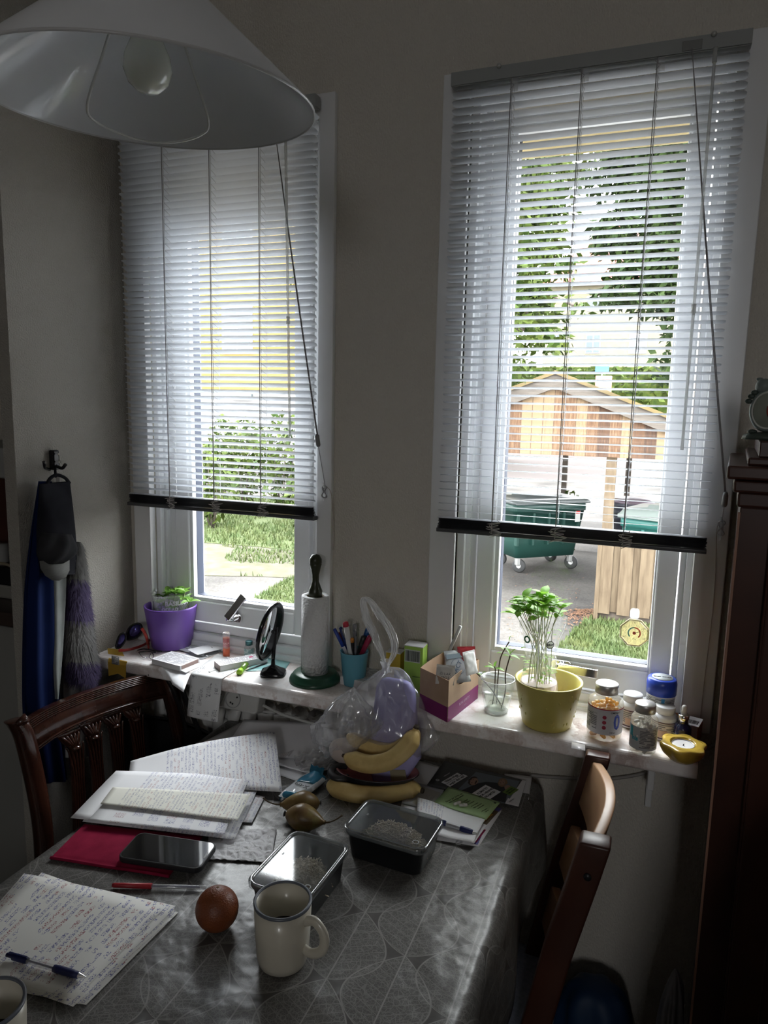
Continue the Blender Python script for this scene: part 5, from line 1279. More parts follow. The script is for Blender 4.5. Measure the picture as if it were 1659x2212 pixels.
for (px_, py_, an, lab) in ((988, 1735, .9, 'upper white capsule on the green card'), (1001, 1739, .45, 'lower white capsule on the green card')):
    c = Zp(px_, py_, z0 + .0104); b = MB(); pts = [(x_, 0, 0) for x_ in (-.0090, -.0086, -.0075, -.006, -.0005)]
    t = thing('capsule', lab, 'capsule', c, an, group='capsules on the green card')
    obj('body', MB().tube([(-.0092, 0, 0), (-.0086, 0, 0), (-.0072, 0, 0), (.001, 0, 0)], [.0005, .0022, .0031, .0031], 14), mat('capsule_white', (.62, .60, .56), .25), t)
    obj('cap', MB().tube([(0, 0, 0), (.0072, 0, 0), (.0086, 0, 0), (.0092, 0, 0)], [.0034, .0034, .0024, .0005], 14), mat('capsule_white', (.62, .60, .56), .25), t)
# ================================================================ THINGS ON THE WINDOW SILL
SZ = .9095
FWD = Vector((RX[2], RY[2], RZ[2]))
def rpx(w, p): return w / 1533.0 * (Vector(p) - CAM).dot(FWD) / 2
def hat(px, py, base): return Yp(px, py, base[1]).z - SZ      # height above the sill of a picture point over base
def ctext(s, size, m, parent, r, ang0, zc, M=None, name='lettering', bold=.0001, sx=1.0):
    o = text(s, size, m, parent, Matrix.Identity(4), name, .0001, bold=bold, sx=sx)
    for v in o.data.vertices:
        a = ang0 + v.co.x / r; q_ = Vector((math.cos(a) * (r + .0002 + v.co.z), math.sin(a) * (r + .0002 + v.co.z), zc + v.co.y)); v.co = (M @ q_) if M is not None else q_
    return o
def patch(b, r, a0, a1, z0_, z1_, n=14, M=None):
    b.grid(lambda a, v_: (r * math.cos(a0 + (a1 - a0) * a), r * math.sin(a0 + (a1 - a0) * a), z0_ + (z1_ - z0_) * v_), n, 1, M, uvs=lambda a, v_: ((a1 - a0) * r * a, (z1_ - z0_) * v_)); return b
FP = lambda name, base, ink=(.08, .08, .09), **k: written(name, base=base, ink=ink, ink2=ink, along='u', **{**dict(pitch=.0028, dens=.75, fine=1500, size=.16, rough=.4), **k})
camdir = lambda p: math.atan2(CAM.y - p[1], CAM.x - p[0])

# ---- purple pot with basil
bp = Zp(371, 1394, SZ); R_ = rpx(112, (bp.x, bp.y, SZ + .12)); Hp = hat(368, 1306, bp); r0 = rpx(84, bp)
M_purple = mat('purple_plastic', (.17, .085, .38), .33)
def planter(label, base, R_, r0, H_, m, nm='plant_pot', dim=None):
    t = thing(nm, label, 'plant pot', (base.x, base.y, SZ))
    b = MB(); b.lathe([(.0001, 0), (r0 * .94, 0), (r0, .004), (r0 + (R_ - r0) * .75, H_ * .75), (R_ * .99, H_ - .004), (R_, H_), (R_ - .003, H_ + .001), (R_ - .006, H_ - .002), (r0 + (R_ - r0) * .7 - .005, H_ * .7), (r0 - .004, .008), (.0001, .008)], 56)
    p_ = obj('pot_wall', b, m, t)
    if dim:
        b = MB(); rr4 = random.Random(4)
        for k in range(46):
            a = rr4.uniform(0, 2 * PI); z_ = rr4.uniform(.012, H_ - .012); r = r0 + (R_ - r0) * (z_ / H_)
            b.ball((0, 0, 0), .0030, 8, Matrix.Translation((r * math.cos(a), r * math.sin(a), z_)) @ Matrix.Rotation(a, 4, 'Z') @ Matrix.Diagonal((.35, .8, 1.15, 1)))
        obj('raised_dot', b, dim, t)
    return t
planter('purple tapered flower pot holding basil at the left end of the sill', bp, R_, r0, Hp, M_purple)
def leafy(name, a, c_):
    m = noisy(name, a, c_, 60, .38); nt = m.node_tree; p_ = nt.nodes['Principled BSDF']; out = [n for n in nt.nodes if n.type == 'OUTPUT_MATERIAL'][0]
    tl = nt.nodes.new('ShaderNodeBsdfTranslucent'); mx = nt.nodes.new('ShaderNodeMixShader'); mx.inputs[0].default_value = .45
    src = p_.inputs['Base Color'].links[0].from_socket; nt.links.new(src, tl.inputs[0]); nt.links.new(p_.outputs[0], mx.inputs[1]); nt.links.new(tl.outputs[0], mx.inputs[2]); nt.links.new(mx.outputs[0], out.inputs[0]); return m
M_basil = leafy('basil_leaf', (.14, .30, .045), (.26, .46, .09))
M_stem = mat('green_stem', (.16, .24, .05), .5)
def leaf(b, c, d, L, w, cup=.25, up=Vector((0, 0, 1)), n=5):
    d = d.normalized(); s = d.cross(up); s = s.normalized() if s.length > 1e-3 else Vector((1, 0, 0)); nn = s.cross(d)
    def f(a, v_):
        q_ = math.sin(PI * a) ** .75 * w * (1.15 - .5 * a); x_ = (v_ - .5) * 2
        return c + d * L * a + s * q_ * x_ * .5 + nn * (cup * w * abs(x_) * q_ / w * .5 - .22 * L * a * a + .10 * L * a)
    b.grid(f, n, 4)
def sleeve(b, r0_, r1_, z0_, z1_, sq=.16, n=40, m=14, wr=.002, lean=(0, 0)):
    def f(a, v_):
        an = 2 * PI * a; r = r0_ + (r1_ - r0_) * v_ ** 1.3; k = 1 + sq * math.cos(4 * an) * v_
        w_ = wr * noise.noise(Vector((math.cos(an) * 3, math.sin(an) * 3, v_ * 5)))
        return ((r * k + w_) * math.cos(an) + lean[0] * v_, (r * k + w_) * math.sin(an) + lean[1] * v_, z0_ + (z1_ - z0_) * v_ - .006 * sq * 3 * math.cos(4 * an) * (v_ > .99))
    b.grid(f, n, m)
M_sleeve = film('plant_sleeve', (1, 1, 1), .84, 2.0, .06, (.9, .9, .9), 1.5, crinkle=30)
def local_plane(w, dirn, M): return M
t = thing('basil_plant', 'small basil plant in a clear lettered sleeve inside the purple pot', 'plant', (bp.x, bp.y, SZ + .009)); rr5 = random.Random(2)
obj('root_ball', MB().lathe([(.0001, 0), (.030, 0), (.036, .065), (.0001, .066)], 24), mat('soil', (.03, .022, .016), .95), t)
b = MB(); sleeve(b, .036, .054, .04, Hp + .028, .06); obj('sleeve', b, M_sleeve, t)
leaves = MB(); stems = MB(); hL = Hp - .0
for (px_, py_, L_, kk) in [(352, 1290, .028, 5), (364, 1283, .030, 5), (378, 1283, .032, 6), (392, 1285, .032, 6), (400, 1296, .030, 5), (380, 1300, .036, 5), (345, 1304, .026, 5), (360, 1310, .028, 5), (410, 1300, .030, 4), (345, 1318, .02, 5), (372, 1318, .026, 5), (356, 1327, .02, 5), (386, 1272, .026, 3), (400, 1278, .024, 3)]:
    q_ = Yp(px_, py_, bp.y + rr5.uniform(-.02, .02)) - Vector((bp.x, bp.y, SZ + .009))
    stems.tube([(q_.x * .3, q_.y * .3, .06), tuple(q_)], .0011, 5)
    a0 = rr5.uniform(0, 6)
    for k in range(kk): leaf(leaves, q_, Vector((math.cos(a0 + k * 2.4), math.sin(a0 + k * 2.4), rr5.uniform(.1, .9))), L_ * rr5.uniform(.7, 1.1), L_ * .62, .5)
obj('leaves', leaves, M_basil, t); obj('stem', stems, M_stem, t)
cd = camdir(bp); M_sw = mat('sleeve_print', (.72, .72, .72), .5)
ctext('BASILIKA', .0165, M_sw, t, .0505, cd + .35, Hp + .006, bold=.0006); ctext('ODLAD', .0125, M_sw, t, .0485, cd - .05, Hp - .010, bold=.0005)

# ---- sunglasses
sg0 = Zp(268, 1398, SZ)
t = thing('sunglasses', 'black sunglasses with blue lenses and red arms on the left sill end', 'sunglasses', (sg0.x, sg0.y, SZ))
T = Matrix.Translation(-Vector(t.location)); M_sg = mat('gloss_black', (.010, .010, .012), .12); M_sl = mat('mirror_lens', (.08, .07, .26), .10, metal=.7)
def sgp(px, py, dy=0): return Yp(px, py, sg0.y + dy)
def lens(px, dy, nm):
    P = [sgp(a, c_, dy + .0006 * (a - 270)) for a, c_ in px]; c = sum(P, Vector()) / len(P); nrm_ = (CAM - c).normalized()
    b = MB(); n = len(P); vs = [p for p in P] + [c + nrm_ * .005]; b.add(vs, [(i, (i + 1) % n, n) for i in range(n)], T); l = obj(nm, b, M_sl, t, solid=.0012)
    b = MB(); S = smoothpts(P, 4, closed=True); S.append(S[0]); b.tube(S, .0028, 8, T); obj('lens_frame', b, M_sg, t)
lens([(273, 1380), (276, 1362), (285, 1351), (298, 1347), (305, 1351), (306, 1362), (300, 1373), (287, 1380)], 0, 'lens')
lens([(251, 1399), (254, 1383), (260, 1371), (268, 1368), (272, 1376), (268, 1388), (260, 1398)], -.035, 'lens')
b = MB(); b.tube(smoothpts([sgp(274, 1379, 0), sgp(271, 1377, -.018), sgp(269, 1372, -.03)], 3), .003, 8, T); obj('bridge', b, M_sg, t)
M_rarm = mat('red_arm', (.34, .03, .025), .35)
zt = SZ + .004
b = MB(); b.tube(smoothpts([sgp(306, 1357, 0), sgp(312, 1366, .004), sgp(317, 1378, .006), Zp(320, 1392, zt + .002), Zp(321, 1399, zt)], 4), .0026, 8, T, flat=1.6); obj('arm', b, mat('bright_red_arm', (.55, .07, .05), .35), t)
b = MB(); b.tube(smoothpts([Zp(256, 1405, zt + .006), Zp(275, 1404, zt + .004), Zp(298, 1398, zt + .002), Zp(314, 1391, zt), Zp(325, 1381, zt + .004)], 4), .0026, 8, T, flat=1.5); obj('arm', b, M_rarm, t)
# small folded eyeglasses
c = Zp(318, 1412, SZ); t = thing('eyeglasses', 'small dark folded eyeglasses lying in front of the purple pot', 'eyeglasses', (c.x, c.y, SZ)); T = Matrix.Translation(-Vector(t.location)); zz = SZ + .006
for a in ([(297, 1405), (312, 1402), (335, 1406), (350, 1407)], [(299, 1409), (318, 1407), (336, 1409)]):
    obj('arm', MB().tube(smoothpts([Zp(p[0], p[1], zz) for p in a], 3), .0018, 8, T), M_sg, t)
b = MB(); b.tube(smoothpts([Zp(*p, zz - .003) for p in ((300, 1410), (306, 1418), (313, 1422), (318, 1419))], 3), .0010, 6, T); b.tube(smoothpts([Zp(*p, zz - .003) for p in ((326, 1412), (322, 1420), (328, 1424), (332, 1416), (328, 1410))], 3), .0010, 6, T); obj('wire_bridge', b, M_chrome, t)
# yellow ribbon tag hanging over the edge
M_yel = mat('yellow_card', (.50, .30, .035), .5)
c = Zp(250, 1413, SZ); b = MB(); ye = 1.396
P0_, P1_ = Zp(232, 1400, SZ + .0008), Zp(262, 1404, SZ + .0008)
yl = [(Yp(232, 1408, ye), Yp(272, 1418, ye)), (Yp(233, 1430, ye), Yp(272, 1438, ye)), (Yp(235, 1460, ye), Yp(272, 1466, ye))]
vs = [P0_, P1_, Vector((yl[0][0].x, ye + .004, SZ + .001)), Vector((yl[0][1].x, ye + .004, SZ + .001)), yl[1][0], yl[1][1], yl[2][0], yl[2][1], Yp(255, 1455, ye)]
vs[2].z = SZ - .002; vs[3].z = SZ - .002
b.add([p - c for p in vs], [(0, 1, 3, 2), (2, 3, 5, 4), (4, 5, 7, 8, 6)], smooth=False)
o = obj('gift_tag', b, M_yel, solid=.0006, loc=c); tag(o, 'yellow card tag with a notched end hanging over the left end of the sill', 'tag')
b = MB(); a, c2 = Yp(241, 1416, ye - .001), Yp(258, 1437, ye - .001); b.grid(lambda u_, v_: Vector((a.x + (c2.x - a.x) * u_, ye - .0012, c2.z + (a.z - c2.z) * v_)) - c, 1, 1, uvs=lambda u_, v_: (u_ * .025, v_ * .03)); obj('barcode_label', b, FP('fine_print', (.62, .62, .60)), o, solid=.0003)

# ---- boxes, blister packs, lip balm, vial
def flatbox(name, label, px, z0_, h, m, printm=None, group=None, cat='box'):
    c, an, w, d = rectfit(px, z0_ + h); t = thing(name, label, cat, (c.x, c.y, z0_), an, group=group)
    obj('carton', MB().bb(-w / 2, w / 2, -d / 2, d / 2, 0, h), m, t, bevel=.0006)
    if printm: obj('printed_face', MB().grid(lambda a, v_: ((a - .5) * w * .9, (v_ - .5) * d * .86, h + .0003), 1, 1, uvs=lambda a, v_: (a * w, v_ * d)), printm, t)
    return t, w, d, h
M_carton = mat('white_carton', (.72, .71, .72), .45)
t, w, d, h = flatbox('medicine_box', 'flat white medicine box with an open end flap in front of the purple pot', [(362, 1406), (420, 1419), (400, 1442), (337, 1423)], SZ, .014, M_carton, FP('print_dense', (.70, .69, .71), pitch=.0030))
obj('end_flap', MB().box((w / 2 + .008, -.002, .002), (.020, d * .9, .0008), ry=.15), M_carton, t); obj('open_end', MB().bb(w / 2 - .0002, w / 2 + .0006, -d * .42, d * .42, .001, .013), mat('carton_inside', (.42, .30, .27), .7), t)
paper('paper_slip', 'folded white paper slip drooping over the edge below the medicine box', 'paper', [(350, 1440), (420, 1441), (396, 1478), (372, 1462)], SZ - .001, P_plain, bend=lambda a, v_: -.020 * v_ * v_, nx=6, ny=8)
M_foil = mat('blister_foil', (.62, .63, .65), .25, metal=.5)
def blister(label, px, z_, rows, cols, lab):
    c, an, w, d = rectfit(px, z_); t = thing('blister_pack', label, 'blister pack', (c.x, c.y, z_), an, group='blister packs in front of the left window')
    obj('foil_sheet', MB().prism(rrect(w, d, .005), 0, .0006), M_foil if lab else mat('white_blister', (.70, .70, .71), .35), t)
    if lab:
        for i in range(cols):
            for j in range(rows):
                obj('pill_bubble', MB().ball(((i + .5) / cols * w - w / 2, (j + .5) / rows * d - d / 2, .0008), .005, 12, sc3=(1, .75, .7)), film('bubble_clear', (.95, .96, .97), .35, 2.5, .06, (.7, .72, .74), 1.5), t)
    else:
        obj('printed_face', MB().grid(lambda a, v_: ((a - .5) * w * .8, (v_ - .5) * d * .8, .0009), 1, 1, uvs=lambda a, v_: (a * w, v_ * d)), FP('print_sparse', (.70, .70, .71), dens=.35, pitch=.006, size=.2), t)
blister('clear bubbled blister pack nearest the purple pot', [(425, 1384), (450, 1390), (424, 1413), (392, 1404)], SZ + .003, 2, 5, 1)
blister('white printed blister pack leaning upper right of the bubbled one', [(466, 1379), (484, 1390), (452, 1420), (425, 1409)], SZ + .010, 2, 4, 0)
blister('silver blister pack lying under the two others', [(440, 1392), (482, 1400), (445, 1428), (408, 1415)], SZ + .0006, 2, 5, 1)
c = Zp(459, 1385, SZ); o = obj('tablet_strip', MB().box((0, 0, .004), (.012, .030, .002), rx=.2), mat('strip_grey', (.3, .1, .12), .4), loc=(c.x, c.y + .01, SZ)); tag(o, 'tiny dark strip with a red corner behind the blister packs', 'strip')
bl = Zp(489, 1417, SZ); R_ = rpx(15, bl); H_ = hat(489, 1367, bl)
t = thing('lip_balm', 'upright orange-red lip balm tube with a clear cap among the small things', 'lip balm', (bl.x, bl.y, SZ))
obj('tube_body', MB().lathe([(.0001, 0), (R_, 0), (R_, H_ * .35), (R_ * .96, H_ * .36), (R_ * .96, H_ * .80), (.0001, H_ * .80)], 24), mat('balm_orange', (.62, .13, .06), .3), t)
obj('print_band', patch(MB(), R_ * .97, 0, 2 * PI, H_ * .42, H_ * .78, 28), mat('balm_red', (.58, .04, .05), .3), t)
obj('clear_cap', MB().lathe([(R_ * 1.02, H_ * .36), (R_ * 1.04, H_ * .96), (R_ * .95, H_), (.0001, H_)], 24), film('cap_clear', (1, 1, 1), .7, 2, .04, (.8, .8, .8), 1.5), t)
ctext('BALM', .007, mat('balm_pink', (.75, .35, .35), .4), t, R_ * 1.0, camdir(bl), H_ * .58)
bl = Zp(538, 1418, SZ); R_ = rpx(21, bl); H_ = hat(538, 1384, bl)
t = thing('small_vial', 'small clear vial with a dark teal cap behind the hand mirror', 'vial', (bl.x, bl.y, SZ))
obj('glass_body', MB().lathe([(.0001, 0), (R_, .001), (R_, H_ * .58), (R_ * .8, H_ * .72), (R_ * .6, H_ * .76)], 24), M_cleark, t)
obj('label', patch(MB(), R_ * 1.01, camdir(bl) - 1.3, camdir(bl) + 1.3, H_ * .12, H_ * .55), FP('print_teal', (.40, .52, .50), ink=(.05, .2, .2), pitch=.004, size=.2), t)
obj('cap', MB().lathe([(.0001, H_ * .74), (R_ * .72, H_ * .74), (R_ * .74, H_ * .97), (R_ * .66, H_), (.0001, H_)], 24), mat('teal_cap', (.02, .12, .13), .3), t)
# tilted small carton, green lighter tube, stick, comb-like strip, sachet
t, w, d, h = flatbox('small_carton', 'narrow white carton with a brown end and a pink mark lying toward the edge', [(531, 1400), (543, 1410), (512, 1448), (498, 1438)], SZ, .016, M_carton, FP('print_dense', (.70, .69, .71), pitch=.0030))
obj('brown_end', MB().bb(-w / 2 + .0, w / 2, -d / 2 - .0006, -d / 2 + .0002, 0, h), mat('carton_brown', (.22, .16, .14), .5), t); obj('pink_mark', MB().prism(rrect(.008, .010, .003), h + .0004, h + .0008, TR(0, d * .2)), mat('pink_mark', (.5, .05, .14), .4), t)
a, c2 = Zp(517, 1452, SZ + .0065), Zp(541, 1424, SZ + .0065); d_ = c2 - a
t = thing('green_tube', 'translucent lime green plastic tube lying beside the small carton', 'tube', a, 0)
M_lime = film('lime_plastic', (.75, .95, .4), .45, 1.5, .08, (.35, .60, .10), 1.4)
obj('tube_wall', MB().tube([d_ * .0, d_ * .98, d_], [.0062, .0062, .0045], 20), M_lime, t); obj('end_cap', MB().tube([d_ * -.04, d_ * .14], [.0068, .0068], 20), mat('lime_solid', (.30, .55, .03), .35), t)
o = obj('white_strip', MB().tube(smoothpts([Zp(452, 1452, SZ + .002), Zp(458, 1449, SZ + .002), Zp(480, 1444, SZ + .002), Zp(500, 1438, SZ + .003)], 4), [.0030] * 4 + [.0022] * 4 + [.0018] * 5, 8, flat=.4), M_plas); tag(o, 'thin white plastic strip lying on the draped paper', 'strip')
o = obj('dark_stick', MB().tube([Zp(530, 1449, SZ + .003), Zp(575, 1432, SZ + .003)], [.0010, .0022], 8), M_dark); tag(o, 'thin dark stick lying left of the hand mirror base', 'stick')
paper('sachet', 'turquoise printed sachet lying between the hand mirror and the kitchen roll', 'sachet', [(560, 1418), (634, 1420), (615, 1448), (532, 1450)], SZ + .0006, written('sachet_print', base=(.22, .42, .42), ink=(.62, .66, .66), ink2=(.05, .12, .14), pitch=.011, dens=.4, fine=200, size=.12, rough=.3))
# paper draped over the edge
P_dr = written('draped_paper_notes', base=(.70, .70, .70), along='v', pitch=.020, dens=.45, ink=(.07, .07, .10), ink2=(.07, .07, .10), fine=260, size=.035)
a0, a1 = Zp(470, 1412, SZ + .0012), Zp(540, 1432, SZ + .0012); e0, e1 = Vector((Zp(432, 1444, SZ).x, 1.398, SZ + .0012)), Vector((Zp(498, 1456, SZ).x, 1.398, SZ + .0012))
f0, f1 = Yp(404, 1546, 1.388), Yp(470, 1560, 1.378)
def drape(u_, v_):
    s = v_ * 3
    if s < 1: A, B_2 = a0.lerp(e0, s), a1.lerp(e1, s)
    elif s < 1.15: k = (s - 1) / .15; A, B_2 = e0 + Vector((0, -.004 * math.sin(k * PI / 2), -.006 * (1 - math.cos(k * PI / 2)))), e1 + Vector((0, -.004 * math.sin(k * PI / 2), -.006 * (1 - math.cos(k * PI / 2))))
    else: k = (s - 1.15) / 1.85; A, B_2 = (e0 + Vector((0, -.004, -.006))).lerp(f0, k), (e1 + Vector((0, -.004, -.006))).lerp(f1, k)
    return A.lerp(B_2, u_) - e0 + Vector((0, -.004 * math.sin(PI * u_) * max(0, s - 1.1) / 2, 0))
b = MB(); b.grid(drape, 8, 30, uvs=lambda u_, v_: (u_ * .08, v_ * .26)); o = obj('draped_note', b, P_dr, solid=.0003, loc=e0); tag(o, 'long sheet with pencil notes lying on the sill and hanging down over its edge', 'paper')

# ---- make-up mirror
mb_ = Zp(590, 1456, SZ); t = thing('table_mirror', 'black oval make-up mirror on a stand left of the kitchen roll', 'mirror', (mb_.x, mb_.y, SZ)); T = Matrix.Translation(-Vector(t.location))
b = MB(); w_ = rpx(57, mb_); loft(b, [[(x_ * k, y_ * k, z_) for x_, y_ in rrect(w_ * 1.9, w_ * 1.7, w_ * .5, 6)] for k, z_ in ((.96, 0), (1, .004), (.93, .009), (.5, .016), (.16, .024), (.12, .045))], TR(rz=.35)); obj('base', b, M_sg, t)
cM = Yp(583, 1364, mb_.y); Rv = (Yp(583, 1302, mb_.y).z - Yp(583, 1425, mb_.y).z) / 2 * 1.02
yaw = math.radians(92); MM = T @ Matrix.Translation(cM) @ Euler((math.radians(12), 0, yaw)).to_matrix().to_4x4() @ Euler((PI / 2, 0, 0)).to_matrix().to_4x4()
b = MB(); b.lathe([(Rv * .88, -.003), (Rv, -.005), (Rv * 1.04, 0), (Rv, .005), (Rv * .88, .003), (Rv * .86, 0), (Rv * .88, -.003)], 56, MM, sx=.80); fr = obj('oval_frame', b, M_sg, t)
b = MB(); b.lathe([(.0001, -.0015), (Rv * .88, -.0015), (Rv * .88, .0015), (.0001, .0015)], 56, MM, sx=.80); obj('mirror_glass', b, mat('mirror_silver', (.85, .86, .88), .02, metal=1), t)
q_ = T @ cM; b = MB(); b.tube(smoothpts([(0, 0, .038), (.002, .0, .06), Vector((.006, .003, q_.z - .01)), Vector((.008, .004, q_.z + .012))], 4), [.005] * 4 + [.0045] * 4 + [.004] * 5, 10); b.ball((q_.x + .010, q_.y + .0, q_.z), .006, 12); obj('stand', b, M_sg, t)

# ---- kitchen roll on its holder
kb = Zp(680, 1468, SZ); Rb = rpx(110, kb); t = thing('roll_holder', 'dark green turned wooden kitchen roll holder on the sill', 'holder', (kb.x, kb.y, SZ))
M_dgreen = mat('dark_green_lacquer', (.018, .070, .040), .30); M_olive = mat('olive_handle', (.030, .034, .016), .30)
obj('base', MB().lathe([(.0001, 0), (Rb, 0), (Rb, .004), (Rb * .96, .010), (Rb * .88, .012), (Rb * .86, .018), (Rb * .80, .021), (.0001, .021)], 56), M_dgreen, t)
zr0 = .0212; zr1 = hat(672, 1285, kb); zt_ = hat(679, 1196, kb)
obj('pole', MB().lathe([(.0001, .02), (.0085, .02), (.0085, zr1 - .01), (.0001, zr1 - .01)], 24), M_olive, t)
k = zt_ - zr1; obj('turned_handle', MB().lathe([(.0085, zr1 - .012), (.0160, zr1 - .012), (.0165, zr1 + k * .12), (.0130, zr1 + k * .20), (.0082, zr1 + k * .34), (.0085, zr1 + k * .50), (.0122, zr1 + k * .66), (.0148, zr1 + k * .76), (.0138, zr1 + k * .775), (.0150, zr1 + k * .79), (.0145, zr1 + k * .88), (.009, zr1 + k * .975), (.0001, zt_)], 32), M_olive, t)
Rr = rpx(58, kb); M_tissue = mat('kitchen_paper', (.74, .74, .74), .9); E.nt = M_tissue.node_tree
bump(M_tissue, voro(objco(), 190, 'SMOOTH_F1') , .55, .004)
t = thing('kitchen_roll', 'white embossed kitchen roll standing on the green holder', 'paper towel', (kb.x, kb.y, SZ + zr0))
hr = zr1 - zr0
obj('paper_winding', MB().lathe([(Rr * .66, .001), (Rr, .0), (Rr, hr), (Rr * .66, hr), (Rr * .64, hr - .003), (Rr * .64, .003), (Rr * .66, .001)], 64), M_tissue, t)
obj('core', MB().lathe([(Rr * .60, .002), (Rr * .645, .001), (Rr * .645, hr - .001), (Rr * .60, hr - .002), (Rr * .60, .002)], 40), mat('card_core', (.34, .29, .22), .8), t)
b = MB(); cda = camdir(kb); 
def loose(a, v_):
    an = cda - 1.65 - .9 + .9 * (1 - a); r = Rr + .001 + .017 * max(0, a - .25) ** 1.4; return (r * math.cos(an), r * math.sin(an), v_ * hr + .0025 * math.sin(v_ * 9) * a)
b.grid(loose, 12, 16); obj('loose_sheet', b, M_tissue, t, solid=.0005)

# ---- pen cup and pens
pb = Zp(765, 1458, SZ); pb.y = 1.50; pb = Vector((Yp(765, 1440, 1.50).x, 1.50, SZ)); R_ = rpx(62, pb); H_ = hat(765, 1405, pb)
t = thing('pen_cup', 'turquoise ribbed cup full of pens between the kitchen roll and the plastic bag', 'cup', pb)
b = MB(); b.lathe([(.0001, 0), (R_ * .74, 0), (R_ * .76, .002), (R_ * .97, H_ - .002), (R_, H_), (R_ * .93, H_), (R_ * .70, .004), (.0001, .004)], 48, wob=lambda a, z_: 1 + (.012 * math.sin(16 * a) if .004 < z_ < H_ * .9 else 0)); obj('wall', b, mat('turquoise_glaze', (.12, .36, .46), .25), t)
pens = [((741, 1352), (.25, .55, .75), 'blue-capped clear ballpoint at the left side of the turquoise cup', (.02, .05, .30), (.5, .5, .55), .0040, .34),
        ((735, 1354), None, 'dark blue pen with a clip just right of the leftmost pen in the cup', (.015, .025, .12), (.02, .03, .16), .0040, .40),
        ((746, 1343), None, 'thick white marker with a red end standing tallest in the cup', (.50, .03, .06), (.66, .66, .66), .0066, .08),
        ((766, 1348), None, 'grey ballpoint with a silver tip in the middle of the cup', (.25, .25, .26), (.20, .20, .22), .0048, .12),
        ((761, 1378), None, 'short black pen with an orange end in front of the cup', (.60, .22, .03), (.015, .015, .02), .0042, .10),
        ((786, 1374), None, 'black marker leaning to the right in the cup', (.02, .02, .02), (.014, .014, .015), .0064, .35),
        ((796, 1356), None, 'blue marker leaning right at the back of the cup', (.02, .08, .25), (.03, .11, .32), .0060, .35),
        ((800, 1374), None, 'dark red marker leaning furthest right in the cup', (.30, .02, .06), (.24, .015, .05), .0062, .4),
        ((731, 1366), None, 'thin red and clear pen behind the leftmost pen in the cup', (.22, .02, .03), (.26, .03, .05), .0034, .5)]
for i, ((px_, py_), _, lab, cc, bc, r, cf) in enumerate(pens):
    if i == 0: px_, py_ = 722, 1358
    top = Yp(px_, py_, 1.50 + (.012 if i in (1, 6, 3, 8) else -.006)); ang = (i * 2.39); bot = Vector((pb.x + (pb.x - top.x) * .25 + .004 * math.cos(ang), pb.y + .006 * math.sin(ang), SZ + .008))
    t = thing('pen', lab, 'pen', bot, group='pens in the turquoise cup'); d = top - bot
    obj('barrel', MB().tube([d * 0, d * .02, d * (1 - cf)], [r * .3, r * .9, r], 12), mat('pen_body_%d' % i, bc, .35), t)
    obj('cap', MB().tube([d * (1 - cf), d * .985, d], [r * 1.12, r * 1.05, r * .7], 12), mat('pen_cap_%d' % i, cc, .3), t)
    if i in (1, 3): obj('clip', MB().tube([d * .97 + Vector((.005, -.004, 0)), d * .80 + Vector((.005, -.004, 0))], .0012, 6), M_chrome, t)

# ---- cartons behind the bag
def upbox(name, label, px_l, px_r, ytop, y_, depth, m, top=None, face=None, side=None, h=None):
    a = Yp(px_l, 1500, y_); c2 = Yp(px_r, 1500, y_); zt_ = Yp((px_l + px_r) / 2, ytop, y_).z - SZ
    t = thing(name, label, 'box', ((a.x + c2.x) / 2, y_ + depth / 2, SZ)); w = c2.x - a.x
    obj('carton', MB().bb(-w / 2, w / 2, -depth / 2, depth / 2, 0, zt_), m, t, bevel=.0008)
    if face: obj('printed_face', MB().grid(lambda u_, v_: ((u_ - .5) * w * .97, -depth / 2 - .0004, v_ * zt_ * .97 + .001), 1, 1, uvs=lambda u_, v_: (u_ * w, v_ * zt_)), face, t)
    if top: obj('lid', MB().bb(-w / 2 - .0003, w / 2 + .0003, -depth / 2 - .0003, depth / 2 + .0003, zt_ - .001, zt_ + .0008), top, t)
    return t, w, zt_, depth
M_lg = mat('lime_carton', (.36, .58, .10), .4)
t, w, h, d = upbox('medicine_box', 'upright light green medicine box with a white top and barcode behind the plastic bag', 871, 911, 1396, 1.485, .035, M_lg, top=M_carton, face=written('print_green_box', base=(.36, .58, .10), ink=(.05, .10, .03), ink2=(.05, .10, .03), pitch=.005, dens=.4, fine=900, size=.15, y1=.05))
obj('barcode_patch', MB().bb(-w * .46, w * .36, -d / 2 - .0012, -d / 2 - .0006, h * .68, h * .93), mat('barcode_white', (.55, .6, .5), .5), t)
b = MB(); x_ = -w * .42
while x_ < w * .32: ww = rnd.choice((.0004, .0007, .0011)); b.bb(x_, x_ + ww, -d / 2 - .0016, -d / 2 - .0012, h * .70, h * .91); x_ += ww + rnd.choice((.0004, .0008))
obj('barcode', b, M_dark, t)
t, w, h, d = upbox('medicine_box', 'small yellow box just visible behind the knot of the plastic bag', 832, 863, 1410, 1.50, .03, mat('yellow_carton', (.60, .42, .04), .4), top=M_carton)
obj('black_band', MB().bb(w * .1, w / 2 + .0003, -d / 2 - .0004, -d / 2 + .001, h * .35, h * .55), M_dark, t)
flatbox('medicine_box', 'white box with small black lettering between the pen cup and the plastic bag', [(782, 1430), (838, 1444), (805, 1478), (742, 1462)], SZ, .020, M_carton, FP('print_dense', (.70, .69, .71), pitch=.0030))

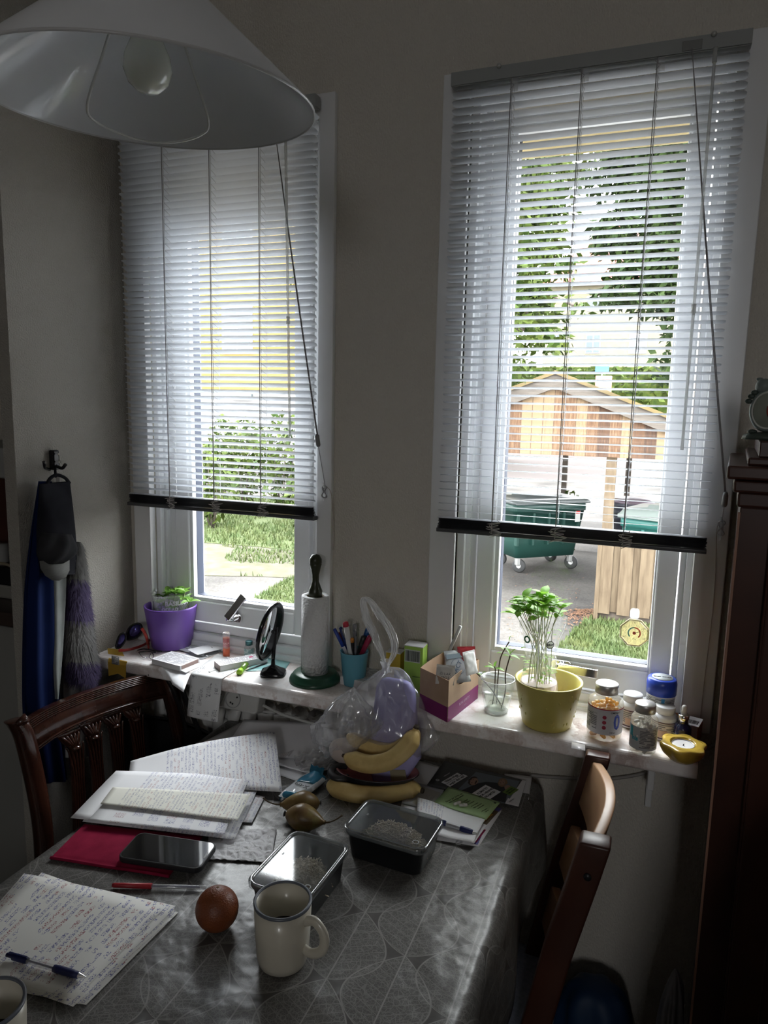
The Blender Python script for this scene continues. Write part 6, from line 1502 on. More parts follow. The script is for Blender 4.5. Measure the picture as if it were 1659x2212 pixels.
# ---- plastic bag with a purple package
yB = 1.388
M_bag = film('thin_bag', (1, 1, 1), .76, 2.6, .12, (.86, .86, .90), 1.45, crinkle=38); E.nt = M_bag.node_tree
kn = Yp(833, 1440, yB); base = Zp(840, 1640, TZ)
t = thing('plastic_bag', 'knotted clear plastic bag with a tall loop handle, holding a purple package', 'plastic bag', (kn.x, yB, TZ)); T = Matrix.Translation(-Vector(t.location))
left = [(833, 1440), (800, 1462), (770, 1490), (745, 1530), (735, 1575), (740, 1610)]; right = [(833, 1440), (872, 1448), (898, 1490), (922, 1550), (948, 1596), (935, 1616)]
Ls = [Yp(*p, yB) for p in left]; Rs = [Yp(*p, yB) for p in right]; depth = [.006, .035, .055, .065, .062, .050]
Lc, Rc = smoothpts(Ls, 5), smoothpts(Rs, 5)
def bagf(a, v_):
    k = v_ * (len(Lc) - 1); i = min(int(k), len(Lc) - 2); L_, R_2 = Lc[i].lerp(Lc[i + 1], k - i), Rc[i].lerp(Rc[i + 1], k - i)
    kk = v_ * 5; j = min(int(kk), 4); dp = depth[j] + (depth[j + 1] - depth[j]) * (kk - j)
    an = 2 * PI * a; c = (L_ + R_2) / 2; hx = (R_2 - L_) / 2
    w_ = 1 + .07 * math.sin(an * 9 + 3 * noise.noise(Vector((a * 4, v_ * 3, 0)))) * (1.1 - v_) + .06 * noise.noise(Vector((math.cos(an) * 3, math.sin(an) * 3, v_ * 9)))
    p = c + hx * math.cos(an) * w_ + Vector((0, -math.sin(an) * (dp * .8 if math.sin(an) > 0 else .008) * w_, 0)); p.z += .010 * math.sin(an * 5 + 1) * v_ * v_ - .0
    p.z = max(p.z, TZ + .004); return p
b = MB(); b.grid(bagf, 96, 40, T); obj('bag_wall', b, M_bag, t)
hp = [(833, 1438), (822, 1405), (808, 1370), (792, 1340), (787, 1315), (785, 1298), (789, 1293), (800, 1300), (818, 1324), (838, 1352), (850, 1382), (851, 1410), (838, 1438)]
S = smoothpts([Yp(a, c_, yB - .002 * i) for i, (a, c_) in enumerate(hp)], 5); rr6 = [.0035 + .0065 * abs(math.sin(PI * k / (len(S) - 1) * 2)) for k in range(len(S))]
M_bagh = film('bag_handle', (1, 1, 1), .55, 3, .12, (.90, .90, .92), 1.45, crinkle=60)
def ribbon(b, S, rr_s, T):
    n = 10; vs = []; fs = []
    for i, p in enumerate(S):
        tt = (S[min(i + 1, len(S) - 1)] - S[max(i - 1, 0)]).normalized(); u = tt.cross(Vector((0, 1, 0))).normalized(); w_ = tt.cross(u)
        for k in range(n + 1):
            x_ = (k / n - .5) * 2; vs.append(p + u * x_ * rr_s[i] + w_ * .0016 * math.sin(k * 2.4 + i * .35) * (1 + rr_s[i] * 60))
    for i in range(len(S) - 1):
        for k in range(n): fs.append((i * (n + 1) + k, i * (n + 1) + k + 1, (i + 1) * (n + 1) + k + 1, (i + 1) * (n + 1) + k))
    b.add(vs, fs, T)
b = MB(); ribbon(b, S, rr6, T); obj('loop_handle', b, M_bagh, t)
b = MB(); b.lathe([(.010, -.012), (.007, -.003), (.008, .003), (.012, .014)], 14, T @ Matrix.Translation(kn), wob=lambda a, z_: 1 + .25 * math.sin(5 * a)); obj('knot', b, M_bagh, t)
# purple package inside
pc = Vector((Yp(858, 1560, yB).x, yB - .014, TZ + .002)); zt_ = Yp(868, 1464, yB).z - pc.z
t = thing('purple_package', 'soft purple package inside the clear plastic bag', 'package', pc)
b = MB(); loft(b, [[(x_ * k + sx, y_ * k2, z_) for x_, y_ in rrect(.118, .040, .018, 5)] for k, k2, sx, z_ in ((.62, .85, -.012, 0), (.80, 1, -.006, .035), (1.0, 1, .002, .07), (.92, .9, .0, .115), (.74, .7, .000, zt_ - .02), (.56, .45, .0, zt_ - .004), (.4, .3, 0, zt_))])
obj('wrapping', b, mat('violet_wrap', (.42, .40, .72), .5), t)
obj('barcode_patch', MB().box((.018, -.0212, .030), (.036, .001, .028), rz=0, ry=-.2), FP('barcode_brown', (.36, .32, .22), pitch=.004), t)
text('\u25b3', .012, M_dark, t, TR(.018, -.0215, .062, rx=PI / 2), 'recycling_mark', .0002)
# second bag
yC = 1.345; sp = Zp(690, 1640, TZ)
t = thing('plastic_bag', 'crumpled empty-looking clear plastic bag spilling left onto the papers', 'plastic bag', (Yp(740, 1600, yC).x, yC, TZ)); T = Matrix.Translation(-Vector(t.location))
Lc = smoothpts([Yp(*p, yC) for p in [(760, 1488), (725, 1512), (700, 1540), (676, 1572), (680, 1600), (700, 1618)]], 5)
Rc = smoothpts([Yp(*p, yC) for p in [(762, 1487), (790, 1515), (815, 1545), (822, 1572), (800, 1595), (770, 1612)]], 5)
depth = [.008, .030, .045, .050, .048, .040]
b = MB(); b.grid(lambda a, v_: (lambda p: Vector((p.x + .007 * noise.noise(Vector((a * 22, v_ * 14, 5))), p.y, p.z + .004 * noise.noise(Vector((a * 25, v_ * 12, 8))))))(bagf(a, v_)), 110, 46, T); obj('bag_wall', b, M_bag, t)
tail = [Zp(708, 1622, TZ + .045), Zp(690, 1632, TZ + .030), Zp(668, 1640, TZ + .022), Zp(648, 1646, TZ + .016), Zp(638, 1650, TZ + .012)]
S = smoothpts(tail, 6); b = MB(); ribbon(b, S, [.016 + .004 * math.sin(i) for i in range(len(S))], T); ribbon(b, [p + Vector((.02, -.012, -.006)) for p in S], [.014 + .004 * math.sin(i * 1.3) for i in range(len(S))], T); obj('bag_tail', b, M_bagh, t)
b = MB(); b.ball(T @ Yp(775, 1565, yC), .028, 20, sc3=(1, .9, 1.1)); b.ball(T @ Yp(745, 1585, yC), .024, 18, sc3=(1, .9, .8))
pk = obj('bread_rolls', MB().ball((0, 0, .03), .03, 22, sc3=(1.25, .8, .95)), noisy('pale_crust', (.50, .42, .38), (.60, .52, .46), 20, .8), loc=(t.location.x + .005, yC + .002, TZ + .0375)); pk.name = 'bread_roll'; tag(pk, 'pale round bread roll inside the crumpled clear plastic bag', 'bread')

# ---- kraft carton with magenta band
yk = 1.40
A0 = Zp(966, 1560, SZ); B0 = Zp(1031, 1508, SZ); C0 = Zp(906, 1528, SZ)
ex = (B0 - A0); ey = (C0 - A0); wK = ex.length; dK = ey.length * .92; ang = math.atan2(ex.y, ex.x)
hK = Yp(966, 1470, A0.y).z - SZ
t = thing('snack_carton', 'open kraft carton with a magenta band and cut-out handles, filled with packets', 'box', A0, ang)
M_kraft = noisy('kraft_card', (.36, .24, .155), (.42, .29, .19), 30, .7); M_mag = mat('magenta_band', (.20, .018, .12), .45); M_mag2 = M_mag
th = .0012; yaxis = Vector((-math.sin(ang), math.cos(ang), 0)); dK = abs(ey.dot(yaxis)); skew = ey.dot(Vector((math.cos(ang), math.sin(ang), 0)))
def wall_panel(b, P0_, P1_, h0, h1, hole=False, mid=0):
    """panel between two ground points from height h0 to h1, top edge raised at the middle"""
    n = 24; e = P1_ - P0_
    for i in range(n):
        u0, u1 = i / n, (i + 1) / n
        def tp(u): return h1 + mid * math.sin(PI * u) ** .6
        segs = [(h0, tp(u0), h0, tp(u1))]
        if hole:
            uc = ((u0 + u1) / 2 - .5) / .24
            if abs(uc) < 1:
                q_ = math.sqrt(1 - uc * uc) * .0135; zc = h1 - .018 + mid * .6; segs = [(h0, zc - q_, h0, zc - q_), (zc + q_, tp(u0), zc + q_, tp(u1))]
        for z00, z01, z10, z11 in segs:
            b.add([P0_ + e * u0 + Vector((0, 0, z00)), P0_ + e * u1 + Vector((0, 0, z10)), P0_ + e * u1 + Vector((0, 0, z11)), P0_ + e * u0 + Vector((0, 0, z01))], [(0, 1, 2, 3)], smooth=False)
V = Vector; c00, c10, c01, c11 = V((0, 0, 0)), V((wK, 0, 0)), V((skew, dK, 0)), V((wK + skew, dK, 0))
bandh = hK * .36
b = MB(); wall_panel(b, c00, c10, 0, hK, True, .004); obj('long_side', b, M_kraft, t, solid=th, weld=True); b = MB(); wall_panel(b, c01, c11, 0, hK, False, .004); obj('long_side', b, M_kraft, t, solid=th)
b = MB(); wall_panel(b, c00, c01, 0, hK); obj('short_side', b, M_kraft, t, solid=th); b = MB(); wall_panel(b, c10, c11, 0, hK); obj('short_side', b, M_kraft, t, solid=th)
b = MB(); b.add([c00 + V((0, 0, .001)), c10 + V((0, 0, .001)), c11 + V((0, 0, .001)), c01 + V((0, 0, .001))], [(0, 1, 2, 3)], smooth=False); obj('bottom', b, M_kraft, t, solid=th)
b = MB(); o_ = V((0, -.0010, 0)); b.add([c00 + o_, c10 + o_, c10 + o_ + V((0, 0, bandh)), c00 + o_ + V((0, 0, bandh))], [(0, 1, 2, 3)], smooth=False)
o_ = V((-.0010, 0, 0)); b.add([c00 + o_, c01 + o_, c01 + o_ + V((0, 0, bandh)), c00 + o_ + V((0, 0, bandh))], [(3, 2, 1, 0)], smooth=False); bd = obj('magenta_band', b, M_mag, t, solid=.0004)
text('BON APPETIT', .0088, mat('band_print', (.62, .40, .55), .5), t, TR(wK * .52, -.0016, bandh * .62, rx=PI / 2), 'lettering', .0002)
text('to go', .0055, mat('band_print', (.62, .40, .55), .5), t, TR(wK * .55, -.0016, bandh * .32, rx=PI / 2), 'lettering', .0002)
# its contents
def packet(label, px, y_, tilt, w, h, m, rz=0, extra=None, name='packet', yy=0):
    c = Yp(px[0], px[1], y_); t = thing(name, label, 'packet', c, 0, group='packets in the kraft carton', rot=(PI / 2 - tilt, 0, rz))
    b = MB()
    for sg in (1, -1): b.grid(lambda a, v_: ((a - .5) * w, (v_ - .5) * h, sg * .0028 * (4 * v_ * (1 - v_)) ** .5 * (4 * a * (1 - a)) ** .3 + .0012 * noise.noise(Vector((a * 5, v_ * 6, 2)))), 10, 14)
    obj('wrapper', b, m, t)
    b = MB(); b.bb(-w / 2, w / 2, h / 2 - .006, h / 2 + .001, -.0008, .0008); obj('crimped_end', b, m, t)
    return t
M_silv = mat('silver_film', (.50, .52, .53), .30, metal=.4)
t = packet('large silver packet with round lettering sticking up from the kraft carton', (988, 1440), A0.y + dK * .72, .5, .052, .070, M_silv, rz=.75)
text('ACT', .014, mat('packet_blue', (.06, .10, .16), .4), t, TR(0, .0, .0038, rz=.9), 'lettering', .0003); obj('round_mark', MB().lathe([(.0165, 0), (.0172, 0), (.0172, .0003), (.0165, .0003)], 32, TR(0, 0, .0036)), mat('packet_blue', (.06, .10, .16), .4), t)
obj('grey_corner', MB().bb(-.024, .024, .018, .028, .0030, .0034), mat('packet_grey', (.20, .25, .28), .4), t)
t = packet('small white sachet with black print at the near end of the kraft carton', (962, 1458), A0.y + dK * .28, .35, .040, .040, mat('white_film', (.62, .60, .56), .35), rz=.15)
text('\u2672 LAR\n MOT', .008, M_dark, t, TR(0, -.002, .0036), 'lettering', .0003)
packet('red and white packet at the far end of the kraft carton', (1008, 1425), A0.y + dK * .95, .3, .040, .055, mat('red_film', (.45, .04, .05), .35), rz=.5)
packet('white packet with a red edge leaning in the right corner of the kraft carton', (1016, 1432), A0.y + dK * .75, .3, .035, .05, mat('white_film2', (.64, .63, .62), .35), rz=1.0)
a = Yp(995, 1352, A0.y + dK * .9); c2 = Yp(968, 1412, A0.y + dK * .85)
o = obj('white_straw', MB().tube([a, a.lerp(c2, .5), c2], .0038, 12), M_plas); tag(o, 'white tube sticking out of the back corner of the kraft carton', 'straw')

# ---- water glass with cuttings
gb = Zp(1072, 1536, SZ); R_ = rpx(75, (gb.x, gb.y, SZ + .09)); r0 = rpx(50, gb); H_ = hat(1070, 1464, gb)
t = thing('drinking_glass', 'faceted drinking glass of water with green cuttings rooting in it', 'glass', (gb.x, gb.y, SZ))
M_gl = film('clear_glass', (.97, .99, .98), .93, .6, .01, (.8, .85, .85), 1.45)
b = MB(); b.lathe([(.0001, 0), (r0 * .9, 0), (r0, .003), (R_ * .94, H_ * .72), (R_, H_), (R_ - .002, H_), (R_ * .94 - .002, H_ * .72), (r0 - .003, .008), (.0001, .007)], 36, wob=lambda a, z_: 1 + (.022 * math.cos(9 * a) if z_ < H_ * .72 else 0)); obj('glass_wall', b, M_gl, t)
obj('rim', MB().lathe([(R_, H_ - .0008), (R_ + .0004, H_), (R_ - .001, H_ + .001), (R_ - .0022, H_)], 48), film('glass_rim', (1, 1, 1), .4, 3, .03, (.85, .88, .88), 1.5), t)
obj('base_ring', MB().lathe([(r0 * .55, .0035), (r0 * .92, .0015), (r0 * 1.0, .005), (r0 * .55, .0075)], 36), film('glass_rim', (1, 1, 1), .4, 3, .03, (.85, .88, .88), 1.5), t)
rw = r0 + (R_ * .94 - r0) * .62 - .002
obj('water', MB().lathe([(.0001, .008), (r0 - .004, .008), (rw, H_ * .50), (.0001, H_ * .50)], 36), film('water_body', (.90, .91, .86), .92, .8, .01, (.6, .62, .55), 1.33), t)
M_mint = leafy('cutting_leaf', (.12, .26, .04), (.22, .40, .07)); M_dstem = mat('dark_stem', (.07, .05, .04), .5)
def cutting(label, px, leaves_, y_=None):
    y_ = gb.y if y_ is None else y_; S = [Yp(p[0], p[1], y_) for p in px]; S[0] = Vector((gb.x + (S[0].x - gb.x) * .9, y_, SZ + .012)); c = S[0]
    t = thing('plant_cutting', label, 'plant', c, group='cuttings rooting in the water glass')
    b = MB(); b.tube([p - c for p in smoothpts(S, 5)], .0014, 7); obj('stem', b, M_dstem, t)
    L_ = MB()
    for (a, b2, dx, dz, ln) in leaves_: leaf(L_, Yp(a, b2, y_) - c, Vector((dx, rnd.uniform(-.4, .2), dz)), ln, ln * .62, .3)
    obj('leaves', L_, M_mint, t)
    r_ = MB()
    for k in range(6):
        a = k * 1.05; r_.tube(smoothpts([(0, 0, .010), (.006 * math.cos(a), .006 * math.sin(a), .006), (.010 * math.cos(a + .4), .010 * math.sin(a + .4), .0015 + .002 * (k % 3))], 3), .0004, 4)
    obj('roots', r_, mat('white_root', (.55, .50, .38), .7), t)
cutting('cutting leaning far left over the rim of the water glass', [(1085, 1535), (1066, 1495), (1045, 1470), (1022, 1446)], [(1028, 1452, -1, .1, .014), (1040, 1458, .6, .8, .014), (1030, 1455, .8, -.1, .012)])
cutting('cutting with two broad toothed leaves in the middle of the water glass', [(1062, 1535), (1068, 1495), (1070, 1450), (1068, 1440)], [(1068, 1444, -1, .2, .024), (1068, 1444, 1, .1, .024), (1068, 1442, .2, 1, .016), (1064, 1440, -.6, .8, .014)], gb.y + .006)
cutting('tallest cutting of the water glass with leaves at its top', [(1072, 1535), (1074, 1490), (1078, 1440), (1084, 1414), (1100, 1386)], [(1100, 1386, .1, 1, .014), (1090, 1405, -.8, .6, .014), (1086, 1410, -1, 0, .014), (1094, 1400, .8, .3, .014)], gb.y + .012)
cutting('cutting at the right side of the water glass with glossy leaves', [(1085, 1530), (1092, 1490), (1092, 1455), (1102, 1416)], [(1102, 1414, -.5, .7, .020), (1102, 1414, .5, .8, .020), (1102, 1416, 1, -.15, .022), (1100, 1418, -1, .1, .016), (1098, 1425, .8, .2, .012)], gb.y - .008)

# ---- yellow pot with herb
yb_ = Zp(1180, 1562, SZ); R_ = rpx(144, (yb_.x, yb_.y, SZ + .1)); r0 = rpx(104, yb_); H_ = hat(1178, 1466, yb_)
M_ypot = mat('mustard_ceramic', (.50, .44, .12), .35)
planter('mustard yellow pot with small raised dots holding a tall herb', yb_, R_, r0, H_, M_ypot, dim=M_ypot)
hc = Vector((Yp(1162, 1500, yb_.y).x, yb_.y, SZ + .009))
t = thing('herb_plant', 'leggy green herb in a clear plastic sleeve standing in the yellow pot', 'plant', hc); rr7 = random.Random(9)
zpot = H_ - .012; obj('inner_pot', MB().lathe([(.0001, 0), (.028, 0), (.038, zpot - .004), (.034, zpot - .006), (.0001, zpot - .008)], 32), mat('pinkish_pot', (.55, .45, .46), .5), t)
ztop = Yp(1162, 1330, yb_.y).z - hc.z
b = MB(); sleeve(b, .037, .036, zpot - .02, zpot + (ztop - zpot) * .55, .05, wr=.006); 
def slv(a, v_):
    an = 2 * PI * a; prof = [.039, .038, .034, .031, .036, .044, .049]; k = v_ * 6; i = min(int(k), 5); r = prof[i] + (prof[i + 1] - prof[i]) * (k - i)
    w_ = .004 * noise.noise(Vector((math.cos(an) * 2, math.sin(an) * 2, v_ * 6))); r = r * (1 + .10 * math.cos(3 * an + 1) * v_) + w_
    return (r * math.cos(an), r * math.sin(an), zpot - .03 + (ztop - zpot + .03) * v_ + .005 * math.sin(3 * an) * (v_ > .95))
b = MB(); b.grid(slv, 60, 30); obj('sleeve', b, M_sleeve, t)
b = MB(); a = camdir(hc) - .1; b.tube([(.039 * math.cos(a), .039 * math.sin(a), zpot - .02), (.034 * math.cos(a), .034 * math.sin(a), zpot + .05), (.047 * math.cos(a), .047 * math.sin(a), ztop - .004)], .0011, 6); obj('sleeve_seam', b, film('seam', (1, 1, 1), .4, 3, .05, (.8, .8, .8), 1.5), t)
S_ = MB(); L_ = MB(); tops = [(1112, 1305, .03), (1120, 1300, .026), (1132, 1292, .03), (1140, 1300, .026), (1152, 1302, .032), (1160, 1310, .034), (1168, 1298, .028), (1175, 1285, .034), (1184, 1290, .030), (1192, 1300, .028), (1200, 1305, .030), (1210, 1315, .030), (1188, 1310, .028), (1146, 1318, .028), (1172, 1322, .028), (1205, 1325, .026), (1130, 1322, .026)]
for k in range(26):
    px_, py_, ln = tops[k % len(tops)]; q_ = Yp(px_ + rr7.uniform(-3, 3), py_ + (0 if k < 17 else 22), yb_.y + rr7.uniform(-.028, .028)) - hc
    a = rr7.uniform(0, 6.28); r = rr7.uniform(.004, .024); S_.tube(smoothpts([(r * math.cos(a), r * math.sin(a), zpot - .008), (r * .8 * math.cos(a) + q_.x * .15, r * .8 * math.sin(a), zpot + .05), (q_.x * .6, q_.y * .6, q_.z * .75 + .02), tuple(q_)], 3), .0008, 5)
    a0 = rr7.uniform(0, 6)
    for j in range(5):
        leaf(L_, q_, Vector((math.cos(a0 + j * 1.9), math.sin(a0 + j * 1.9), rr7.uniform(-.15, .8))), ln * rr7.uniform(.75, 1.25), ln * .62, .25)
for k in range(46):
    a = rr7.uniform(0, 6.28); r = rr7.uniform(.01, .032); z_ = rr7.uniform(zpot, ztop - .02); z_ = z_ if k % 2 else zpot + .01 + rr7.random() * .03
    leaf(L_, Vector((r * math.cos(a), r * math.sin(a), z_)), Vector((math.cos(a), math.sin(a), rr7.uniform(-.3, .5))), .014, .008, .2)
obj('stems', S_, mat('pale_stem', (.36, .40, .14), .5), t); obj('leaves', L_, leafy('herb_leaf', (.16, .36, .03), (.30, .54, .07)), t)
cd = camdir(hc); Mk = Matrix.Translation((.046 * math.cos(cd + .42), .046 * math.sin(cd + .42), zpot + (ztop - zpot) * .66)) @ Euler((PI / 2, 0, cd + .42 + PI / 2)).to_matrix().to_4x4()
obj('round_mark', MB().lathe([(.0001, 0), (.0078, 0), (.0078, .0003), (.0001, .0003)], 28, Mk), film('mark_white', (1, 1, 1), .0, .2, .4, (.9, .92, .88), 1.1), t); obj('mark_ring', MB().lathe([(.0072, 0), (.0084, 0), (.0084, .0006), (.0072, .0006)], 28, Mk), M_dark, t)
text('KRAV', .0052, M_dark, t, Mk @ TR(0, 0, .0006), 'lettering', .0001, bold=.0003)
Mk = Matrix.Translation((.046 * math.cos(cd - .65), .046 * math.sin(cd - .65), zpot + (ztop - zpot) * .70)) @ Euler((PI / 2, 0, cd - .65 + PI / 2)).to_matrix().to_4x4()
obj('round_mark', MB().lathe([(.0045, 0), (.0078, 0), (.0078, .0003), (.0045, .0003)], 20, Mk), mat('mark_green', (.05, .28, .12), .5), t)

# ---- bottles at the right end
M_cap = mat('brushed_metal_cap', (.62, .61, .59), .35, metal=.75); M_lab = mat('bottle_label', (.55, .55, .56), .35)
def bottle(label, px, py_base, body_w, cap_w, py_top, bodym, capm, lab=None, capf=.16, neck=.80, cat='bottle', name='supplement_bottle', contents=None, group=None, square=0):
    b0 = Zp(px, py_base, SZ); R_ = rpx(body_w, b0); Rc = rpx(cap_w, b0); H_ = hat(px, py_top, b0) - .0
    t = thing(name, label, cat, (b0.x, b0.y, SZ), group=group); zc = H_ * (1 - capf)
    obj('body', MB().lathe([(.0001, .0), (R_ * .86, .0), (R_ * .97, .004), (R_, .010), (R_, H_ * .66), (R_ * .96, H_ * .71), (Rc * 1.02, H_ * .775), (Rc * .92, H_ * .79), (Rc * .92, zc + .002)], 44), bodym, t)
    obj('cap', MB().lathe([(.0001, zc - .001), (Rc, zc - .001), (Rc, H_ - .002), (Rc * .95, H_), (.0001, H_)], 44, wob=None), capm, t)
    return t, b0, R_, Rc, H_
M_bcl = film('bottle_clear', (.99, .99, .97), .78, .8, .03, (.75, .72, .62), 1.4)
t, b0, R_, Rc, H_ = bottle('clear bottle of amber capsules with a metal cap and a white label with red dots', 1304, 1588, 73, 48, 1474, M_bcl, M_cap)
M_amb = film('amber_capsules', (1, .72, .25), .35, 1.6, .06, (.75, .48, .12), 1.45)
b = MB(); rr8 = random.Random(3)
for k in range(90):
    a = rr8.uniform(0, 6.28); r = R_ * .80 * rr8.random() ** .35; z_ = .006 + rr8.random() * H_ * .58; d = Vector((rr8.uniform(-1, 1), rr8.uniform(-1, 1), rr8.uniform(-.3, .3))).normalized() * .006
    c = Vector((r * math.cos(a), r * math.sin(a), z_)); b.tube([c - d * 1.1, c - d * .8, c + d * .8, c + d * 1.1], [.001, .0036, .0036, .001], 8)
s_ = obj('capsules', b, M_amb, t); s_['kind'] = 'stuff'
cd = camdir(b0); obj('label', patch(MB(), R_ * 1.006, cd - 1.9, cd + 1.7, H_ * .14, H_ * .60, 40), mat('label_silver', (.52, .52, .54), .35), t)
obj('red_line', patch(MB(), R_ * 1.012, cd - 1.9, cd + 1.7, H_ * .60, H_ * .62, 40), mat('label_red', (.35, .03, .06), .4), t)
obj('fine_print', patch(MB(), R_ * 1.012, cd - 1.5, cd - .45, H_ * .22, H_ * .52, 20), FP('print_silver', (.52, .52, .54), pitch=.0036, size=.18), t)
for k in range(3): obj('red_dot', MB().lathe([(.0001, 0), (.0040, 0), (.0040, .0004), (.0001, .0004)], 16, Matrix.Rotation(cd - .02, 4, 'Z') @ TR(R_ * 1.012, 0, H_ * (.47 - k * .095), ry=PI / 2)), mat('label_red', (.35, .03, .06), .4), t)
ctext('OMEGA-3', .0050, M_dark, t, R_ * 1.014, cd + .62, H_ * .56); ctext('0', .044, mat('label_blue', (.05, .09, .42), .35), t, R_ * 1.014, cd + .72, H_ * .37, bold=.0012, sx=.7); ctext('120 st', .0045, M_dark, t, R_ * 1.014, cd + .45, H_ * .19)
t, b0, R_, Rc, H_ = bottle('clear bottle of white capsules with a metal cap in front of the white jars', 1387, 1622, 56, 43, 1517, M_bcl, M_cap)
cd = camdir(b0); obj('label', patch(MB(), R_ * 1.006, cd - 1.9, cd + 1.9, H_ * .12, H_ * .58, 36), mat('label_grey', (.42, .44, .45), .4), t)
obj('fine_print', patch(MB(), R_ * 1.012, cd - .25, cd + 1.2, H_ * .16, H_ * .56, 20), FP('print_grey', (.44, .43, .40), pitch=.0030, size=.2), t)
obj('teal_mark', patch(MB(), R_ * 1.012, cd - 1.2, cd - .85, H_ * .36, H_ * .56, 8), mat('label_teal', (.02, .30, .36), .35), t); ctext('hls', .012, mat('label_teal', (.02, .30, .36), .35), t, R_ * 1.014, cd - .62, H_ * .34, bold=.0004)
b = MB()
for k in range(46):
    a = rr8.uniform(0, 6.28); r = R_ * .8 * rr8.random() ** .4; z_ = H_ * rr8.uniform(.05, .64); d = Vector((rr8.uniform(-1, 1), rr8.uniform(-1, 1), rr8.uniform(-.3, .3))).normalized() * .006; c = Vector((r * math.cos(a), r * math.sin(a), z_)); b.tube([c - d * 1.1, c - d * .8, c + d * .8, c + d * 1.1], [.001, .0033, .0033, .001], 8)
s_ = obj('capsules', b, mat('capsule_white', (.62, .60, .56), .25), t); s_['kind'] = 'stuff'
M_jar = mat('white_jar', (.66, .66, .66), .35)
for px, pyb, pyt, bw, cw, lab in ((1363, 1566, 1497, 52, 40, 'white pill jar standing behind and between the two capsule bottles'), (1432, 1592, 1522, 53, 41, 'white pill jar behind the yellow candle holder')):
    t, b0, R_, Rc, H_ = bottle(lab, px, pyb, bw, cw, pyt, M_jar, M_jar, capf=.20, name='pill_jar', cat='jar', group='white pill jars on the sill')
    cd = camdir(b0); obj('label', patch(MB(), R_ * 1.006, cd - 1.9, cd + 1.9, H_ * .08, H_ * .56, 36), FP('print_cream', (.50, .44, .36), pitch=.0040, size=.18), t)
    obj('brown_line', patch(MB(), R_ * 1.012, cd - 1.9, cd + 1.9, H_ * .56, H_ * .59, 36), mat('label_brown', (.09, .04, .05), .4), t)
    obj('brown_line', patch(MB(), R_ * 1.012, cd - 1.9, cd + 1.9, H_ * .08, H_ * .12, 36), mat('label_brown', (.09, .04, .05), .4), t)
    obj('tan_panel', patch(MB(), R_ * 1.010, cd - .5, cd + .3, H_ * .14, H_ * .34, 10), mat('label_tan', (.50, .33, .22), .4), t)
# wipes canister
wb = Vector((Yp(1428, 1500, 1.528).x, 1.528, SZ)); R_ = rpx(58, wb); H_ = hat(1426, 1462, wb)
t = thing('wipes_canister', 'white canister of wipes with a bright blue lid standing against the window frame', 'canister', wb)
obj('body', MB().lathe([(.0001, 0), (R_ * .98, 0), (R_, .006), (R_ * .93, H_ * .45), (R_ * 1.0, H_ * .72), (R_ * .98, H_ * .76), (.0001, H_ * .76)], 44), M_jar, t)
obj('lid', MB().lathe([(R_ * .97, H_ * .70), (R_ * 1.05, H_ * .71), (R_ * 1.06, H_ * .90), (R_ * 1.0, H_ * .985), (R_ * .9, H_), (.0001, H_)], 44), mat('royal_blue', (.02, .06, .42), .3), t)
obj('lid_label', MB().lathe([(.0001, H_ + .0002), (R_ * .74, H_ + .0002), (R_ * .74, H_ + .0008), (.0001, H_ + .0008)], 32), mat('lid_print', (.48, .52, .54), .4), t); text('wet ones', .0095, M_dark, t, TR(0, 0, H_ + .001, rz=.1), 'lettering', .0002, bold=.0003)
cd = camdir(wb); obj('label', patch(MB(), R_ * 1.005, cd - 1.6, cd + 1.2, H_ * .08, H_ * .68, 30), FP('print_wipes', (.56, .57, .57), pitch=.0034, size=.2), t); obj('blue_stripe', patch(MB(), R_ * 1.012, cd + .05, cd + .28, H_ * .08, H_ * .68, 6), mat('stripe_blue', (.03, .22, .42), .4), t)
obj('dark_print', patch(MB(), R_ * 1.012, cd + .38, cd + .80, H_ * .08, H_ * .66, 8), FP('print_dark', (.14, .14, .15), ink=(.4, .4, .4), pitch=.003), t)
# dropper bottle
b0 = Zp(1474, 1590, SZ); b0.y = 1.475; b0 = Vector((Yp(1474, 1580, 1.475).x, 1.475, SZ)); R_ = rpx(36, b0); H_ = hat(1474, 1522, b0)
t = thing('dropper_bottle', 'dark blue dropper bottle with a silver collar and white rubber top', 'bottle', b0)
obj('body', MB().lathe([(.0001, 0), (R_ * .94, 0), (R_, .003), (R_, H_ * .42), (R_ * .86, H_ * .50), (R_ * .5, H_ * .55), (R_ * .5, H_ * .62)], 32), mat('cobalt_glass', (.006, .009, .06), .08, coat=.6), t)
obj('collar', MB().lathe([(.0001, H_ * .56), (R_ * .62, H_ * .56), (R_ * .64, H_ * .76), (R_ * .58, H_ * .77), (.0001, H_ * .77)], 32), mat('bright_chrome', (.75, .73, .68), .12, metal=1), t)
obj('rubber_bulb', MB().lathe([(.0001, H_ * .76), (R_ * .36, H_ * .76), (R_ * .31, H_ * .84), (R_ * .30, H_ * .95), (R_ * .18, H_ * .99), (.0001, H_)], 20), mat('white_rubber', (.62, .60, .56), .5), t)
cd = camdir(b0); obj('label', patch(MB(), R_ * 1.008, cd - 1.4, cd + .2, H_ * .08, H_ * .30, 14), mat('label_sage', (.22, .26, .24), .5), t)
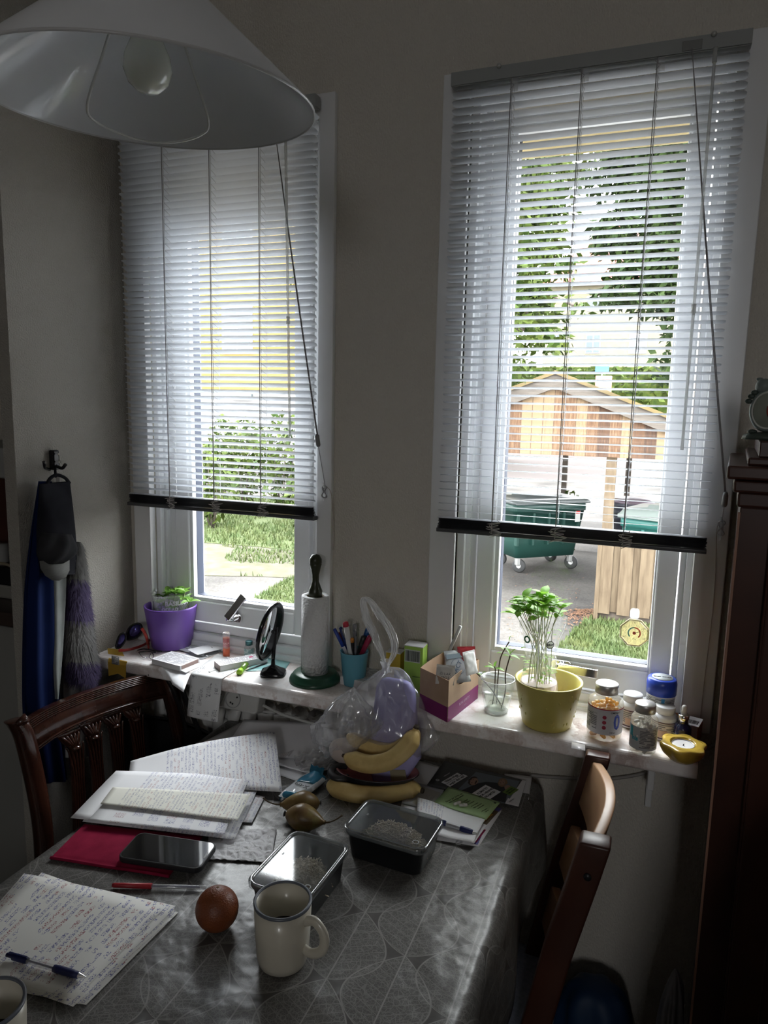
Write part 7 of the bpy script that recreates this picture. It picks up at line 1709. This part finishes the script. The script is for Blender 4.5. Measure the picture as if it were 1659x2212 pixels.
# carton behind
cx0 = Vector((Yp(1484, 1560, 1.505).x, 1.512, SZ)); t = thing('small_carton', 'orange-sided white carton lying behind the dropper bottle', 'box', cx0, math.radians(-14))
hh = hat(1490, 1556, cx0); obj('carton', MB().bb(-.036, .026, -.022, .024, 0, hh), mat('orange_carton', (.42, .15, .04), .5), t, bevel=.0006); obj('top_face', MB().bb(-.004, .027, -.023, .022, hh, hh + .0008), M_carton, t); obj('front_face', MB().bb(-.034, .025, -.0228, -.0218, .002, hh - .001), mat('carton_mauve', (.30, .24, .27), .5), t)
b = MB(); x_ = .002
while x_ < .022: ww = rnd.choice((.0005, .0009, .0013)); b.bb(x_, x_ + ww, -.014, .004, hh + .0008, hh + .0012); x_ += ww + rnd.choice((.0006, .0010))
obj('barcode', b, M_dark, t)
# yellow flower candle holder and tealight
fb = Zp(1473, 1640, SZ); fb = Vector((fb.x, fb.y, SZ)); Rf = rpx(46, (fb.x, fb.y, SZ + .04)) * 2.0 * .5 * 2; Rf = rpx(94, (fb.x, fb.y, SZ + .045)); Hf = hat(1473, 1604, fb)
t = thing('candle_holder', 'glossy yellow flower-shaped candle holder at the right end of the sill', 'candle holder', fb, .35)
M_cer = mat('yellow_glaze', (.56, .38, .06), .22, coat=.4)
fw = lambda a, z_: 1 + .085 * math.cos(6 * a) * min(1, z_ / (Hf * .5))
rc = rpx(46, (fb.x, fb.y, SZ + .04))
b = MB(); b.lathe([(.0001, 0), (Rf * .52, 0), (Rf * .60, .003), (Rf * .86, Hf * .45), (Rf * .98, Hf * .80), (Rf * .99, Hf * .93), (Rf * .93, Hf), (Rf * .80, Hf + .0005)], 96, wob=fw); b.lathe([(Rf * .80, Hf), (rc * 1.22, Hf), (rc * 1.12, Hf - .0015), (rc * 1.08, Hf - .014), (.0001, Hf - .014)], 96, wob=lambda a, z_: 1 + .085 * math.cos(6 * a) * (1 if z_ > Hf - .0002 else 0)); b.lathe([(Rf * .79, Hf + .0004), (rc * 1.20, Hf + .0003)], 96, wob=lambda a, z_: 1); obj('bowl', b, M_cer, t)
t = thing('tealight', 'white tealight candle sitting in the yellow flower holder', 'candle', (fb.x, fb.y, SZ + Hf - .0138))
obj('cup', MB().lathe([(.0001, 0), (rc * .98, 0), (rc, .012), (rc * .96, .012), (rc * .95, .010)], 40), mat('tealight_tin', (.7, .7, .7), .25, metal=.8), t); obj('wax', MB().lathe([(.0001, .0082), (rc * .3, .0085), (rc * .55, .0098), (rc * .95, .0105)], 40), mat('white_wax', (.78, .76, .74), .4, sss=.3), t); obj('wick', MB().tube([(0, 0, .008), (.001, 0, .0115)], .0009, 6), M_dark, t)
# clear tape piece on the front edge
o, P = paper('tape_piece', 'short clear tape piece with a printed corner on the front of the sill', 'tape', [(1235, 1602), (1264, 1609), (1264, 1622), (1234, 1616)], SZ + .0002, mat('tape_clear', (.74, .73, .74), .12), nx=2, ny=2)
text('e', .006, M_dark, o, local(o, P) @ TR(.018, .004, .0006), 'lettering', .0001)
# ================================================================ HANDBAG, CLOTHES, KITCHEN CORNER, FLOOR
M_leather = mat('black_leather', (.012, .012, .013), .30, spec=.5)
YH = 1.478
t = thing('handbag', 'black leather handbag hanging from the far post of the left chair', 'bag', Yp(340, 1600, YH)); T = Matrix.Translation(-Vector(t.location))
topl = [(228, 1545), (300, 1548), (370, 1556), (420, 1570), (455, 1588), (486, 1606)]
def bagsec(f, yo):
    out = []
    for (a, c_) in topl:
        p = Yp(a, c_, YH); z_ = p.z * (1 - f) + .42 * f; out.append(Vector((p.x * (1 - .0 * f), YH + yo * math.sin(PI * min(1, f * 1.5 + .15)) ** .5, z_)))
    return out
b = MB(); vs = []; fs = []; nF = 8; nT = len(topl)
for sg in (-.016, .014):
    for k in range(nF + 1): vs += bagsec(k / nF, sg)
for s_ in range(2):
    for k in range(nF):
        for i in range(nT - 1):
            o_ = s_ * (nF + 1) * nT; fs.append((o_ + k * nT + i, o_ + k * nT + i + 1, o_ + (k + 1) * nT + i + 1, o_ + (k + 1) * nT + i))
for k in range(nF):
    for i in (0, nT - 1): fs.append((k * nT + i, (k + 1) * nT + i, (nF + 1) * nT + (k + 1) * nT + i, (nF + 1) * nT + k * nT + i))
b.add(vs, fs, T); obj('bag_body', b, M_leather, t)
S = smoothpts([Yp(a, c_ - 2, YH - .006) for a, c_ in topl], 4); b = MB(); b.tube(S, .0036, 8, T); obj('piping', b, M_leather, t)
b = MB(); z_ = smoothpts([Yp(a, c_ - 1, YH - .004) for a, c_ in topl[3:]], 10)
for i in range(0, len(z_) - 1, 1): b.box(T @ z_[i], (.0026, .006, .0014), rz=0, ry=.4)
obj('zip', b, mat('zip_metal', (.5, .47, .40), .3, metal=.8), t); b = MB(); b.tube([T @ z_[-1], T @ (z_[-1] + Vector((.006, -.004, -.012)))], [.003, .002], 8); obj('zip_pull', b, mat('zip_metal', (.5, .47, .40), .3, metal=.8), t)
for k, dx in enumerate((0, 12)):
    pts = [PL(318 + dx * .9, 1470, .035), PL(316 + dx, 1456, .020), PL(322 + dx, 1446, .0), PL(338 + dx, 1446, -.016)] if k == 0 else [PL(334, 1462, .030), PL(336, 1450, .016), PL(344, 1443, .0), PL(356, 1446, -.014)]
    q_ = [Yp(365 + dx * 1.6, 1475, YH - .03), Yp(385 + dx * 1.7, 1520, YH - .02), Yp(398 + dx * 2, 1560, YH - .012), Yp(404 + dx * 2.4, 1590, YH - .01)]
    S = smoothpts([pts[1], pts[2], pts[3]] + q_, 5); b = MB(); b.tube(S, .0072, 10, T, flat=.55); obj('strap', b, M_leather, t)
ringm = mat('zip_metal', (.5, .47, .40), .3, metal=.8)
for px_, py_ in ((206, 1612), (334, 1672)):
    p = Yp(px_, py_, YH - .022); obj('buckle', MB().lathe([(.007, -.001), (.0095, 0), (.007, .001), (.006, 0), (.007, -.001)], 20, T @ Matrix.Translation(p) @ TR(rx=PI / 2)), ringm, t)

def garment(name, label, cat, L_, R_, X_, dep, m, folds=5, amp=.006, group=None, n=44, botw=0, seed=0):
    Ls, Rs = smoothpts([Xp(p[0], p[1], X_) for p in L_], 5), smoothpts([Xp(p[0], p[1], X_) for p in R_], 5); c = Ls[0].lerp(Rs[0], .5)
    def f(a, v_):
        k = v_ * (len(Ls) - 1); i = min(int(k), len(Ls) - 2); A, B_2 = Ls[i].lerp(Ls[i + 1], k - i), Rs[min(i, len(Rs) - 2)].lerp(Rs[min(i + 1, len(Rs) - 1)], k - i)
        an = 2 * PI * a; m_ = (A + B_2) / 2; h = (B_2 - A) / 2
        fo = amp * math.sin(an * folds + seed + 2 * v_) * min(1, v_ * 3 + .2)
        return m_ + h * math.cos(an) * (1 + .02 * math.sin(an * 7 + seed)) + Vector((max(-(X_ - XL) + .003, -math.sin(an) * dep * -1 * (.4 + .6 * min(1, v_ * 2))) + fo * (math.sin(an) > -.2), 0, 0)) - c
    b = MB(); b.grid(f, n, 30); o = obj(name, b, m, loc=c)
    return tag(o, label, cat, group), c
XW = -1.300
t = thing('coat_hook_rack', 'black wall hook strip with two prongs above the hanging clothes', 'hook', Xp(118, 995, XL + .004)); T = Matrix.Translation(-Vector(t.location)); c = T @ Xp(118, 990, XL + .010)
obj('back_plate', MB().bb(-.003, .012, c.y - .010, c.y + .010, c.z - .028, c.z + .020), M_sg, t, bevel=.004)
b = MB(); p = T @ Xp(118, 1005, XL + .01); b.tube(smoothpts([p, p + Vector((.022, 0, -.006)), p + Vector((.034, 0, .004))], 4), .004, 8); b2 = T @ Xp(100, 1012, XL + .01); obj('prong', b, M_sg, t)
b = MB(); b.tube(smoothpts([b2 + Vector((-.004, .014, -.004)), b2, b2 + Vector((.006, -.010, .004)), b2 + Vector((.010, -.016, .018))], 4), .0035, 8); obj('prong', b, M_sg, t)
for dz in (.010, -.008): obj('screw_head', MB().lathe([(.0001, 0), (.0025, 0), (.0025, .001), (.0001, .001)], 10, TR(c.x + .012, c.y, c.z + dz, ry=PI / 2)), ringm, t)
M_blue2 = noisy('royal_blue_cloth', (.004, .010, .045), (.007, .015, .065), 8, .9, spec=.1); M_gcl = noisy('grey_green_cloth', (.15, .16, .15), (.20, .21, .20), 20, .9, spec=.1)
M_blk = noisy('black_cloth', (.010, .010, .013), (.022, .022, .027), 15, .9, spec=.1); M_bei = noisy('pale_cloth', (.28, .26, .24), (.34, .32, .30), 12, .9, spec=.1)
gH = 'clothes hanging from the wall hooks'
garment('hanging_towel', 'pale cloth hanging lowest at the right of the hooks', 'towel', [(122, 1030), (128, 1200), (134, 1400), (135, 1500), (138, 1636)], [(132, 1030), (150, 1200), (165, 1400), (182, 1500), (196, 1632)], -1.322, .010, M_bei, 4, .003, gH)
garment('hanging_robe', 'long royal blue cloth hanging from the left hook', 'clothing', [(84, 1040), (66, 1160), (54, 1280), (50, 1450), (52, 1560), (66, 1690)], [(110, 1040), (118, 1180), (122, 1300), (122, 1450), (128, 1560), (142, 1684)], -1.312, .020, M_blue2, 6, .006, gH)
garment('hanging_scarf', 'grey-green cloth strip hanging between the blue cloth and the furry tail', 'scarf', [(112, 1080), (112, 1240), (110, 1380), (108, 1440), (112, 1508)], [(128, 1080), (140, 1240), (136, 1340), (130, 1440), (124, 1510)], -1.296, .010, M_gcl, 3, .003, gH)
o, c = garment('hanging_bag', 'black cloth bag hanging in front of the blue cloth', 'bag', [(84, 1046), (84, 1100), (82, 1150), (84, 1200), (92, 1238)], [(150, 1040), (153, 1090), (158, 1150), (161, 1200), (158, 1240)], -1.285, .022, M_blk, 3, .003, gH)
b = MB(); T = Matrix.Translation(-c); b.tube(smoothpts([T @ Xp(100, 1050, -1.285), T @ Xp(108, 1034, -1.285), T @ Xp(122, 1026, -1.285), T @ Xp(140, 1032, -1.285), T @ Xp(150, 1044, -1.285)], 4), .004, 8); b.tube([T @ Xp(120, 1030, -1.285), T @ Xp(119, 1008, -1.305)], .0030, 8); obj('drawstring', b, M_blk, o)
# cap
p = Xp(120, 1190, -1.268); t = thing('cap', 'dark grey peaked cap with its light visor hanging downward over the black bag', 'cap', p); T = Matrix.Translation(-Vector(p))
b = MB(); Ls = smoothpts([Xp(a, c_, -1.268) for a, c_ in [(90, 1150), (80, 1180), (80, 1200), (90, 1218)]], 6); Rs = smoothpts([Xp(a, c_, -1.268) for a, c_ in [(152, 1154), (160, 1180), (158, 1196), (140, 1214)]], 6)
def capf(a, v_):
    k = v_ * (len(Ls) - 1); i = min(int(k), len(Ls) - 2); A, B_2 = Ls[i].lerp(Ls[i + 1], k - i), Rs[i].lerp(Rs[i + 1], k - i); e = math.sin(PI * a) ** .6 * math.sin(PI * (v_ * .8 + .12)) ** .6
    return A.lerp(B_2, a) + Vector((.034 * e + .004 * math.sin(a * 14 + v_ * 5) * e, 0, 0))
b.grid(capf, 24, 18, T); obj('crown', b, noisy('cap_grey', (.018, .018, .02), (.032, .032, .034), 20, .85, spec=.1), t, solid=.002)
V_ = [Xp(a, c_, -1.262) for a, c_ in [(86, 1212), (88, 1228), (98, 1244), (112, 1253), (126, 1254), (142, 1246), (149, 1232), (149, 1206)]]
b = MB(); vs = [T @ v for v in V_]; m_ = sum(vs, Vector()) / len(vs) + Vector((.010, 0, .004)); vs.append(m_); b.add(vs, [(i, i + 1, len(V_)) for i in range(len(V_) - 1)] + [(len(V_) - 1, 0, len(V_))]); obj('visor', b, noisy('visor_grey', (.09, .09, .085), (.12, .12, .11), 60, .8, stretch=(1, 1, 12)), t, solid=.003)
# furry tail
Ls = smoothpts([Xp(a, c_, -1.300) for a, c_ in [(144, 1170), (140, 1220), (138, 1270), (136, 1340), (134, 1400), (142, 1450), (160, 1474)]], 5); Rs = smoothpts([Xp(a, c_, -1.300) for a, c_ in [(166, 1170), (178, 1220), (186, 1270), (196, 1340), (206, 1400), (210, 1440), (190, 1474)]], 5)
c = Ls[0].lerp(Rs[0], .5); t = thing('fur_tail', 'long fluffy tail with purple and grey bands hanging beside the clothes', 'toy tail', c)
def tailf(a, v_):
    k = v_ * (len(Ls) - 1); i = min(int(k), len(Ls) - 2); A, B_2 = Ls[i].lerp(Ls[i + 1], k - i), Rs[i].lerp(Rs[i + 1], k - i); an = 2 * PI * a
    return (A + B_2) / 2 + (B_2 - A) / 2 * math.cos(an) * .85 + Vector((math.sin(an) * .026, 0, 0)) - c
rr9 = random.Random(1)
for nm, bands, col in (('purple_fur', ((.27, .50), (.76, 1.0)), mat('purple_fur', (.05, .035, .085), .9)), ('grey_fur', ((0, .27), (.50, .76)), mat('grey_fur', (.12, .115, .11), .9))):
    b = MB()
    for v0, v1 in bands:
        b.grid(lambda a, v_: tailf(a, v0 + (v1 - v0) * v_), 20, 6)
        for _ in range(1300):
            a = rr9.random(); v_ = v0 + (v1 - v0) * rr9.random(); p = tailf(a, v_); an = 2 * PI * a; out = Vector((math.sin(an) * .010, rr9.uniform(-.004, .004), 0)) + (Rs[5] - Ls[5]).normalized() * math.cos(an) * .012
            d = out + Vector((0, rr9.uniform(-.004, .004), -rr9.uniform(.012, .026))); s = Vector((0, .0009, 0)) if abs(math.sin(an)) > .5 else Vector((.0009, 0, 0)); b.add([p - s, p + s, p + d], [(0, 1, 2)])
    obj(nm, b, col, t)

# ---- kitchen corner seen past the end of the side wall
yk_ = 1.30
xe = Yp(44, 1000, 1.50).x + .02
P_ = lambda px, py, y_: Yp(px, py, y_)
z1_, z0_ = P_(20, 968, 1.30).z, P_(20, 1035, 1.30).z
o = obj('kitchen_hood', MB().bb(-2.3, P_(38, 1000, 1.30).x, 1.30, 1.555, z0_, z1_), mat('hood_grey', (.30, .30, .29), .5), bevel=.004); tag(o, 'pale kitchen hood at the left edge above the dark red wall panel', 'hood')
zc = P_(20, 1322, 1.24).z
o = obj('splash_panel', MB().bb(-2.3, -1.40, 1.540, 1.556, zc, z0_ + .02), noisy('dark_red_panel', (.045, .012, .008), (.085, .026, .015), 3, .6, detail=6)); tag(o, 'dark red wall panel behind the kitchen worktop', 'panel')
t = thing('kitchen_cabinet', 'pale kitchen base cabinet with a dark worktop at the left edge of the picture', 'cabinet', (-1.85, 1.40, 0))
obj('worktop', MB().bb(-.45, .44, -.17, .14, zc - .035, zc), mat('dark_worktop', (.045, .03, .025), .4), t, bevel=.004); obj('carcass', MB().bb(-.45, .42, -.13, .14, .10, zc - .035), mat('cabinet_grey', (.26, .255, .24), .6), t)
obj('door', MB().bb(-.02, .415, -.148, -.13, .12, zc - .045), mat('cabinet_grey', (.26, .255, .24), .6), t, bevel=.003); obj('plinth', MB().bb(-.45, .40, -.10, .14, 0, .10), M_dark, t)
p = P_(34, 1290, 1.33); t = thing('toaster', 'dark rounded appliance with a curved pale handle on the kitchen worktop', 'appliance', (p.x - .02, 1.36, zc))
hh = P_(30, 1208, 1.36).z - zc
obj('tray_box', MB().bb(-.05, .06, -.04, .04, 0, hh * .38), mat('tray_pale', (.30, .29, .26), .5), t, bevel=.006)
obj('body', MB().prism(rrect(.12, hh * .5, .022), -.045, .045, TR(0, 0, hh * .64, rx=PI / 2)), M_sg, t, bevel=.004); obj('curved_handle', MB().tube(smoothpts([(-.056, -.046, hh * .68), (-.045, -.046, hh * .9), (0, -.046, hh * .99), (.04, -.046, hh * .92), (.06, -.046, hh * .82)], 4), .004, 8), mat('handle_tan', (.30, .25, .18), .4), t)
text('A', .020, mat('mark_pale', (.5, .5, .5), .5), t, TR(.044, -.046, hh * .62, rx=PI / 2, rz=0), 'lettering', .0004)
o = obj('white_canister', MB().lathe([(.0001, 0), (.04, 0), (.042, .01), (.042, .10), (.036, .115), (.0001, .115)], 24), M_plas, loc=(P_(-8, 1280, 1.42).x, 1.42, zc)); tag(o, 'white rounded container at the very left edge on the kitchen worktop', 'container')

# ---- bags on the floor, jacket
def lump(name, label, cat, c, rx_, ry_, hz, m, seed, am=.12, kn=0, group=None):
    b = MB()
    def f(a, v_):
        an = 2 * PI * a; th = v_ * PI / 2 if not kn else v_ * PI / 2
        r = math.cos(th) ** (.5 if not kn else .9); z_ = math.sin(th) ** (.9 if not kn else 1.0) * hz
        w_ = 1 + am * noise.noise(Vector((math.cos(an) * 2 + seed, math.sin(an) * 2, v_ * 4))) + am * .5 * math.sin(an * 7 + seed + v_ * 3)
        return (rx_ * r * w_ * math.cos(an), ry_ * r * w_ * math.sin(an), z_)
    b.grid(f, 48, 26); o = obj(name, b, m, loc=c); return tag(o, label, cat, group)
p = Yp(1300, 2150, 1.42); lump('blue_bag', 'crumpled dark blue bag on the floor under the window', 'bag', (p.x - .01, 1.45, 0), .10, .08, p.z + .0, noisy('blue_film', (.003, .018, .055), (.005, .030, .085), 12, .6), 2)
p = Yp(1464, 2122, 1.30); lump('plastic_carrier_bag', 'grey translucent plastic bag standing between the wall and the tall cabinet', 'bag', (p.x - .002, 1.33, 0), .034, .05, p.z, mat('carrier_grey', (.30, .30, .33), .35), 5, .3, kn=1)
p = Yp(1659, 1965, .74); t_ = lump('draped_jacket', 'very dark jacket lying in a heap at the lower right corner', 'jacket', (p.x + .14, .74, 0), .20, .14, p.z + .05, noisy('jacket_dark', (.008, .011, .011), (.016, .020, .020), 9, .8, spec=.1), 8, .10, kn=1)

# ---- ornament on the cabinet
oc = Yp(1652, 952, 1.24); oc.z = cz + .0365
t = thing('ornament', 'grey-green ceramic animal ornament with an oval glass face on top of the cabinet', 'ornament', (oc.x, 1.24, oc.z), -.15); M_or = mat('ornament_grey', (.15, .18, .17), .45); M_od = mat('ornament_green', (.035, .05, .04), .5)
k = 1.24 / 1533 * 1.02
obj('mossy_base', MB().lathe([(.0001, 0), (38 * k, 0), (36 * k, .006), (26 * k, .010), (.0001, .012)], 28, wob=lambda a, z_: 1 + .08 * math.sin(7 * a), sy=.7), M_od, t)
obj('oval_body', MB().lathe([(.0001, -.018), (24 * k, -.016), (30 * k, -.006), (31 * k, .004), (27 * k, .012), (25 * k, .010)], 40, TR(0, 0, .010 + 42 * k, rx=PI / 2), sy=1.3), M_or, t)
g = obj('oval_glass', MB().lathe([(.0001, .013), (22 * k, .011), (24.5 * k, .009)], 36, TR(0, 0, .010 + 42 * k, rx=PI / 2), sy=1.3), mat('ornament_glass', (.22, .24, .20), .08, coat=.7), t)
obj('oval_rim', MB().lathe([(24 * k, .010), (26.4 * k, .013), (27 * k, .010), (24 * k, .010)], 40, TR(0, 0, .010 + 42 * k, rx=PI / 2), sy=1.3), mat('rim_pale', (.45, .46, .42), .3), t)
obj('painted_figure', MB().ball((5 * k, -.0135, .012 + 40 * k), .007, 12, sc3=(.8, .2, 1.6)), mat('painted_red', (.28, .05, .04), .5), g)
obj('head', MB().ball((-10 * k, 0, .010 + 42 * k + 44 * k), 15 * k, 20), M_or, t); obj('ear', MB().ball((-18 * k, 0, .010 + 99 * k), 5 * k, 12, sc3=(1.3, .7, .7)), M_or, t)
obj('tuft', MB().tube([(6 * k, 0, .010 + 92 * k), (4 * k, 0, .010 + 112 * k)], [4 * k, 1.5 * k], 8), M_od, t)
for i, (dx, dz) in enumerate(((-24, 24), (-29, 17), (-33, 8))): obj('petal', MB().ball((dx * k, -.004, .012 + (42 + dz + 6) * k), 6 * k, 14, sc3=(1.1, .6, .8)), M_od, t)
for sx in (-1, 1): obj('foot', MB().ball((sx * 18 * k - 4 * k, -.006, .012), 7 * k, 14, sc3=(1.2, 1, .6)), M_od, t)
